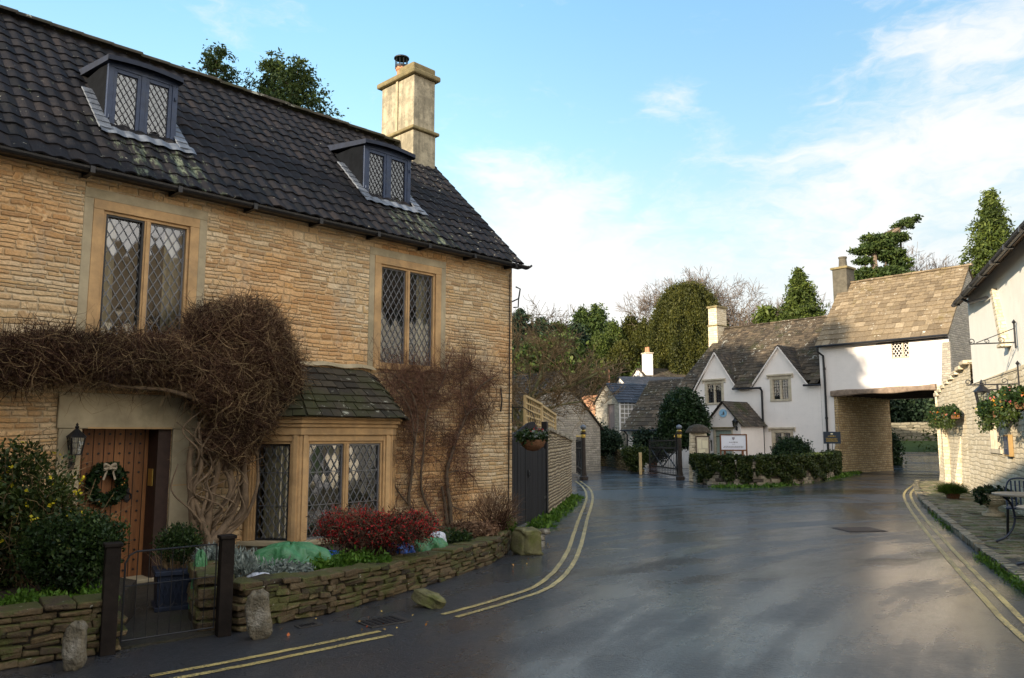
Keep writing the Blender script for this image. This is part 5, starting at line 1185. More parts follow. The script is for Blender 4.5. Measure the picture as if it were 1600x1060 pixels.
# gate posts + wire gate
for (x, y, h, lab) in ((-3.17, 6.36, .85, 'black square gatepost at the left side of the little wire gate'), (-2.47, 6.93, .84, 'black square gatepost between the wire gate and the curved garden wall')):
    t = empty('gatepost', (x, y, 0), .6, lab, 'gatepost', 'posts of the garden gate'); mb = MB(); mb.box(-.055, .055, -.055, .055, 0, h - .03); mb.build('post', M['dark_post'], t, bevel=.004); mb = MB(); mb.box(-.068, .068, -.068, .068, h - .03, h); mb.build('cap', M['dark_post'], t, bevel=.006)
A_ = Vector((-3.11, 6.41, 0)); B_ = Vector((-2.52, 6.89, 0)); t = empty('wire_gate', A_, math.atan2(B_.y - A_.y, B_.x - A_.x), 'thin black wire garden gate with an arched top corner', 'gate'); Lg = (B_ - A_).length
mb = MB(); mb.tube([(.02, 0, .08), (.02, 0, .68), (.05, 0, .74), (.10, 0, .765), (Lg - .02, 0, .77), (Lg - .02, 0, .08), (.02, 0, .08)], .008, 6); mb.tube([(.02, 0, .50), (Lg - .02, 0, .50)], .004)
mb.build('frame', M['black_iron'], t); mb = MB()
for k in range(1, 8): x = .02 + k * (Lg - .04) / 8; mb.tube([(x, 0, .08), (x, 0, .77)], .0035, 5); mb.tube([(x, 0, .30), (x + .03, 0, .33), (x + .06, 0, .30)], .003, 4)
mb.build('wires', M['black_iron'], t)
# boulders
def boulder(name, loc, s, mat, rot=(0, 0, 0), seed=1, p=3.4):
    R_ = random.Random(seed); mb = MB(); ph = [R_.uniform(0, 6) for _ in range(6)]
    def f(u, v):
        a = u * 2 * math.pi; b = (v - .5) * math.pi; c, s_, cb, sb = math.cos(a), math.sin(a), math.cos(b), math.sin(b); sp = lambda q: (abs(q) ** (2 / p)) * (1 if q >= 0 else -1)
        k = 1 + .09 * math.sin(3 * a + ph[0] + 2 * b) + .07 * math.sin(5 * b + ph[1] + a) + .05 * math.sin(7 * a + ph[2]) + .04 * math.sin(11 * b + 4 * a + ph[4]) + .03 * math.sin(17 * a - 9 * b + ph[5])
        return Matrix.Rotation(rot[2], 3, 'Z') @ Matrix.Rotation(rot[0], 3, 'X') @ Matrix.Rotation(rot[1], 3, 'Y') @ Vector((s[0] * k * sp(cb) * sp(c), s[1] * k * sp(cb) * sp(s_), s[2] * (1 + .05 * math.sin(4 * a + ph[3])) * sp(sb)))
    mb.grid(f, 40, 28); o = mb.build(name, mat, None, smooth=True); o.location = loc; return o
q = G(108, 1050); tag(boulder('boulder', (q.x, q.y + .06, .16), (.068, .07, .175), M['lichen_stone'], (0, .04, 0), 3), 'upright pale stone bollard at the bottom left before the garden wall', 'boulder', 'stones along the garden wall')
q = G(400, 1000); tag(boulder('boulder', (q.x, q.y + .06, .18), (.095, .085, .205), M['lichen_stone'], (0, -.10, .3), 5), 'upright tapering pale stone beside the right black gatepost', 'boulder', 'stones along the garden wall')
q = G(668, 950); tag(boulder('boulder', (q.x, q.y + .05, .075), (.17, .08, .075), M['mossy_block'], (0, .22, -.5), 8), 'fallen mossy stone lying against the curved garden wall', 'boulder', 'stones along the garden wall')
q = G(822, 868); o = tag(boulder('mounting_block', (q.x + .02, q.y + .18, .16), (.17, .20, .20), M['mossy_block'], (0, 0, .4), 2, 5.0), 'squat moss covered stone block at the foot of the dark wooden gate', 'stone block')
for i, (px, py_, s) in enumerate(((838, 845, .10), (850, 835, .09), (845, 855, .06))):
    q = G(px, py_); tag(boulder('rock', (q.x, q.y + .1, .03), (s * 1.5, s, .05), M['lichen_stone'], (0, 0, i), 20 + i), ['flat pale rock right of the mossy block', 'flat rock nearest the yard wall foot', 'smallest rock in front of the dark gate'][i], 'rock', 'rocks at the gate foot')
# dark wooden double gate
A_ = H.w(.04, .10); B_ = Vector((.72, 16.55, 0)); t = empty('wooden_gate', A_, math.atan2(B_.y - A_.y, B_.x - A_.x), 'tall dark boarded double gate with a swept top beside the stone cottage', 'gate'); Lg = (B_ - A_).length
def gtop(s):  # profile along 0..1
    return 1.70 + .26 * smooth(.0, .62, s) - .55 * smooth(.62, .95, s)
mb = MB(); n = 26; half = Lg * .36
for k in range(n):
    a, b = k * Lg / n + .003, (k + 1) * Lg / n - .003; za, zb_ = gtop(a / Lg), gtop(b / Lg); o = rnd.uniform(-.004, .004)
    mb.hexa([(a, o, .07), (b, o, .07), (b, .035 + o, .07), (a, .035 + o, .07)], [(a, o, za), (b, o, zb_), (b, .035 + o, zb_), (a, .035 + o, za)])
lf = mb.build('boards', M['gate_wood'], t)
mb = MB(); hm = Lg * .45; mb.lathe((0, 0, 0), [(0, 0), (0, 0)], 3); mb.tube([(hm + .05 + .05 * math.cos(a), -.02, .95 + .05 * math.sin(a)) for a in [i * math.pi / 8 for i in range(17)]], .008); mb.cube((hm + .05, -.01, .99), .10, .015, .10); mb.build('ring_handle', M['black_iron'], t)
mb = MB(); mb.box(Lg - .06, Lg + .06, -.03, .09, 0, 1.98); mb.build('gatepost', M['black_paint'], t, bevel=.006); mb = MB(); mb.box(-.03, .05, -.0, .08, 0, 1.95); mb.build('gatepost', M['black_paint'], t)
for z in (.45, 1.62): mb = MB(); mb.box(.0, .22, -.012, -.002, z, z + .05); mb.box(Lg - .3, Lg, -.012, -.002, z - .05, z); mb.build('hinge', M['black_iron'], t)
# yard wall beyond the gate: coursed rubble curving away
yw = [Vector((.76, 16.66, 0)), Vector((1.05, 18.3, 0)), Vector((1.38, 20.2, 0)), Vector((1.66, 22.0, 0)), Vector((1.68, 22.9, 0)), Vector((1.45, 23.7, 0)), Vector((.7, 24.6, 0))]
yh = [1.80, 1.72, 1.63, 1.53, 1.46, 1.42, 1.40]; mb = MB(); L_ = 0
for i in range(len(yw) - 1):
    a, b = yw[i], yw[i + 1]; d = (b - a).normalized(); n_ = Vector((-d.y, d.x, 0)) * .38
    mb.poly(a, b, b + Vector((0, 0, yh[i + 1])), a + Vector((0, 0, yh[i]))); mb.poly(a + n_, b + n_, b + n_ + Vector((0, 0, yh[i + 1])), a + n_ + Vector((0, 0, yh[i])))
    if i == 0: mb.poly(a, a + n_, a + n_ + Vector((0, 0, yh[0])), a + Vector((0, 0, yh[0])))
yo = tag(mb.build('yard_wall', M['yard_stone']), 'tall coursed rubble wall continuing from the dark wooden gate', 'wall')
mb = MB()
for i in range(len(yw) - 1):
    a, b = yw[i], yw[i + 1]; d = (b - a).normalized(); n_ = Vector((-d.y, d.x, 0)); k = max(1, int((b - a).length / .3))
    for j in range(k): p = a.lerp(b, (j + .5) / k) + n_ * .19; z = yh[i] + (yh[i + 1] - yh[i]) * (j + .5) / k; mb.cube((p.x, p.y, z + .03), (b - a).length / k * .97, .46, .07, rz=math.atan2(d.y, d.x), ry=rnd.uniform(-.04, .04), jit=.012)
mb.build('coping', M['block_grey'], yo, bevel=.01)
# pale timber trellis behind
def trellis_panel(A, B, z0a, z1a, z1b, label):
    t = empty('trellis_panel', A, math.atan2(B.y - A.y, B.x - A.x), label, 'trellis', 'pale trellis panels'); L = (Vector((B.x, B.y, 0)) - Vector((A.x, A.y, 0))).length; mb = MB()
    mb.box(0, .07, -.02, .03, z0a, z1a); mb.box(L - .07, L, -.02, .03, z0a, z1b)
    mb.beam((0, 0, z1a), (L, 0, z1b), .06, .05); mb.box(.07, L - .07, -.02, .03, z0a, z0a + .05); mb.build('frame', M['trellis'], t); mb = MB()
    n = 9
    for k in range(1, n):
        f = k / n; mb.beam((.07, .01, z0a + (z1a - z0a) * f), (L - .07, .01, z0a + (z1b - z0a) * f), .022, .035)
    for k in range(1, 7): x = .07 + (L - .14) * k / 7; zt = z1a + (z1b - z1a) * x / L; mb.box(x - .012, x + .012, .008, .03, z0a + .05, zt)
    mb.build('slats', M['trellis'], t)
A_ = W(820, 640, 16.8); B_ = W(846, 640, 18.6); C_ = W(868, 640, 20.4); A_.z = B_.z = C_.z = 0
trellis_panel(A_, B_, 1.3, W(820, 619, 16.8).z, W(845, 632, 18.6).z, 'nearer pale timber trellis panel above the dark gate'); trellis_panel(B_, C_, 1.3, W(846, 634, 18.6).z, W(868, 649, 20.4).z, 'farther pale timber trellis panel above the yard wall')
# entrance gates
def iron_post(x, y, lab):
    t = empty('iron_post', (x, y, 0), 0, lab, 'gatepost', 'black entrance gateposts with gilt finials'); mb = MB(); mb.lathe((0, 0, 0), [(.17, 0), (.17, .12), (.12, .16), (.09, .35), (.075, 1.72), (.11, 1.74), (.11, 1.80)], 14); mb.box(-.02, .06, -.13, -.05, .2, .55); mb.build('shaft', plain('brown_black_iron', (.035, .024, .018), .5, .3, 10, .2, .003), t)
    mb = MB(); mb.lathe((0, 0, 1.60), [(.085, 0), (.09, .05), (.085, .12)], 14); mb.lathe((0, 0, 1.80), [(.06, 0), (.11, .05), (.06, .1)], 14); mb.build('gilt_band', M['gold'], t)
    mb = MB(); mb.lathe((0, 0, 1.90), [(.03, 0), (.10, .05), (.12, .10), (.08, .17), (0, .20)], 14); mb.build('finial', M['lead'], t, smooth=True)
iron_post(2.73, 30.1, 'tall black iron post with gilt collar at the left of the lane mouth'); iron_post(6.42, 30.2, 'tall black iron post with gilt collar next to the notice board pier')
def estate_gate(A, B, lab, low=False):
    t = empty('iron_gate', A, math.atan2(B.y - A.y, B.x - A.x), lab, 'gate', 'open iron entrance gates'); L = (Vector((B.x - A.x, B.y - A.y, 0))).length; mb = MB(); zt = 1.45
    for p, q in (((0, 0, .1), (0, 0, 1.75)), ((L, 0, .1), (L, 0, 1.5)), ((0, 0, .15), (L, 0, .15)), ((0, 0, .4), (L, 0, .4)), ((0, 0, 1.2), (L, 0, 1.15)), ((0, 0, 1.5), (L, 0, 1.42))): mb.beam(p, q, .05, .05)
    for p, q in (((0, 0, .4), (L / 2, 0, 1.2)), ((L / 2, 0, .4), (0, 0, 1.2)), ((L / 2, 0, .4), (L, 0, 1.2)), ((L, 0, .4), (L / 2, 0, 1.2))): mb.beam(p, q, .035, .035)
    mb.build('frame', M['black_iron'], t); mb = MB(); n = 18
    for k in range(1, n): x = L * k / n; mb.beam((x, 0, .15), (x, 0, 1.62 if k % 2 else 1.5), .016, .016)
    mb.build('bars', M['black_iron'], t); mb = MB()
    for k in range(1, n, 4 if low else 99): mb.lathe((L * k / n, 0, 1.60), [(.0, 0), (.022, .03), (0, .12)], 6)
    mb.build('spear_tips', M['gold'], t)
estate_gate(Vector((6.33, 30.35, 0)), Vector((6.0, 34.4, 0)), 'open black iron gate leaf on the right of the lane mouth'); estate_gate(Vector((2.68, 30.25, 0)), Vector((2.75, 33.6, 0)), 'open black iron gate leaf on the left behind the yard wall', True)
# notice pier
q = Vector((6.93, 29.35, 0)); t = empty('notice_pier', q, -.25, 'pale stone pier with a domed cap carrying a glazed notice case', 'pier'); mb = MB()
mb.hexa([(-.36, -.3, 0), (.36, -.3, 0), (.36, .3, 0), (-.36, .3, 0)], [(-.30, -.26, 1.78), (.32, -.26, 1.78), (.32, .26, 1.78), (-.30, .26, 1.78)]); mb.build('pier', M['pale_stone'], t, bevel=.03)
mb = MB(); mb.lathe((0.01, 0, 1.78), [(.47, 0), (.46, .06), (.36, .20), (.18, .30), (0, .33)], 12, squash=.85); mb.build('cap', M['slate_old'], t)
mb = MB(); mb.box(-.08, .42, -.36, -.28, .95, 1.66); mb.build('case', plain('dark_stained_case', (.05, .025, .015), .6, .2, 12, .2, .003), t, bevel=.006)
mb = MB(); mb.box(-.04, .38, -.365, -.361, 1.0, 1.62); mb.build('backing', plain('notice_cork', (.58, .50, .36), .8, .1, 6, .1, .002), t); mb = MB(); mb.box(-.01, .13, -.371, -.367, 1.2, 1.55); mb.box(.16, .35, -.371, -.367, 1.22, 1.5); mb.box(.02, .26, -.371, -.367, 1.03, 1.18); mb.build('notices', M['cream_shade'], t)
mb = MB(); mb.box(-.24, -.16, -.34, -.29, .45, .62); mb.build('box', M['black_iron'], t)
# ivy wall
iw = catmull([(6.75, 28.6, 0), (6.95, 27.6, 0), (8.14, 26.75, 0), (9.8, 27.6, 0), (11.8, 30.2, 0), (13.2, 32.6, 0), (13.9, 34.3, 0)], 3)
rubble_wall('ivy_wall', 'rubble wall curtained with clipped ivy in front of the white cottage', [(p.x, p.y) for p in iw], [.82] * len(iw), .4, M['block_grey'], 7, .26)
nI = 46000; P0 = np.array([list(p) for p in iw]); seg = rng.random(nI) * (len(iw) - 1.001); i0 = seg.astype(int); fr_ = (seg - i0)[:, None]; base = P0[i0] * (1 - fr_) + P0[i0 + 1] * fr_
dirv = unit(P0[i0 + 1] - P0[i0]); nrm = np.stack([dirv[:, 1], -dirv[:, 0], np.zeros(nI)], 1); sd = rng.random(nI); u_ = seg / len(iw)
low = .22 + .16 * np.sin(seg * 2.1) + .10 * np.sin(seg * 5.3) + .3 * (1 - np.minimum(1, seg / 2.5)); zz = low + (1.0 - low) * rng.random(nI) ** .8; across = np.where(sd < .75, .24, .24 - rng.random(nI) * .48) + rng.normal(size=nI) * .035 + .05 * np.sin(zz * 9 + seg * 4)
topm = sd > .75; zz = np.where(topm, .93 + rng.normal(size=nI) * .04 + .03 * np.sin(seg * 3), zz); C = base + nrm * across[:, None]; C[:, 2] = zz
V_, F_ = leaf_quads(C, .07, 1.2, None, 0, nrm, 1.2); tag(np_mesh('ivy', V_, F_, M['ivy']), 'dense dark ivy hanging over the rubble wall before the white cottage', 'ivy', kind='stuff')
# signs
def text_lines(mb, x0, x1, z, y, h, n, R_):
    for k in range(n):
        a = x0 + rnd.uniform(0, .04) * (x1 - x0); b = x1 - rnd.uniform(0, .1) * (x1 - x0); x = a; zz = z - k * h * 1.9
        while x < b:
            w_ = R_.uniform(.5, 2.4) * h; mb.box(x, min(b, x + w_), y - .004, y, zz - h / 2, zz + h / 2 * R_.uniform(.5, 1)); x += w_ + h * .45
c0 = W(1146, 692, 28.6); t = empty('sign_board', (c0.x, c0.y, 0), -.22, 'white notice board with a small crest, in a dark frame behind the ivy wall', 'sign'); zc = c0.z; hw, hh = .43, .27
mb = MB(); mb.box(-hw, hw, -.01, .02, zc - hh + .02, zc + hh); mb.build('panel', plain('white_sign_face', (.80, .82, .90), .4, .03, 4, .02, .002), t)
mb = MB(); mb.box(-hw - .05, hw + .05, -.03, .03, zc + hh, zc + hh + .04); mb.box(-hw - .05, -hw, -.03, .03, zc - hh - .45, zc + hh); mb.box(hw, hw + .05, -.03, .03, zc - hh - .2, zc + hh); mb.box(-hw, hw, -.03, .03, zc - hh - .03, zc - hh + .02); mb.box(-hw + .08, -hw + .16, -.02, .02, 0.3, zc - hh - .03); mb.box(hw - .16, hw - .08, -.02, .02, 0.3, zc - hh - .03)
mb.build('frame', M['door_brown'], t)
R_ = random.Random(4); mb = MB(); mb.prism([(-.05, -.012, zc + .20), (.05, -.012, zc + .20), (.045, -.012, zc + .13), (0, -.012, zc + .09), (-.045, -.012, zc + .13)], (0, -.004, 0)); text_lines(mb, -.16, .18, zc + .02, -.012, .035, 1, R_); text_lines(mb, -.05, .06, zc - .05, -.012, .02, 1, R_); text_lines(mb, -.36, .36, zc - .13, -.012, .026, 2, R_)
mb.build('lettering', plain('grey_lettering', (.30, .28, .32), .6, .05, 4, .02, .002), t)
c0 = W(1300, 684, 32.2); t = empty('sign_board', (c0.x, c0.y, 0), -.5, 'small dark blue board with gilt lettering on a thin post beside the arch', 'sign'); zc = c0.z
mb = MB(); mb.box(-.33, .33, -.01, .02, zc - .25, zc + .24); mb.build('panel', plain('dark_blue_board', (.025, .035, .05), .5, .1, 5, .02, .002), t, bevel=.005)
mb = MB(); text_lines(mb, -.16, .16, zc + .06, -.012, .035, 1, R_); text_lines(mb, -.24, .24, zc - .03, -.012, .022, 4, R_); mb.build('lettering', M['gold'], t); mb = MB(); mb.prism([(-.04, -.012, zc + .13), (.04, -.012, zc + .13), (.05, -.012, zc + .17), (0, -.012, zc + .18), (-.05, -.012, zc + .17)], (0, -.004, 0)); mb.build('crest', M['cream_shade'], t)
mb = MB(); mb.box(-.012, .012, 0.0, .02, .3, zc - .25); mb.build('post', M['black_iron'], t)
# lane walls left, beyond the gates
lw = [(p.x, p.y) for p in (G(938, 727), G(965, 731), G(1000, 738))]
rubble_wall('lane_wall', 'low dark stone wall along the far side of the left lane', lw, [.95, .95, 1.0], .4, M['garden_stone'], 8, .3)
rubble_wall('lane_wall', 'dark stone wall beneath the climbers at the far left of the lane', [(1.2, 43), (5.2, 43.5)], [1.1, 1.1], .4, M['garden_stone'], 8, .35)
q = G(925, 731); mb = MB(); mb.box(-.2, .2, -.06, .06, 0, 1.05); mb.box(-.24, -.16, -.08, .08, 0, 1.15); mb.box(.16, .24, -.08, .08, 0, 1.15); o = tag(mb.build('wicket_gate', M['gate_wood'], None), 'small dark wooden wicket gate at the end of the lane', 'gate'); o.location = q
q = G(1001, 742); mb = MB(); mb.box(-.06, .06, -.06, .06, 0, .95); o = tag(mb.build('timber_post', M['trellis'], None, bevel=.01), 'short pale timber post in front of the open iron gate', 'post'); o.location = q
# retaining wall and bank through the arch
gp = [Vector((x, 52.5 - .15 * (x - 26), 0)) for x in (17, 21, 25, 29, 34, 40)]
mb = MB()
for a, b in zip(gp[:-1], gp[1:]): mb.poly((a.x, a.y, .6), (b.x, b.y, .6), (b.x, b.y, 2.6), (a.x, a.y, 2.5)); mb.poly((a.x, a.y, 2.5), (b.x, b.y, 2.6), (b.x + .1, b.y + .4, 2.6), (a.x + .1, a.y + .4, 2.5))
tag(mb.build('retaining_wall', stone_mat('bank_rubble', [(.22, .20, .15), (.31, .28, .21), (.16, .14, .10)], .2, .5, (.12, .11, .08), .02, 1.0, stain=(.12, .12, .05), stain_amt=.5, bdist=.04)), 'rough pale retaining wall seen through the arch', 'wall')
mb = MB(); mb.grid(lambda u, v: (16 + 24 * u, 47.2 + (6.5 - .15 * (24 * u - 10)) * v - .6 * u, .66 + .75 * v ** .8), 10, 5); tag(mb.build('grass_bank', M['grass'], smooth=True), kind='structure')
# ================================================================= inn on the right
I = Frame((13.0, 22.4), (-.383, -.924))
inn = empty('inn', fr=I, label='white rendered inn with rough pale stone ground floor at the right edge', cat='inn')
IX0, IX1, IZ = .15, 13.5, 5.35
IXU = 1.5
mb = MB(); wall_panel(mb, IXU, IX1, 3.05, IZ + .1, 0, .2, [(8.6, 9.8, 3.5, 4.7)]); mb.poly((IXU, 0, 3.05), (IXU, 0, IZ), (IXU, 7, IZ), (IXU, 7, 3.05)); mb.poly((IXU, 0, IZ), (IXU, 3.5, IZ + 3.6), (IXU, 7, IZ)); mb.poly((IX1, 0, 0), (IX1, 7, 0), (IX1, 7, IZ), (IX1, 3.5, IZ + 3.6), (IX1, 0, IZ)); mb.poly((IX0, 7, 0), (IX0, 7, IZ), (IX1, 7, IZ), (IX1, 7, 0))
mb.build('wall', M['cream_wall'], inn)
mb = MB(); wn = (3.75, 5.15, 1.30, 2.55); wall_panel(mb, IX0, IX1, 0, 3.05, -.05, .25, [wn, (8.2, 9.6, 1.2, 2.5)]); mb.poly((IX0, -.05, 3.05), (IX1, -.05, 3.05), (IX1, .02, 3.09), (IX0, .02, 3.09)); mb.poly((IX0, -.05, 0), (IX0, -.05, 3.05), (IX0, 7, 3.05), (IX0, 7, 0)); mb.build('ground_floor_wall', M['pale_stone'], inn)
window(inn, wn[0] - .02, wn[1] + .02, wn[2] - .02, wn[3] + .02, y=-.05, lights=3, frame='ashlar', sur=.12, mull=.09, came='came_dark', rec=.05)
window(inn, 8.58, 9.82, 3.48, 4.72, lights=2, frame='ashlar', sur=.1)
room(inn, 3.4, 5.5, .22, 1.5, 1.0, 2.8).name = 'room'; room(inn, 8.0, 10, .22, 1.5, .9, 4.9).name = 'room'
# eave: roof slates, sloping soffit with rafters, heavy gutter
mb = MB(); S_ = Vector((0, 1, 1.0)).normalized(); slate_roof(mb, (IXU + .05, -.30, IZ - .05), (1, 0, 0), S_, IX1 - IXU, 5.4, (.34, .2), (.4, .25), .025); ir = mb.build('roof', M['slate_dark'], inn)
mb = MB(); mb.poly((IXU + .07, -.28, IZ - .04), (IX1, -.28, IZ - .04), (IX1, 3.5, IZ + 3.72), (IXU + .07, 3.5, IZ + 3.72)); mb.poly((IXU + .07, 3.5, IZ + 3.72), (IX1, 3.5, IZ + 3.72), (IX1, 7.4, IZ), (IXU + .07, 7.4, IZ)); mb.build('roof_underlay', M['slate_dark'], ir)
mb = MB(); k = IXU + .2
while k < IX1: mb.beam((k, -.26, IZ - .12), (k, .25, IZ + .34), .07, .09); k += .45
mb.box(IXU + .1, IX1, -.28, -.25, IZ - .16, IZ - .05); mb.build('rafters', M['beam_wood'], ir)
mb = MB(); gy, gz_ = -.345, IZ - .12
mb.grid(lambda u, v: (IXU + .05 + (IX1 - IXU) * u, gy + .065 * math.cos(math.pi * v), gz_ - .065 * math.sin(math.pi * v)), 16, 8); mb.grid(lambda u, v: (IXU + .05 + (IX1 - IXU) * u, gy + .055 * math.cos(math.pi * v), gz_ - .055 * math.sin(math.pi * v)), 16, 8)
for i in range(9): mb.box(IXU + .4 + i * 1.4, IXU + .48 + i * 1.4, gy - .075, gy + .1, gz_ - .08, gz_ + .005)
mb.tube([(2.9, gy, gz_ - .03), (3.2, gy + .15, gz_ - .2), (4.9, -.08, gz_ - .35)], .035, 6); mb.build('gutter', M['black_paint'], inn)
mb = MB(); a0, a1 = I.at(1549, 452, -.08), I.at(1570, 537, -.08)
mb.hexa([(a1.x - .16, -.16, a1.z), (a1.x + .16, -.16, a1.z), (a1.x + .16, .02, a1.z), (a1.x - .16, .02, a1.z)], [(a0.x - .13, -.10, a0.z), (a0.x + .13, -.10, a0.z), (a0.x + .13, .02, a0.z), (a0.x - .13, .02, a0.z)])
mb.box(a1.x - .22, a1.x + .22, -.2, .02, a1.z - .08, a1.z); mb.build('leaning_pilaster', M['pale_stone'], inn, bevel=.02)
mb = MB(); q = I.at(1574, 697, -.12); mb.box(q.x - .30, q.x + .25, -.14, -.055, q.z - .22, q.z + .24); mn = tag(mb.build('menu_board', plain('board_frame', (.30, .19, .07), .5, .15, 8, .1, .002), None, bevel=.006), 'wooden framed dark menu board on the inn wall below the window', 'menu board'); mn.location = I.o; mn.rotation_euler = (0, 0, I.rot)
mb = MB(); mb.box(q.x - .26, q.x + .21, -.146, -.142, q.z - .18, q.z + .20); mb.build('board', plain('menu_face', (.05, .06, .10), .4, .2, 8, .02, .002), mn)
mb = MB(); text_lines(mb, q.x - .2, q.x + .15, q.z + .08, -.148, .018, 5, R_); mb.build('lettering', M['came'], mn)
# stone wall with stepped coping joining arch and inn
A_ = Vector((15.25, 28.1, 0)); B_ = Vector((13.05, 22.3, 0)); F6 = Frame((A_.x, A_.y), (B_.x - A_.x, B_.y - A_.y)); L6 = (B_ - A_).length
t = empty('stair_wall', fr=F6, label='sunlit pale stone wall with a rising stepped top between the arch and the inn', cat='wall')
mb = MB()
def sw(u, v):
    zt = 3.02 + .75 * u; bul = .12 * math.sin(v * 3.0 + u * 5) * .5 - .22 * max(0, .45 - v) ** 1.2; return (u * L6 - .22 * max(0, .5 - v) * (1 - u) ** 3, bul, zt * v)
mb.grid(sw, 14, 10); mb.poly((0, 0, 0), (0, 0, 3.02), (0, .5, 3.02), (0, .5, 0)); mb.grid(lambda u, v: (L6 * u, .5 * v, 3.02 + .75 * u), 6, 1); mb.poly((0, .5, 0), (0, .5, 3.0), (L6, .5, 3.7), (L6, .5, 0))
mb.build('wall', M['pale_stone'], t)
mb = MB()
for k in range(8): x = L6 * (k + .5) / 8; mb.box(x - .36, x + .34, -.1, .55, 3.02 + .75 * x / L6, 3.14 + .75 * x / L6)
mb.build('coping', M['pale_stone'], t, bevel=.015)
mb = MB(); mb.box(1.55, 1.95, -.16, .05, 0, 2.2); mb.hexa([(4.3, -.35, 0), (4.75, -.35, 0), (4.75, .02, 0), (4.3, .02, 0)], [(4.4, -.02, 1.9), (4.7, -.02, 1.9), (4.7, .02, 1.9), (4.4, .02, 1.9)]); mb.build('buttress', M['pale_stone'], t, bevel=.03)
# iron sign brackets
for (px, py, py2, L, lab) in ((1592, 527, 535, .80, 'upper black iron sign bracket on the white part of the inn'), (1598, 577, 600, .92, 'lower black iron scroll bracket above the lantern of the inn')):
    q = I.at(px, py2, 0); t = empty('sign_bracket', I.w(q.x, -.06, q.z), I.rot, lab, 'bracket', 'iron sign brackets on the inn'); h = .38
    mb = MB(); mb.beam((0, 0, -.12), (0, 0, h), .03, .03); mb.tube([(0, 0, 0), (0, -L, 0)], .014, 6); mb.tube([(0, 0, h * .75), (0, -L * .85, .02)], .009, 6)
    sp = lambda cy, r: [(0, cy + r * (1 - a / 9) * math.cos(a), .0 + r + r * (1 - a / 9) * math.sin(a) - .0) for a in [-1.57 + i * .35 for i in range(22)]]
    mb.tube(sp(-L + .03, .055), .010, 5); mb.tube(sp(-L + .30, .045), .008, 5); mb.tube(sp(-.25, .06), .008, 5); mb.lathe((0, 0, h), [(.02, 0), (.04, .03), (.02, .06), (0, .09)], 8); mb.build('ironwork', M['black_iron'], t)
q = I.w(5.75, -.45, 2.33); lantern('hanging_lantern', q, I.rot, 'black square lantern hung on the sunlit inn front beneath the scroll bracket', 1.5, [(0, 0, .17), (0, .08, .24), (0, .2, .24)])
def flower_trough(cx, L, w, h, fr, z, y, lab, blooms, dens=1.0):
    t = empty('flower_basket', fr.w(cx, y, z), fr.rot, lab, 'flower basket', 'planted baskets on the inn front'); mb = MB(); mb.box(-L / 2 + .06, L / 2 - .06, -.1, .12, -.12, .02); mb.tube([(0, .1, .0), (0, -y, .1)], .02); mb.build('trough', M['wicker'], t)
    bl = [((x, -.02, .06 + rnd.uniform(-.05, .05)), (.26, .22, h * rnd.uniform(.8, 1.2))) for x in np.linspace(-L / 2 + .2, L / 2 - .2, max(2, int(L / .3)))]
    foliage('foliage', bl, int(130 * L * dens), 16, .04, .055, M['hebe'], t, 1.6, -.2, .6, .6); foliage('trails', [((x, -.1, -.18), (.10, .1, .22)) for x in np.linspace(-L / 2 + .15, L / 2 - .15, int(L / .35) + 1)], int(50 * L), 10, .04, .045, M['ivy'], t, 1.5, -.8, .3)
    foliage('blooms', [(b[0], (b[1][0] * 1.05, b[1][1] * 1.1, b[1][2] * 1.05)) for b in bl], int(26 * L), 3, .02, .05, blooms, t, 1.1, fill=.08)
F6w = F6
flower_trough(3.5, 4.2, .3, .17, F6, 2.30, -.30, 'long planter of orange and pink flowers on the sunlit stone wall', M['orange_bloom'])
flower_trough(I.at(1556, 636, -.3).x, 1.3, .3, .15, I, 2.18, -.35, 'dark leafy basket with yellow flowers under the hanging lantern', M['yellow_flower'])
flower_trough(I.at(1590, 630, -.3).x + .1, 1.7, .3, .17, I, 2.28, -.40, 'largest leafy basket at the right edge over the inn window', M['orange_bloom'], 1.2)
# planter urn, potted grass, tables, chair
q = G(1552, 806, .09); t = empty('stone_urn', (q.x, q.y, .09), 0, 'shallow carved stone urn with trailing ivy beside the cafe tables', 'planter'); mb = MB()
mb.lathe((0, 0, 0), [(.20, 0), (.20, .06), (.11, .09), (.08, .15), (.10, .18), (.24, .24), (.31, .33), (.335, .42), (.35, .45), (.30, .45), (.27, .40)], 20); mb.build('bowl', M['pale_stone'], t); foliage('ivy', [((0, 0, .46), (.33, .33, .10)), ((-.25, -.1, .38), (.14, .14, .14)), ((.2, -.25, .36), (.12, .12, .14))], 220, 8, .03, .05, M['bush'], t); foliage('variegated_leaves', [((.2, -.3, .33), (.14, .1, .12))], 40, 5, .03, .04, M['white_bloom'], t)
q = G(1489, 779, .09); t = empty('potted_grass', (q.x, q.y, .09), 0, 'round tuft of bright green grass in a low pot against the inn wall', 'potted plant'); mb = MB(); mb.lathe((0, 0, 0), [(.14, 0), (.19, .16), (.21, .17)], 14); mb.build('pot', M['wicker'], t)
n_ = 1800; S0 = np.stack([rng.normal(size=n_) * .09, rng.normal(size=n_) * .09, np.full(n_, .14)], 1); D0 = S0 * np.array([4, 4, 0]) + np.array([0, 0, .8]) + rng.normal(size=(n_, 3)) * .3; twigs('grass_blades', S0, D0, rng.uniform(.15, .32, n_), .006, M['grass_leaf'], t, 3, .15, np.array([0, 0, -.12]))
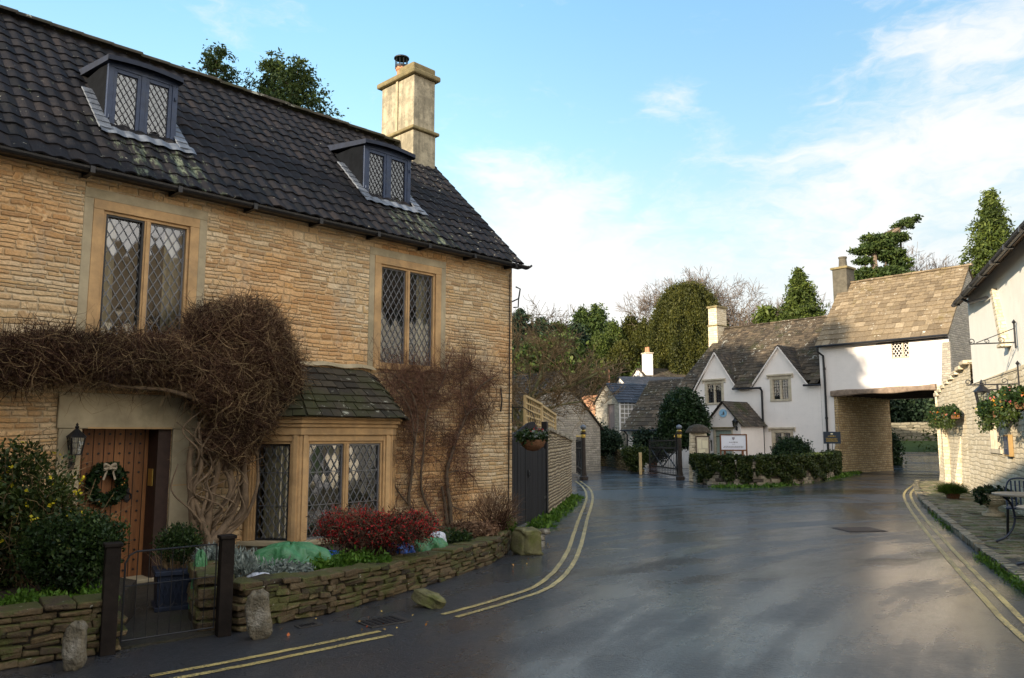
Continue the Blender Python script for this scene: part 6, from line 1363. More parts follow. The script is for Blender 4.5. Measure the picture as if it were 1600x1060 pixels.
def cafe_table(x, y, r, h, lab):
    t = empty('cafe_table', (x, y, .09), rnd.random() * 3, lab, 'table', 'round cafe tables outside the inn'); mb = MB(); mb.lathe((0, 0, h - .03), [(r - .02, 0), (r, .01), (r, .03), (r - .02, .035), (0, .035)], 28); mb.build('table_top', plain('worn_table_top', (.30, .27, .22), .35, .15, 6, .1, .002), t)
    for k in range(3):
        a = k * 2 * math.pi / 3 + .4; c, s = math.cos(a), math.sin(a); pr = [(r * .75, h - .04), (r * .52, h * .82), (r * .40, h * .55), (r * .48, h * .30), (r * .75, h * .10), (r * 1.02, .02), (r * 1.08, .01)]
        mb = MB(); mb.tube(catmull([(q * c, q * s, z) for q, z in pr], 4), .016, 8); mb.build('leg', plain('blue_black_iron', (.015, .018, .035), .35, .2, 20, .1, .002), t)
    mb = MB(); mb.tube([(r * .42 * math.cos(a), r * .42 * math.sin(a), h * .5) for a in [i * math.pi / 12 for i in range(25)]], .010); mb.build('brace_ring', M['black_iron'], t)
cafe_table(7.82, 12.1, .44, .72, 'round cafe table with curved iron legs before the stone urn'); cafe_table(6.72, 9.75, .46, .72, 'round cafe table nearest the camera, cut by the right edge')
t = empty('cafe_chair', (8.25, 12.9, .09), -.6, 'dark slatted cafe chair behind the farther round table', 'chair'); mb = MB(); mb.box(-.2, .2, -.2, .2, .42, .45); mb.build('seat', M['navy'], t, bevel=.01)
for x, y in ((-.18, -.18), (.18, -.18), (.18, .18), (-.18, .18)): mb = MB(); mb.tube([(x, y, .42), (x * 1.15, y * 1.15, 0)], .013); mb.build('leg', M['black_iron'], t)
mb = MB(); mb.tube(catmull([(-.19, .19, .42), (-.2, .24, .70), (-.12, .26, .88), (.12, .26, .88), (.2, .24, .70), (.19, .19, .42)], 5), .013)
for k in range(5): mb.box(-.12 + k * .06 - .012, -.12 + k * .06 + .012, .215, .235, .44, .86)
mb.build('backrest', M['navy'], t)
# manhole and drain
q = G(1343, 828); mb = MB()
def slab(mb, cx, cy, sx, sy, z, rz=0): mb.cube((cx, cy, z), sx, sy, .006, rz=rz)
mh = empty('manhole_cover', (q.x, q.y, .006), .1, 'rusty rectangular manhole cover in the road on the right', 'manhole cover'); mb = MB(); mb.box(-.36, .36, -.30, .30, -.004, .004); mb.build('plate', plain('rusty_iron', (.06, .04, .03), .4, .4, 18, .8, .01), mh)
mb = MB()
for i in range(8): mb.box(-.33, .33, -.27 + i * .075, -.24 + i * .075, .004, .009)
mb.build('ribs', plain('worn_iron', (.09, .06, .045), .35, .3, 18, .5, .01), mh)
for (px, py, sx, sy, lab) in ((600, 972, .42, .30, 'cast iron drain grate near the foot of the garden wall'), (482, 978, .22, .13, 'small rusty stopcock cover by the upright pale stone')):
    q = G(px, py); mh = empty('drain_cover', (q.x, q.y, .006), .7, lab, 'drain cover'); mb = MB(); mb.box(-sx / 2, sx / 2, -sy / 2, sy / 2, -.004, .003); mb.build('frame', plain('dull_iron', (.05, .045, .04), .45, .3, 18, .5, .01), mh)
    mb = MB()
    for i in range(6): mb.box(-sx / 2 + .03 + i * (sx - .06) / 6, -sx / 2 + .03 + (i + .55) * (sx - .06) / 6, -sy / 2 + .03, sy / 2 - .03, .003, .008)
    mb.build('bars', M['black_iron'], mh)
nl = 70; pts = [G(rnd.uniform(560, 700), rnd.uniform(955, 990)) for _ in range(12)] + [G(rnd.uniform(380, 640), rnd.uniform(945, 1000)) for _ in range(6)] + [G(rnd.uniform(800, 860), rnd.uniform(850, 900)) for _ in range(14)]
C = np.array([[p.x, p.y, .012] for p in pts]); V_, F_ = leaf_quads(C, .026, 1.3, np.array([0, 0, 0.]), 0, np.array([0, 0, 1.]), 6.0); tag(np_mesh('fallen_leaves', V_, F_, M['fallen']), 'scattered fallen red and brown leaves on the wet asphalt by the garden wall', 'leaves', kind='stuff')
# ================================================================= wisteria over the door
NH = lambda px, py, y: H.at(px, py, y)
def Hroot(name, label, cat, group=None): return empty(name, fr=H, label=label, cat=cat, group=group)
wis = Hroot('wisteria', 'bare clipped wisteria, a dense brown twig cloud over the door and first window', 'wisteria')
bl = []
for px, py, rx, rz, ry in ((-30, 565, .55, .30, .22), (30, 560, .50, .31, .26), (90, 555, .50, .33, .28), (150, 558, .48, .33, .30), (210, 560, .48, .34, .34), (265, 560, .45, .36, .38), (385, 535, .66, .66, .48), (340, 590, .50, .50, .48), (400, 570, .54, .56, .46), (385, 640, .50, .46, .42), (360, 690, .40, .34, .34), (436, 580, .40, .50, .36), (330, 520, .36, .40, .4)):
    q = NH(px, py, -.42); bl.append(((q.x, -.42 + (.46 - ry) * .6, q.z), (rx, ry, rz)))
P_, d_, cv = crown_pts(bl, 62000, 1, .02, .42)
keep = P_[:, 1] < -.02; P_, d_ = P_[keep], d_[keep]
D0 = d_ * .75 + rng.normal(size=P_.shape) * .85; D0[:, 1] -= .15; twigs('twigs', P_ - d_ * .09, D0, rng.uniform(.06, .15, len(P_)), .0026, M['twig_red'], wis, 3, .42)
P_, d_, cv = crown_pts(bl, 2300, 1, .02, .3); keep = P_[:, 1] < -.02; P_, d_ = P_[keep], d_[keep]
D0 = np.cross(d_, rng.normal(size=P_.shape)) + rng.normal(size=P_.shape) * .25; twigs('long_shoots', P_, D0, rng.uniform(.3, .6, len(P_)), 0.0034, M['twig_tan'], wis, 6, .28, np.array([0, 0, -.04]))
P_, d_, cv = crown_pts([(b[0], tuple(k * .72 for k in b[1])) for b in bl], 24000, 1, .03, .9); keep = P_[:, 1] < -.02; P_, d_ = P_[keep], d_[keep]
twigs('inner_twigs', P_, rng.normal(size=P_.shape), rng.uniform(.15, .35, len(P_)), .006, M['twig_dark'], wis, 3, .5)
gx = NH(322, 892, -.45).x; stems = []
tops = [(300, 690), (318, 700), (335, 690), (350, 705), (365, 690), (385, 700), (400, 690), (310, 660), (375, 660)]
for k, (px, py) in enumerate(tops):
    q = NH(px, py, -.34); y0 = -.40 + rnd.uniform(-.09, .09); x0 = gx + rnd.uniform(-.09, .12); mid = [(x0, y0, .0), (x0 + rnd.uniform(-.04, .04), y0, .35)]
    for z in (.7, 1.05, 1.35): f = z / 1.6; bow = (q.x - gx) * (f + .55 * math.sin(f * 3.1)); mid.append((gx + bow * .9 + rnd.uniform(-.05, .05), -.38 + rnd.uniform(-.07, .07), z))
    mid.append((q.x, -.34, q.z)); c = catmull(mid, 6); r0 = rnd.uniform(.024, .058); mb = MB(); mb.tube(c, [r0 * (1.15 - .6 * i / len(c)) * (1 + .10 * math.sin(i * 1.7)) for i in range(len(c))], 8); mb.build('stem', M['wist_stem'], wis, smooth=True)
for k in range(16):
    a = rnd.uniform(.5, 1.5); x0 = gx + rnd.uniform(-.25, .45) * a; c = catmull([(x0, -.36, a), (x0 + rnd.uniform(-.25, .25), -.46, a + .2), (x0 + rnd.uniform(-.35, .35), -.42, a + .45), (x0 + rnd.uniform(-.3, .5), -.40, a + .75)], 5); mb = MB(); mb.tube(c, [.013 * (1.1 - .6 * i / len(c)) for i in range(len(c))], 6); mb.build('side_shoot', M['wist_stem'], wis, smooth=True)
mb = MB(); c = catmull([tuple(NH(400, 690, -.4)), tuple(NH(340, 640, -.5)), tuple(NH(270, 612, -.45)), tuple(NH(210, 606, -.4)), tuple(NH(150, 600, -.3))], 6); mb.tube(c, [.032 * (1.1 - .7 * i / len(c)) for i in range(len(c))], 8); mb.build('leader', M['wist_stem'], wis, smooth=True)
# ---- leafless climber on the right of the wall
cl_ = Hroot('wall_climber', 'leafless dark red climber fanned against the wall between bay and corner', 'climber'); thick = []
def hw(px, py, y=-.07): return tuple(NH(px, py, y))
main = [([(695, 838), (668, 812), (640, 790), (643, 740), (648, 690), (652, 650), (640, 610), (615, 585)], .030), ([(697, 838), (672, 800), (658, 760), (662, 700), (668, 640), (690, 600), (700, 570)], .024),
        ([(705, 838), (703, 790), (698, 740), (712, 690), (728, 650), (745, 610), (770, 590)], .036), ([(700, 838), (695, 790), (690, 760)], .036), ([(640, 790), (620, 765), (612, 740)], .016), ([(648, 690), (640, 640), (620, 610), (600, 590)], .016), ([(728, 650), (740, 640), (765, 640)], .012), ([(698, 740), (720, 735), (740, 745)], .010), ([(668, 640), (660, 610), (655, 575)], .012), ([(703, 790), (730, 800), (745, 795)], .010), ([(728, 650), (720, 600), (735, 565)], .014)]
st = []; sd = []
for pts, r in main:
    c = catmull([hw(x, y, -.05 - rnd.uniform(0, .04)) for x, y in pts], 7); mb = MB(); mb.tube(c, [r * (1.1 - .65 * i / len(c)) * (1 + .12 * math.sin(i * 2.1)) for i in range(len(c))], 7); mb.build('stem', M['brown_trunk'], cl_, smooth=True)
    for i in range(2, len(c) - 1):
        for _ in range(7): st.append(list(c[i])); dd = c[i + 1] - c[i]; sd.append([dd.x * 2 + rnd.gauss(0, .12), rnd.gauss(-.02, .03), dd.z * 2 + rnd.gauss(0, .10)])
M['climber_twig'] = leaf_mat('climber_twig', [(0, (.07, .033, .024)), (.5, (.14, .066, .045)), (1, (.24, .13, .085))], .8, 0.0)
seg_ = []; R4 = random.Random(9)
def vine(p, ang, L, r, k):
    n = max(3, int(L / .05)); a = ang; curl = R4.gauss(0, .9)
    for i in range(n):
        a += curl / n + R4.gauss(0, .16); q = p + Vector((math.cos(a), R4.gauss(0, .12) - .02, math.sin(a))) * (L / n); q.y = min(-.025, max(-.22, q.y)); f = 1 - .75 * i / n
        seg_.append((p, q, r * f, r * max(.2, f - .75 / n))); p = q
        if k > 0 and R4.random() < (.34 if k == 2 else .26): vine(p, a + R4.choice((-1, 1)) * R4.uniform(.5, 1.2), L * R4.uniform(.35, .7), r * f * .6, k - 1)
for (x, y, z), (dx, dy, dz) in zip(st, sd):
    hgt = z / 2.7
    if R4.random() > .14 + .50 * hgt: continue
    vine(Vector((x, y, z)), math.atan2(dz, dx) + R4.choice((-1, 1)) * R4.uniform(.3, 1.3), R4.uniform(.18, .38) + .32 * hgt * R4.random(), R4.uniform(.004, .008), 2)
segs_mesh('branches', seg_, M['climber_twig'], cl_, 3, .0019)
P_, d_, cv = crown_pts([((*hw(725, 575, -.2),), (.32, .13, .22)), ((*hw(700, 600, -.13),), (.58, .09, .30)), ((*hw(740, 620, -.12),), (.36, .08, .28)), ((*hw(650, 600, -.12),), (.36, .07, .2)), ((*hw(700, 690, -.10),), (.62, .05, .45)), ((*hw(705, 690, -.10),), (.62, .05, .45)), ((*hw(690, 760, -.08),), (.5, .04, .35))], 520, 1, .03, .95); P_[:, 1] = np.minimum(P_[:, 1], -.03); D0 = rng.normal(size=P_.shape); D0[:, 1] *= .5; twigs('twigs', P_, D0, rng.uniform(.16, .42, len(P_)), .0042, M['climber_twig'], cl_, 8, .48)

# ---- wreath with a bow on the door
q = NH(165, 757, .26); t = empty('wreath', H.w(q.x, .255, q.z), H.rot, 'dark green Christmas wreath with a pale bow on the plank door', 'wreath'); a = rng.random(2600) * 2 * np.pi; b = rng.random(2600) * 2 * np.pi; r_ = .165 + .045 * np.cos(b); C = np.stack([r_ * np.cos(a), -.02 + .05 * np.sin(b) - .02, r_ * 1.1 * np.sin(a)], 1) + rng.normal(size=(2600, 3)) * .012
V_, F_ = leaf_quads(C, .032, 1.8, None, 0, np.stack([np.cos(a), -np.ones_like(a), np.sin(a)], 1), .5); np_mesh('greenery', V_, F_, M['bush'], t); k = rng.choice(2600, 60); V_, F_ = leaf_quads(C[k] + np.array([0, -.03, 0]), .018, 1.0); np_mesh('berries', V_, F_, M['fallen'], t)
mb = MB()
for sx in (-1, 1):
    mb.grid(lambda u, v: (sx * (.075 * math.sin(u * math.pi)), -.10 - .02 * math.sin(v * 3), .20 + .028 * math.sin(u * 2 * math.pi) + .045 * (v - .5)), 10, 2); mb.grid(lambda u, v: (sx * (.01 + .045 * u + .02 * v), -.10, .19 - .14 * u + .01 * v), 6, 2)
mb.cube((0, -.115, .195), .03, .02, .04); mb.build('bow', plain('hessian_ribbon', (.40, .33, .24), .9, .1, 20, .3, .002), t)

# ---- plants of the front garden
def shrub(name, label, cat, c, r, mat, n, per, cr, leaf, stems=14, group=None, up=.3, out=.5, elong=1.7, stem_mat='twig_dark', extra=None, base=.3, fill=.5, blobs=None):
    t = empty(name, (c[0], c[1], base), 0, label, cat, group); o = lambda b: ((b[0][0] - c[0], b[0][1] - c[1], b[0][2] - base), b[1])
    bl = [o(b) for b in (blobs or [((c[0], c[1], c[2]), r)])]; foliage('foliage', bl, n, per, cr, leaf, mat, t, elong, up, out, fill)
    S0 = np.stack([rng.normal(size=stems) * r[0] * .18, rng.normal(size=stems) * r[1] * .18, np.zeros(stems)], 1); D0 = np.stack([rng.normal(size=stems) * .5, rng.normal(size=stems) * .5, np.ones(stems)], 1)
    twigs('stems', S0, D0, rng.uniform(.7, 1.1, stems) * max(.1, c[2] - base + r[2] * .6), .008, M[stem_mat], t, 6, .12, None, 5); return t
c = W(28, 815, 7.35); bb = [((c.x + dx, c.y + dy, z), (rx, ry, rz)) for dx, dy, z, rx, ry, rz in ((.0, 0, 1.10, .50, .42, .52), (-.45, -.1, 1.05, .5, .45, .55), (-.95, -.3, 1.0, .5, .45, .6), (.18, 0, .85, .36, .36, .42), (-.3, -.1, .6, .5, .4, .35))]
t = shrub('jasmine_bush', 'tall rounded shrub dotted with yellow flowers left of the door', 'bush', (c.x, c.y, 1.0), (.55, .45, .6), M['ivy'], 900, 26, .055, .030, 60, base=.3, blobs=bb, stem_mat='twig_tan', out=.9)
o_ = [((b[0][0] - c.x, b[0][1] - c.y, b[0][2] - .3), b[1]) for b in bb]; P_, d_, cv = crown_pts([(b[0], tuple(q * 1.1 for q in b[1])) for b in o_], 260, 1, .02, .08); k = P_[:, 2] > .35; V_, F_ = leaf_quads(np.repeat(P_[k], 4, 0) + rng.normal(size=(k.sum() * 4, 3)) * .011, .028, 1.0); np_mesh('flowers', V_, F_, M['yellow_flower'], t)
P_, d_, cv = crown_pts(o_, 900, 1, .03, .3); twigs('shoots', P_, d_ + rng.normal(size=P_.shape) * .4 + np.array([0, 0, .3]), rng.uniform(.12, .3, 900), .0035, M['twig_tan'], t, 4, .2)
c = W(112, 862, 6.9); shrub('evergreen_shrub', 'round topped evergreen shrub between the yellow flowered bush and the gate', 'shrub', (c.x, c.y, c.z + .02), (.40, .36, .32), M['hebe'], 620, 24, .035, .022, 26, base=.3, blobs=[((c.x, c.y, c.z + .05), (.38, .36, .28)), ((c.x + .2, c.y, c.z + .12), (.24, .24, .18)), ((c.x - .2, c.y, c.z), (.24, .24, .22)), ((c.x + .05, c.y, c.z - .15), (.28, .26, .22))])
c = W(376, 872, 7.8); shrub('lavender', 'silvery grey lavender clump beside the right black gatepost', 'shrub', (c.x - .04, c.y, .44), (.17, .16, .13), M['lavender'], 110, 16, .035, .016, 10, up=1.2, elong=4.0, base=.28, stem_mat='twig_tan')
c = W(330, 868, 7.9); shrub('lavender', 'smaller grey lavender clump at the foot of the wisteria stems', 'shrub', (c.x, c.y, .48), (.15, .14, .12), M['lavender'], 80, 16, .035, .016, 8, up=1.2, elong=4.0, base=.28, stem_mat='twig_tan')
c = W(580, 845, 9.15); bb = [((c.x + dx, c.y + dy, z), (rx, ry, rz)) for dx, dy, z, rx, ry, rz in ((0, 0, .60, .46, .34, .20), (-.32, .1, .62, .32, .3, .20), (.36, -.05, .62, .34, .3, .18), (.55, 0, .66, .22, .2, .15), (0, 0, .42, .35, .3, .16))]
t = shrub('red_shrub', 'wide low shrub of crimson leaves before the bay window', 'shrub', (c.x, c.y, .55), (.5, .35, .25), M['twig_dark'], 700, 9, .05, .016, 60, base=.28, blobs=bb, elong=3.5)
o_ = [((b[0][0] - c.x, b[0][1] - c.y, b[0][2] - .28 + .03), tuple(k * 1.05 for k in b[1])) for b in bb[:4]]; P_, d_, cv = crown_pts(o_, 900, 4, .03, .28); k = P_[:, 2] > .15; V_, F_ = leaf_quads(P_[k], .021, 1.3); np_mesh('red_leaves', V_, F_, M['red_berry'], t)
P_, d_, cv = crown_pts(o_, 1300, 1, .03, .7); twigs('twigs', P_, d_ * .5 + rng.normal(size=P_.shape) * .5 + np.array([0, 0, .3]), rng.uniform(.1, .25, 1300), .003, M['twig_red'], t, 4, .3)
c = W(775, 808, 11.7); t = shrub('twiggy_shrub', 'small leafless reddish shrub at the house corner near the gate', 'shrub', (c.x, c.y, .62), (.26, .22, .30), M['twig_red'], 120, 5, .05, .012, 70, base=.28, elong=5); P_, d_, cv = crown_pts([((0, 0, .30), (.30, .25, .30))], 700, 1, .02, .8); twigs('twigs', P_, d_ + np.array([0, 0, .9]), rng.uniform(.1, .28, 700), .003, M['twig_red'], t, 4, .25)
for (px, py, Y, rx, rz, mt, lab) in ((735, 835, 11.2, .42, .10, 'twig_red', 'low brown heathery cushion under the climber'), (700, 850, 10.6, .30, .07, 'hebe', 'low green cushion plant on the wall top right of the red shrub'), (785, 832, 11.9, .18, .08, 'grass_leaf', 'small tuft of green at the end of the curved wall'), (440, 885, 8.0, .28, .07, 'lavender', 'low grey leaved plant in front of the green tarpaulin'), (560, 893, 8.75, .36, .06, 'grass_leaf', 'bright green creeping plant spilling over the wall below the red shrub'), (505, 898, 8.3, .18, .05, 'grass_leaf', 'small green creeper on the wall top left of the red shrub'), (60, 935, 6.55, .35, .05, 'grass_leaf', 'fresh green ground plants on the left garden wall'), (150, 925, 6.7, .15, .05, 'grass_leaf', 'little green seedling patch by the left gatepost')):
    c = W(px, py, Y); t = empty('ground_plant', (c.x, c.y, .30), 0, lab, 'plant', 'low plants in the front bed'); foliage('foliage', [((0, 0, rz * .6), (rx, rx * .55, rz))], int(420 * rx + 40), 14, .035, .026, M[mt], t, 2.0, .6, .3)
# square planter with clipped box
c = G(266, 955); t = empty('square_planter', (c.x, c.y + .12, .02), .5, 'navy square planter with lattice relief and a clipped bush inside the gate', 'planter'); mb = MB(); s = .20; mb.hexa([(-s * .92, -s * .92, 0), (s * .92, -s * .92, 0), (s * .92, s * .92, 0), (-s * .92, s * .92, 0)], [(-s, -s, .36), (s, -s, .36), (s, s, .36), (-s, s, .36)]); mb.box(-s - .02, s + .02, -s - .02, s + .02, .33, .375); mb.box(-s - .01, s + .01, -s - .01, s + .01, 0, .04); mb.build('box', M['canopy'], t, bevel=.006)
mb = MB()
for k in range(-3, 4): mb.beam((k * .05 - .04, -s - .004, .08), (k * .05 + .04, -s - .012, .30), .008, .008); mb.beam((k * .05 + .04, -s - .004, .08), (k * .05 - .04, -s - .012, .30), .008, .008)
mb.build('lattice_relief', M['canopy'], t); foliage('foliage', [((0, 0, .60), (.20, .20, .17))], 220, 22, .03, .018, M['hebe'], t, 1.8, .8, .6); S0 = rng.normal(size=(160, 3)) * np.array([.07, .07, 0]) + np.array([0, 0, .36]); twigs('stems', S0, S0 * np.array([2, 2, 0]) + np.array([0, 0, .8]) + rng.normal(size=(160, 3)) * .1, np.full(160, .26), .003, M['twig_tan'], t, 3, .1)
# sacks and tarpaulin
def crumple(name, label, c, s, mat, seed, cat='sack', base=.29, rz=0.0, n=40):
    R2 = random.Random(seed); ph = [R2.uniform(0, 6.3) for _ in range(8)]; mb = MB()
    def f(u, v):
        a = u * 2 * math.pi; b = v * math.pi / 2 * .98; r = math.cos(b) ** .7; fold = 1 + .12 * math.sin(5 * a + ph[0] + 3 * b) + .08 * math.sin(11 * a + ph[1] - 5 * b) + .035 * math.sin(19 * a + ph[2] + 4 * b); z = math.sin(b) ** .85 * (1 + .10 * math.sin(3 * a + ph[3]) * math.cos(b) + .05 * math.sin(9 * a + ph[4] + b * 7))
        return Matrix.Rotation(rz, 3, 'Z') @ Vector((s[0] * r * fold * math.cos(a), s[1] * r * fold * math.sin(a), s[2] * z))
    mb.grid(f, n * 2, n // 2); o = mb.build(name, mat, None, smooth=True); o.location = (c.x, c.y, base); return tag(o, label, cat)
def sheet(name, col, rough=.35): return plain(name, col, rough, .12, 14, .6, .012, spec=.6, dirt=tuple(k * .5 for k in col), dirt_amt=.5)
gt = sheet('green_plastic', (.06, .21, .085)); bt = sheet('blue_plastic', (.02, .10, .42)); wt = sheet('white_plastic', (.55, .58, .66))
crumple('tarpaulin', 'crumpled green tarpaulin heap under the left bay window', W(455, 880, 8.5), (.40, .22, .27), gt, 1, 'tarpaulin'); crumple('tarpaulin', 'low green end of a plastic sheet left of the red shrub', W(510, 880, 8.75), (.22, .14, .10), gt, 2, 'tarpaulin')
crumple('plastic_sheet', 'small bright blue plastic sheet between tarpaulin and red shrub', W(518, 868, 9.0), (.13, .10, .12), bt, 3, 'sheet'); crumple('plastic_sheet', 'blue plastic seen through the right of the red shrub', W(625, 858, 9.7), (.16, .10, .12), bt, 4, 'sheet')
crumple('plastic_sack', 'green and white sack at the right end of the red shrub', W(668, 856, 9.9), (.24, .15, .15), gt, 5); crumple('plastic_sack', 'small white sack lying on top beside the green sack', W(682, 845, 10.2), (.12, .08, .18), wt, 6); crumple('plastic_sack', 'small blue and white bag beside the right black gatepost', W(405, 898, 7.75), (.12, .08, .09), wt, 7)
crumple('plastic_sack', 'green compost bag slumped behind the wire gate', Vector((-2.93, 7.55, 0)), (.07, .09, .55), gt, 8, base=.05); crumple('terracotta_shard', 'broken terracotta pot at the foot of the climber', W(697, 843, 11.0), (.10, .08, .09), M['terracotta'], 9, 'pot')
# hanging basket at the corner
t = empty('hanging_basket', H.w(.18, -.33, 1.62), H.rot, 'coir hanging basket of winter plants on the corner of the stone cottage', 'hanging basket'); mb = MB(); mb.lathe((0, 0, 0), [(.0, -.20), (.10, -.18), (.19, -.11), (.235, 0), (.225, .0), (.0, -.02)], 18); mb.build('basket', M['wicker'], t, smooth=True); foliage('foliage', [((0, 0, .06), (.25, .25, .09)), ((-.16, 0, .02), (.1, .14, .1))], 190, 12, .03, .04, M['hebe'], t, 1.5, 0, .5)
foliage('pale_leaves', [((0, -.05, .08), (.24, .2, .08))], 50, 8, .02, .035, M['lavender'], t); foliage('berries', [((0, -.05, .14), (.16, .12, .06))], 26, 4, .015, .022, M['red_berry'], t, 1.0)
mb = MB()
for a in (0, 2.1, 4.2): mb.tube([(.22 * math.cos(a), .22 * math.sin(a), 0), (0, 0, .46)], .004, 4)
mb.tube([(0, 0, .46), (-.1, .15, .56), (-.18, .32, .56)], .009, 6); mb.tube([(-.18, .32, .3), (-.18, .32, .62)], .009, 6); mb.build('chains', M['black_iron'], t)

# ================================================================= trees and hedges
def tree(name, label, cat, x, y, group=None, base=None):
    return empty(name, (x, y, hill(x, y) - .2 if base is None else base), 0, label, cat, group)
def conifer(px, py, Y, wpx, label, mat='conifer', h=None, n=650, per=34, leaf=.12, name='conifer_tree', cat='conifer', power=.85, drop=-.35, seed=0, cr=.32, flat=.7, gaps=.35, group=None):
    """top of the crown at pixel px,py at depth Y; wpx half width near the base"""
    T = W(px, py, Y); b = hill(T.x, Y) - .2; hh = T.z - b; rb = wpx / 1220 * Y; t = tree(name, label, cat, T.x, Y, group)
    rg = np.random.default_rng(seed + 5); f = rg.random(n) ** .75; f = 1 - f * .93; a = rg.random(n) * 2 * np.pi
    lob = 1 + gaps * (np.sin(3 * a + 9 * f) * .6 + np.sin(7 * a - 23 * f) * .6); r = rb * (1 - f) ** power * lob * (1 - .6 * rg.random(n) ** 1.5); z = hh * f + rg.normal(size=n) * .15
    C = np.stack([r * np.cos(a), r * np.sin(a), z], 1); d = np.stack([np.cos(a), np.sin(a), np.zeros(n)], 1); k = np.repeat(np.arange(n), per)
    rel = rg.normal(size=(n * per, 3)) * cr * np.array([1, 1, flat]) * (.35 + .8 * (1 - f[k]) ** .5)[:, None] * rg.uniform(.5, 1.5, n)[k][:, None]; out_ = np.abs(rg.normal(size=n * per)) * cr * 1.5 * (.15 + .85 * (1 - f[k])); P = C[k] + rel + d[k] * out_[:, None]; P[:, 2] -= out_ * .35
    V, F = leaf_quads(P, leaf, 2.4, d[k] * .8 + np.array([0, 0, drop]), 1.0, d[k], .5); np_mesh('crown', V, F, M[mat], t, np.clip(.5 * rg.random(n)[k] + .5 * rng.random(n * per), 0, 1))
    mb = MB(); mb.tube([(0, 0, 0), (.02, 0, hh * .5), (0, 0, hh * .97)], [max(.12, hh * .022), hh * .013, .02], 7); mb.build('trunk', M['brown_trunk'], t)
    nb = 60; zb = rng.uniform(.15, .95, nb) * hh; S0 = np.stack([np.zeros(nb), np.zeros(nb), zb], 1); aa = rng.random(nb) * 6.28; D0 = np.stack([np.cos(aa), np.sin(aa), np.full(nb, .12)], 1); twigs('branches', S0, D0, rb * (1 - zb / hh) ** power * .9 + .1, .035, M['brown_trunk'], t, 4, .1); return t
conifer(340, 74, 24, 120, 'pointed conifer behind the ridge, leftmost of those over the near roof', seed=1, group='conifers behind the near roof', leaf=.06, n=1900, per=30, cr=.20, gaps=.5, power=.62)
conifer(430, 88, 25.5, 150, 'dark conifer behind the ridge in the middle of the near roof', seed=2, group='conifers behind the near roof', leaf=.06, n=2200, per=30, cr=.20, gaps=.5, power=.62)
conifer(466, 92, 24.5, 150, 'conifer behind the ridge nearest the tall chimney', seed=3, group='conifers behind the near roof', leaf=.06, n=2200, per=30, cr=.20, gaps=.5, power=.62)
conifer(1546, 300, 44, 74, 'tall bright green conifer between the gatehouse roof and the inn eave', 'cypress', seed=4, n=1700, per=34, leaf=.10, cr=.30, power=.8, gaps=.6)
conifer(1248, 424, 55, 92, 'broad pointed green cypress rising behind the white cottage roof', 'cypress', seed=5, n=2200, per=34, leaf=.12, cr=.28, gaps=.35, power=.95, name='cypress_tree', cat='cypress')
conifer(1197, 478, 56, 30, 'narrow yellow green cypress left of the broad cypress', 'cypress', seed=6, n=420, per=34, leaf=.19, cr=.4, name='cypress_tree', cat='cypress')
far = [(812, 486, 62, 46, 'conifer_dark', 'blue green conifer nearest the cottage corner'), (845, 500, 70, 40, 'conifer_dark', 'dark conifer second from the cottage corner'), (872, 505, 72, 38, 'conifer', 'mid green conifer behind the bare shrubs'), (898, 508, 74, 36, 'conifer_dark', 'darkest conifer below the two spires'), (909, 482, 86, 22, 'conifer', 'thin far spire, left of two'), (932, 478, 86, 26, 'conifer', 'thin far spire, right of two'), (790, 495, 60, 50, 'conifer_dark', 'dark conifer partly behind the cottage wall')]
for i, (px, py, Y, w_, mt, lab) in enumerate(far): conifer(px, py, Y, w_ * 1.3, lab, mt, seed=20 + i, n=900, per=30, leaf=.16, cr=.45, power=.6, group='conifers on the far hillside')
def upright(px, py, Y, wpx, zbot, label, mat, seed, n, name='yew_tree', cat='yew', leaf=.17, per=30, dome=2.4, group=None, cr=.26, tips=None):
    """dense flame shaped yew: strands rise from the base; outline is a dome"""
    T = W(px, py, Y); b = hill(T.x, Y) - .2; zb = zbot - b; hh = T.z - b; rb = wpx / 1220 * Y; t = tree(name, label, cat, T.x, Y, group); rg = np.random.default_rng(seed)
    f = rg.random(n); a = rg.random(n) * 2 * np.pi; prof = (1 - f ** dome) ** (1 / dome) * (.80 + .20 * np.minimum(1, f / .3)); lob = 1 + .07 * np.sin(9 * a + 3 * f) + .05 * np.sin(17 * a)
    r = rb * prof * lob * (1 - .35 * rg.random(n) ** 3); z = zb + (hh - zb) * f; C = np.stack([r * np.cos(a), r * np.sin(a), z], 1); k = np.repeat(np.arange(n), per); d = np.stack([np.cos(a), np.sin(a), .4 * np.ones(n)], 1)
    rel = rg.normal(size=(n * per, 3)) * cr * np.array([.6, .6, 1.6]); P = C[k] + rel; V, F = leaf_quads(P, leaf, 1.7, d[k] * .5 + np.array([0, 0, 1.0]), 1.0, d[k], .8)
    np_mesh('crown', V, F, M[mat], t, np.clip(.55 * rg.random(n)[k] + .45 * rng.random(n * per), 0, 1)); mb = MB(); mb.tube([(0, 0, 0), (0, 0, zb + 1)], .3, 7); mb.build('trunk', M['brown_trunk'], t)
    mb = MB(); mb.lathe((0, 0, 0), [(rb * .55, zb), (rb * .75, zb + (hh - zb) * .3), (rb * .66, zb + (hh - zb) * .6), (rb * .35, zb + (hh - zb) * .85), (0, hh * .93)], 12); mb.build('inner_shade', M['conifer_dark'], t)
upright(1073, 452, 66, 67, 3.2, 'huge rounded olive green yew left of the white cottage chimney', 'yew', 1, 5200, leaf=.10, cr=.2, dome=2.6)
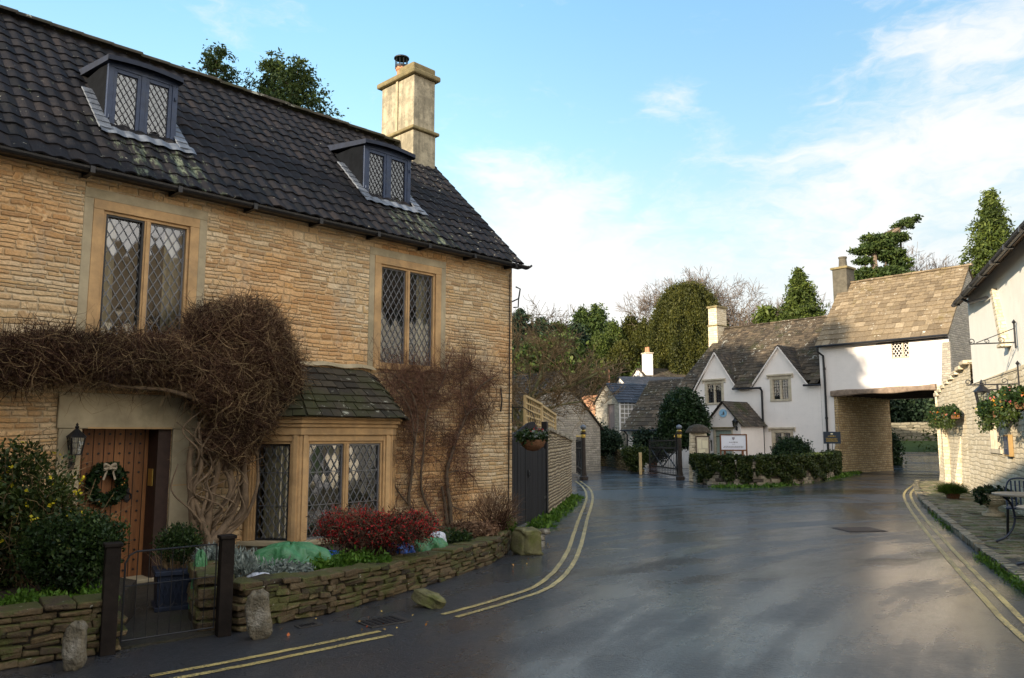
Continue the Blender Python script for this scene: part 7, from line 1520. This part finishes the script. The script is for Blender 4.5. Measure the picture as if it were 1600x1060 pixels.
for i, (px, py, w_, lab) in enumerate(((985, 503, 30, 'tallest olive yew of the clump left of the huge rounded yew'), (958, 514, 26, 'olive yew in the middle of the left clump'), (1006, 512, 20, 'narrow olive yew touching the huge rounded yew'), (935, 534, 24, 'lower olive yew at the left of the clump'), (972, 545, 34, 'broad front yew of the clump above the far chimney'))):
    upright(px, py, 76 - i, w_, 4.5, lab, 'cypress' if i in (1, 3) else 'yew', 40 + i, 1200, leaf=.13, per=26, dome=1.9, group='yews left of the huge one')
def blob_tree(name, label, cat, Y, blobs_px, mat, n, per, cr, leaf, elong=1.8, up=0, flat=1.0, trunk=None, group=None, fill=.5, base=None):
    q = W(blobs_px[0][0], blobs_px[0][1], Y); t = tree(name, label, cat, q.x, Y, group, base); z0 = t.location.z; bl = []
    for (px, py, rx, rz, *dy) in blobs_px: c = W(px, py, Y); s = Y / 1220; bl.append(((c.x - q.x, dy[0] if dy else 0, c.z - z0), (rx * s, rx * s * .85, rz * s)))
    foliage('foliage' if not trunk else 'crown', bl, n, per, cr, leaf, M[mat], t, elong, up, .5, fill, flat)
    if trunk:
        P = [W(x, y, Y) for x, y in trunk]; mb = MB(); c = catmull([(p.x - q.x, 0, p.z - z0) for p in P], 5); mb.tube(c, [.30 * Y / 60 * (1 - .7 * i / len(c)) for i in range(len(c))], 7); mb.build('trunk', M['beam_wood'], t)
        for b in bl: mb = MB(); 
        S0 = np.array([list(c[min(len(c) - 1, int(len(c) * .4) + i % max(1, len(c) // 2))]) for i in range(len(bl))]); E0 = np.array([b[0] for b in bl]); V, F, rv = seg_tubes(S0, E0, np.full(len(bl), .10), np.full(len(bl), .04), 5); np_mesh('limbs', V, F, M['brown_trunk'], t)
    return t
blob_tree('cedar_tree', 'leaning open cedar with flat dark tiers above the gatehouse roof', 'cedar', 58, [(1372, 385, 26, 9), (1352, 392, 18, 6), (1395, 372, 22, 8), (1412, 352, 17, 6), (1425, 344, 11, 4), (1350, 408, 14, 5), (1392, 398, 22, 10), (1405, 412, 18, 12), (1345, 425, 16, 6), (1380, 430, 34, 12), (1350, 436, 22, 8), (1412, 432, 16, 10), (1365, 372, 16, 5), (1340, 393, 9, 3)], 'conifer', 900, 22, .17, .12, 2.4, 0, .4, trunk=[(1368, 470), (1368, 430), (1366, 400), (1376, 380), (1400, 360), (1425, 344)])
def bare(px, py, Y, h_px, label, seed, depth=6, spread=1.0, mat='twig_far', r0=.3, name='bare_tree', cat='bare tree', group=None, wig=.16, first=.3, trunkmat='wist_stem', minr=.016, split=3, up=.35):
    T = W(px, py, Y); b = hill(T.x, Y) - .2; t = tree(name, label, cat, T.x, Y, group); th, tn = branch_tree((0, 0, 0), (T.z - b), spread, depth, r0, split, up, first, (0, 0), seed, wig)
    zmax = max(s[1].z for s in th + tn); k = (T.z - b) / zmax; sc = lambda S: [(a * k, c * k, r * k, q * k) for a, c, r, q in S]
    segs_mesh('trunk', sc(th), M[trunkmat], t, 5, .02); segs_mesh('crown', sc(tn), M[mat], t, 3, minr); return t
bare(1052, 403, 76, 0, 'bare domed tree showing over the huge rounded yew', 3, 7, 1.1, minr=.015, r0=.45)
bare(1162, 446, 62, 0, 'bare tree between the cottage chimney and the broad cypress', 4, 6, .9, minr=.013)
bare(1300, 450, 64, 0, 'pale bare tree behind the gatehouse chimney', 5, 6, .9, minr=.013)
bare(1450, 364, 62, 0, 'bare tree right of the cedar above the gatehouse roof', 6, 7, .85, minr=.013)
bare(1492, 390, 66, 0, 'thin bare tree left of the tall conifer', 7, 6, .9, minr=.013)
bare(1590, 372, 60, 0, 'bare treetop at the right edge above the inn roof', 8, 6, .9, minr=.013)
bare(1220, 470, 70, 0, 'bare tree just peeping over the cottage ridge', 12, 6, 1.0, minr=.02)
for i, (px, py, Y, lab) in enumerate(((885, 560, 68, 'reddish bare thicket below the dark conifers'), (915, 556, 68, 'reddish bare thicket left of the yew clump'), (850, 575, 60, 'pale bare thicket above the barn'), (905, 580, 64, 'yellowish bare thicket over the greenhouse'))):
    bare(px, py, Y, 0, lab, 30 + i, 6, 1.3, 'twig_far' if i % 2 else 'twig_red', .12, 'bare_thicket', 'thicket', 'bare thickets on the slope', .25, .18, minr=.013)
# old mossy fruit tree behind the gate
t = tree('fruit_tree', 'old leafless fruit tree reaching over the dark gate behind the stone cottage', 'fruit tree', .2, 25.5, base=0); th = []; tn = []; R3 = random.Random(5)
def limb(P, r, k):
    c = catmull(P, 5); n = len(c)
    for i in range(n - 1): (th if r > .03 else tn).append((c[i], c[i + 1], r * (1 - .6 * i / n), r * (1 - .6 * (i + 1) / n)))
    if k <= 0: return
    for i in range(2, n, 1 if k < 2 else 2):
        d = (c[i] - c[i - 1]).normalized(); dd = (d * .8 + Vector([R3.gauss(0, .6), R3.gauss(0, .5), R3.gauss(.25, .5)])).normalized(); L = (R3.uniform(.9, 1.6) if k == 3 else R3.uniform(.45, .95) if k == 2 else R3.uniform(.2, .5))
        p = c[i]; Q = [p]; 
        for _ in range(3): dd = (dd + Vector([R3.gauss(0, .25) for _ in range(3)])).normalized(); p = p + dd * L / 3; Q.append(p)
        limb(Q, r * (1 - .6 * i / n) * .5, k - 1)
for E_, r in (([(0, 0, 0), (.1, 0, 1.6), (.2, 0, 2.6), (.9, .2, 3.1), (1.7, .1, 3.3), (2.6, 0, 3.7)], .11), ([(.1, 0, 1.8), (-.3, .2, 2.8), (-.4, 0, 3.8), (.1, 0, 4.8)], .08), ([(.2, 0, 2.4), (.6, -.2, 3.3), (1.0, 0, 4.1), (1.6, 0, 4.6)], .07), ([(.1, 0, 1.6), (-.8, 0, 2.6), (-1.3, .3, 3.6)], .07), ([(.2, 0, 2.0), (.9, .3, 2.5), (1.5, .2, 2.7), (2.1, .3, 2.8)], .06)): limb([Vector(p) for p in E_], r, 3)
segs_mesh('trunk', th, M['mossy_block'], t, 6, .02); segs_mesh('crown', tn, M['twig_tan'], t, 3, .0065)
# hedges and bushes
blob_tree('evergreen_bush', 'big dark evergreen bush against the left gable of the white cottage', 'bush', 36.5, [(1068, 650, 32, 36), (1052, 672, 22, 30), (1085, 668, 20, 34), (1066, 628, 22, 16), (1040, 690, 14, 14)], 'bush', 1500, 24, .13, .085, 1.5, base=0, fill=.35)
blob_tree('clipped_bush', 'rounded dark bush beneath the lower right cottage window', 'bush', 33.3, [(1238, 708, 27, 22), (1225, 712, 14, 14), (1252, 712, 14, 14)], 'bush', 560, 24, .09, .06, 1.5, base=0, fill=.3)
blob_tree('lane_bush', 'ivy bush spilling over the lane wall beside the iron gate', 'bush', 36.2, [(992, 718, 14, 16), (984, 708, 10, 8), (1004, 712, 10, 12)], 'ivy', 300, 22, .10, .07, 1.4, base=0)
for i, (bp_, lab) in enumerate((([(905, 665, 26, 24), (890, 690, 16, 22), (925, 680, 18, 16)], 'dark climbing mass over the barn end behind the left gate'), ([(945, 690, 22, 16), (925, 695, 16, 14)], 'dark hedge under the outbuilding door'), ([(1010, 690, 14, 12), (1022, 700, 14, 16)], 'shaded shrub before the low annexe'))):
    blob_tree('dark_hedge', lab, 'hedge', 41 if i < 2 else 38, bp_, 'conifer_dark', 500, 22, .16, .10, 1.4, base=0, group='dark hedges down the lane')
blob_tree('arch_bush', 'dark bush at the far left side of the arch', 'bush', 41, [(1392, 700, 14, 22), (1390, 722, 16, 12)], 'bush', 260, 22, .12, .09, 1.4, base=0)
blob_tree('roadside_hedge', 'dark winter hedge above the retaining wall beyond the arch', 'hedge', 60, [(1360, 640, 40, 26), (1400, 635, 40, 28), (1440, 640, 40, 24), (1480, 640, 40, 26), (1330, 640, 40, 26)], 'conifer_dark', 1500, 22, .3, .2, 1.6, base=1.5)
for i, (px, py, Y, rx, rz, mt) in enumerate(((880, 590, 66, 55, 14, 'cypress'), (862, 556, 57, 44, 22, 'conifer'), (930, 585, 74, 40, 18, 'yew'), (1035, 592, 70, 40, 16, 'conifer'), (845, 560, 80, 60, 30, 'conifer_dark'), (950, 604, 70, 30, 12, 'cypress'))):
    blob_tree('hillside_bush', ['green bank of scrub above the greenhouse', 'green thicket of evergreens above the barn roof', 'olive scrub under the yew clump', 'dark scrub at the foot of the huge rounded yew', 'deep green scrub under the hillside conifers', 'low scrub beside the far flue'][i], 'bush', Y, [(px, py, rx, rz), (px + 20, py + 6, rx * .6, rz * .7), (px - 20, py + 5, rx * .6, rz * .7)], mt, 700, 24, .4, .22, 1.6)
# far wood as one mass
n = 5200; X = rng.uniform(-30, 120, n); Yw = rng.uniform(98, 135, n); Z = np.array([hill(a, b) for a, b in zip(X, Yw)]) + rng.random(n) ** .7 * (5.5 + 1.8 * np.sin(X * .5) + 1.2 * np.sin(X * 1.3))
P_ = np.repeat(np.stack([X, Yw, Z], 1), 14, 0) + rng.normal(size=(n * 14, 3)) * .7; V_, F_ = leaf_quads(P_, .5, 1.6, np.array([0, 0, 1.]), .4); tag(np_mesh('wood', V_, F_, M['conifer_dark']), 'dark far off wood along the hill', 'wood', kind='stuff')

# ================================================================= the rest of the street, outside the frame, and added greenery that blocks skylight
def street_house(name, label, loc, rz, w, d, ez, rzz, wallm, roofm, group):
    t = empty(name, loc, rz, label, 'house', group); mb = MB(); hs = []
    for k in range(int(w // 3)):
        for z in (.9, 3.3): hs.append((1 + k * 3, 2.1 + k * 3, z, z + 1.2))
    wall_panel(mb, 0, w, 0, ez, 0, .15, hs); mb.poly((0, 0, 0), (0, 0, ez), (0, d / 2, rzz), (0, d, ez), (0, d, 0)); mb.poly((w, d, 0), (w, d, ez), (w, d / 2, rzz), (w, 0, ez), (w, 0, 0)); mb.poly((0, d, 0), (0, d, ez), (w, d, ez), (w, d, 0)); mb.build('wall', wallm, t)
    mb = MB(); simple_roof(mb, -.2, w + .2, -.25, d + .25, ez - .2, rzz + .1); mb.build('roof', roofm, t); mb = MB(); mb.box(.4, 1.3, d / 2 - .4, d / 2 + .4, rzz - 1, rzz + 1.5); mb.build('chimney', M['grey_stone'], t)
    for h in hs:
        mb = MB(); mb.box(h[0], h[1], .16, .18, h[2], h[3]); wv = mb.build('window', M['glass'], t); mb = MB(); mb.box((h[0] + h[1]) / 2 - .05, (h[0] + h[1]) / 2 + .05, .02, .15, h[2], h[3]); mb.build('mullion', M['ashlar'], wv)
        mb = MB(); mb.box(h[0], h[1], .2, .25, h[2], h[3]); mb.build('dark_interior', M['dark_room'], wv)
    return t
street_house('stone_house', 'sunny cream rendered house across the road, beyond the right edge', (12.5, 7.0, 0), math.atan2(-.98, -.17), 12, 6, 5.6, 8.4, M['cream_wall'], M['slate_tan'], None)
street_house('stone_house', 'cream rendered house across the road, nearer end of the row behind the viewer', (9.5, -6.5, 0), math.atan2(-.86, -.5), 12, 6, 5.4, 8.6, M['cream_wall'], M['slate_old'], None)
street_house('stone_house', 'stone house on the near side of the street behind the viewer', (-4.9, -8.6, 0), math.pi * 1.5 + math.pi, 12, 6, 5.2, 8.6, M['cotswold'], M['slate_dark'], None)
street_house('stone_house', 'tall stone house closing the street behind the viewer', (4.0, -15.5, 0), math.pi + .25, 14, 7, 6.0, 9.5, M['grey_stone'], M['slate_dark'], None)
for i, (x, y, h, w_, lab) in enumerate(((-19.3, 12.1, 18.5, 3.3, 'tall dense tree beyond the left edge, farther up the bank'), (-16.8, 9.2, 18.0, 3.0, 'tall dense tree beyond the left edge behind the near cottage'), (-23.5, 15.5, 20.5, 3.6, 'tallest dense tree far beyond the left edge'), (-15.6, 7.9, 19.0, 1.6, 'slender dense tree beyond the left edge, nearest the street'))):
    t = tree('tall_tree', lab, 'tree', x, y); zb = t.location.z; foliage('crown', [((0, 0, h * .72 - zb), (w_, w_, h * .28)), ((w_ * .3, 0, h * .5), (w_, w_, h * .24)), ((-w_ * .3, .5, h * .45), (w_, w_, h * .24))], 2600, 26, .42, .30, M['conifer'], t, 1.8, fill=.9); mb = MB(); mb.tube([(0, 0, 0), (0, 0, h * .8)], [.4, .1], 8); mb.build('trunk', M['brown_trunk'], t)

t = tree('sky_blocker_tree', 'dark evergreen tree beyond the left edge beside the garden wall', 'tree', -8.2, 3.2, base=0); foliage('crown', [((0, 0, 4.2), (2.0, 2.0, 3.2))], 1200, 26, .35, .2, M['conifer_dark'], t, 1.8, fill=.9); mb = MB(); mb.tube([(0, 0, 0), (0, 0, 5)], [.25, .1], 8); mb.build('trunk', M['brown_trunk'], t)  # unseen crown added to hold skylight off the front garden

t = tree('sky_blocker_hedge', 'tall clipped hedge beyond the left edge along the footway', 'hedge', -4.4, 2.9, base=0); foliage('foliage', [((.2, .9, 1.2), (.6, .7, 1.3)), ((0, 0, 1.3), (.7, .8, 1.4)), ((0, -1.2, 1.3), (.7, .9, 1.4))], 1500, 22, .12, .07, M['bush'], t, 1.5, fill=.7)  # unseen hedge added to cut low skylight on the garden
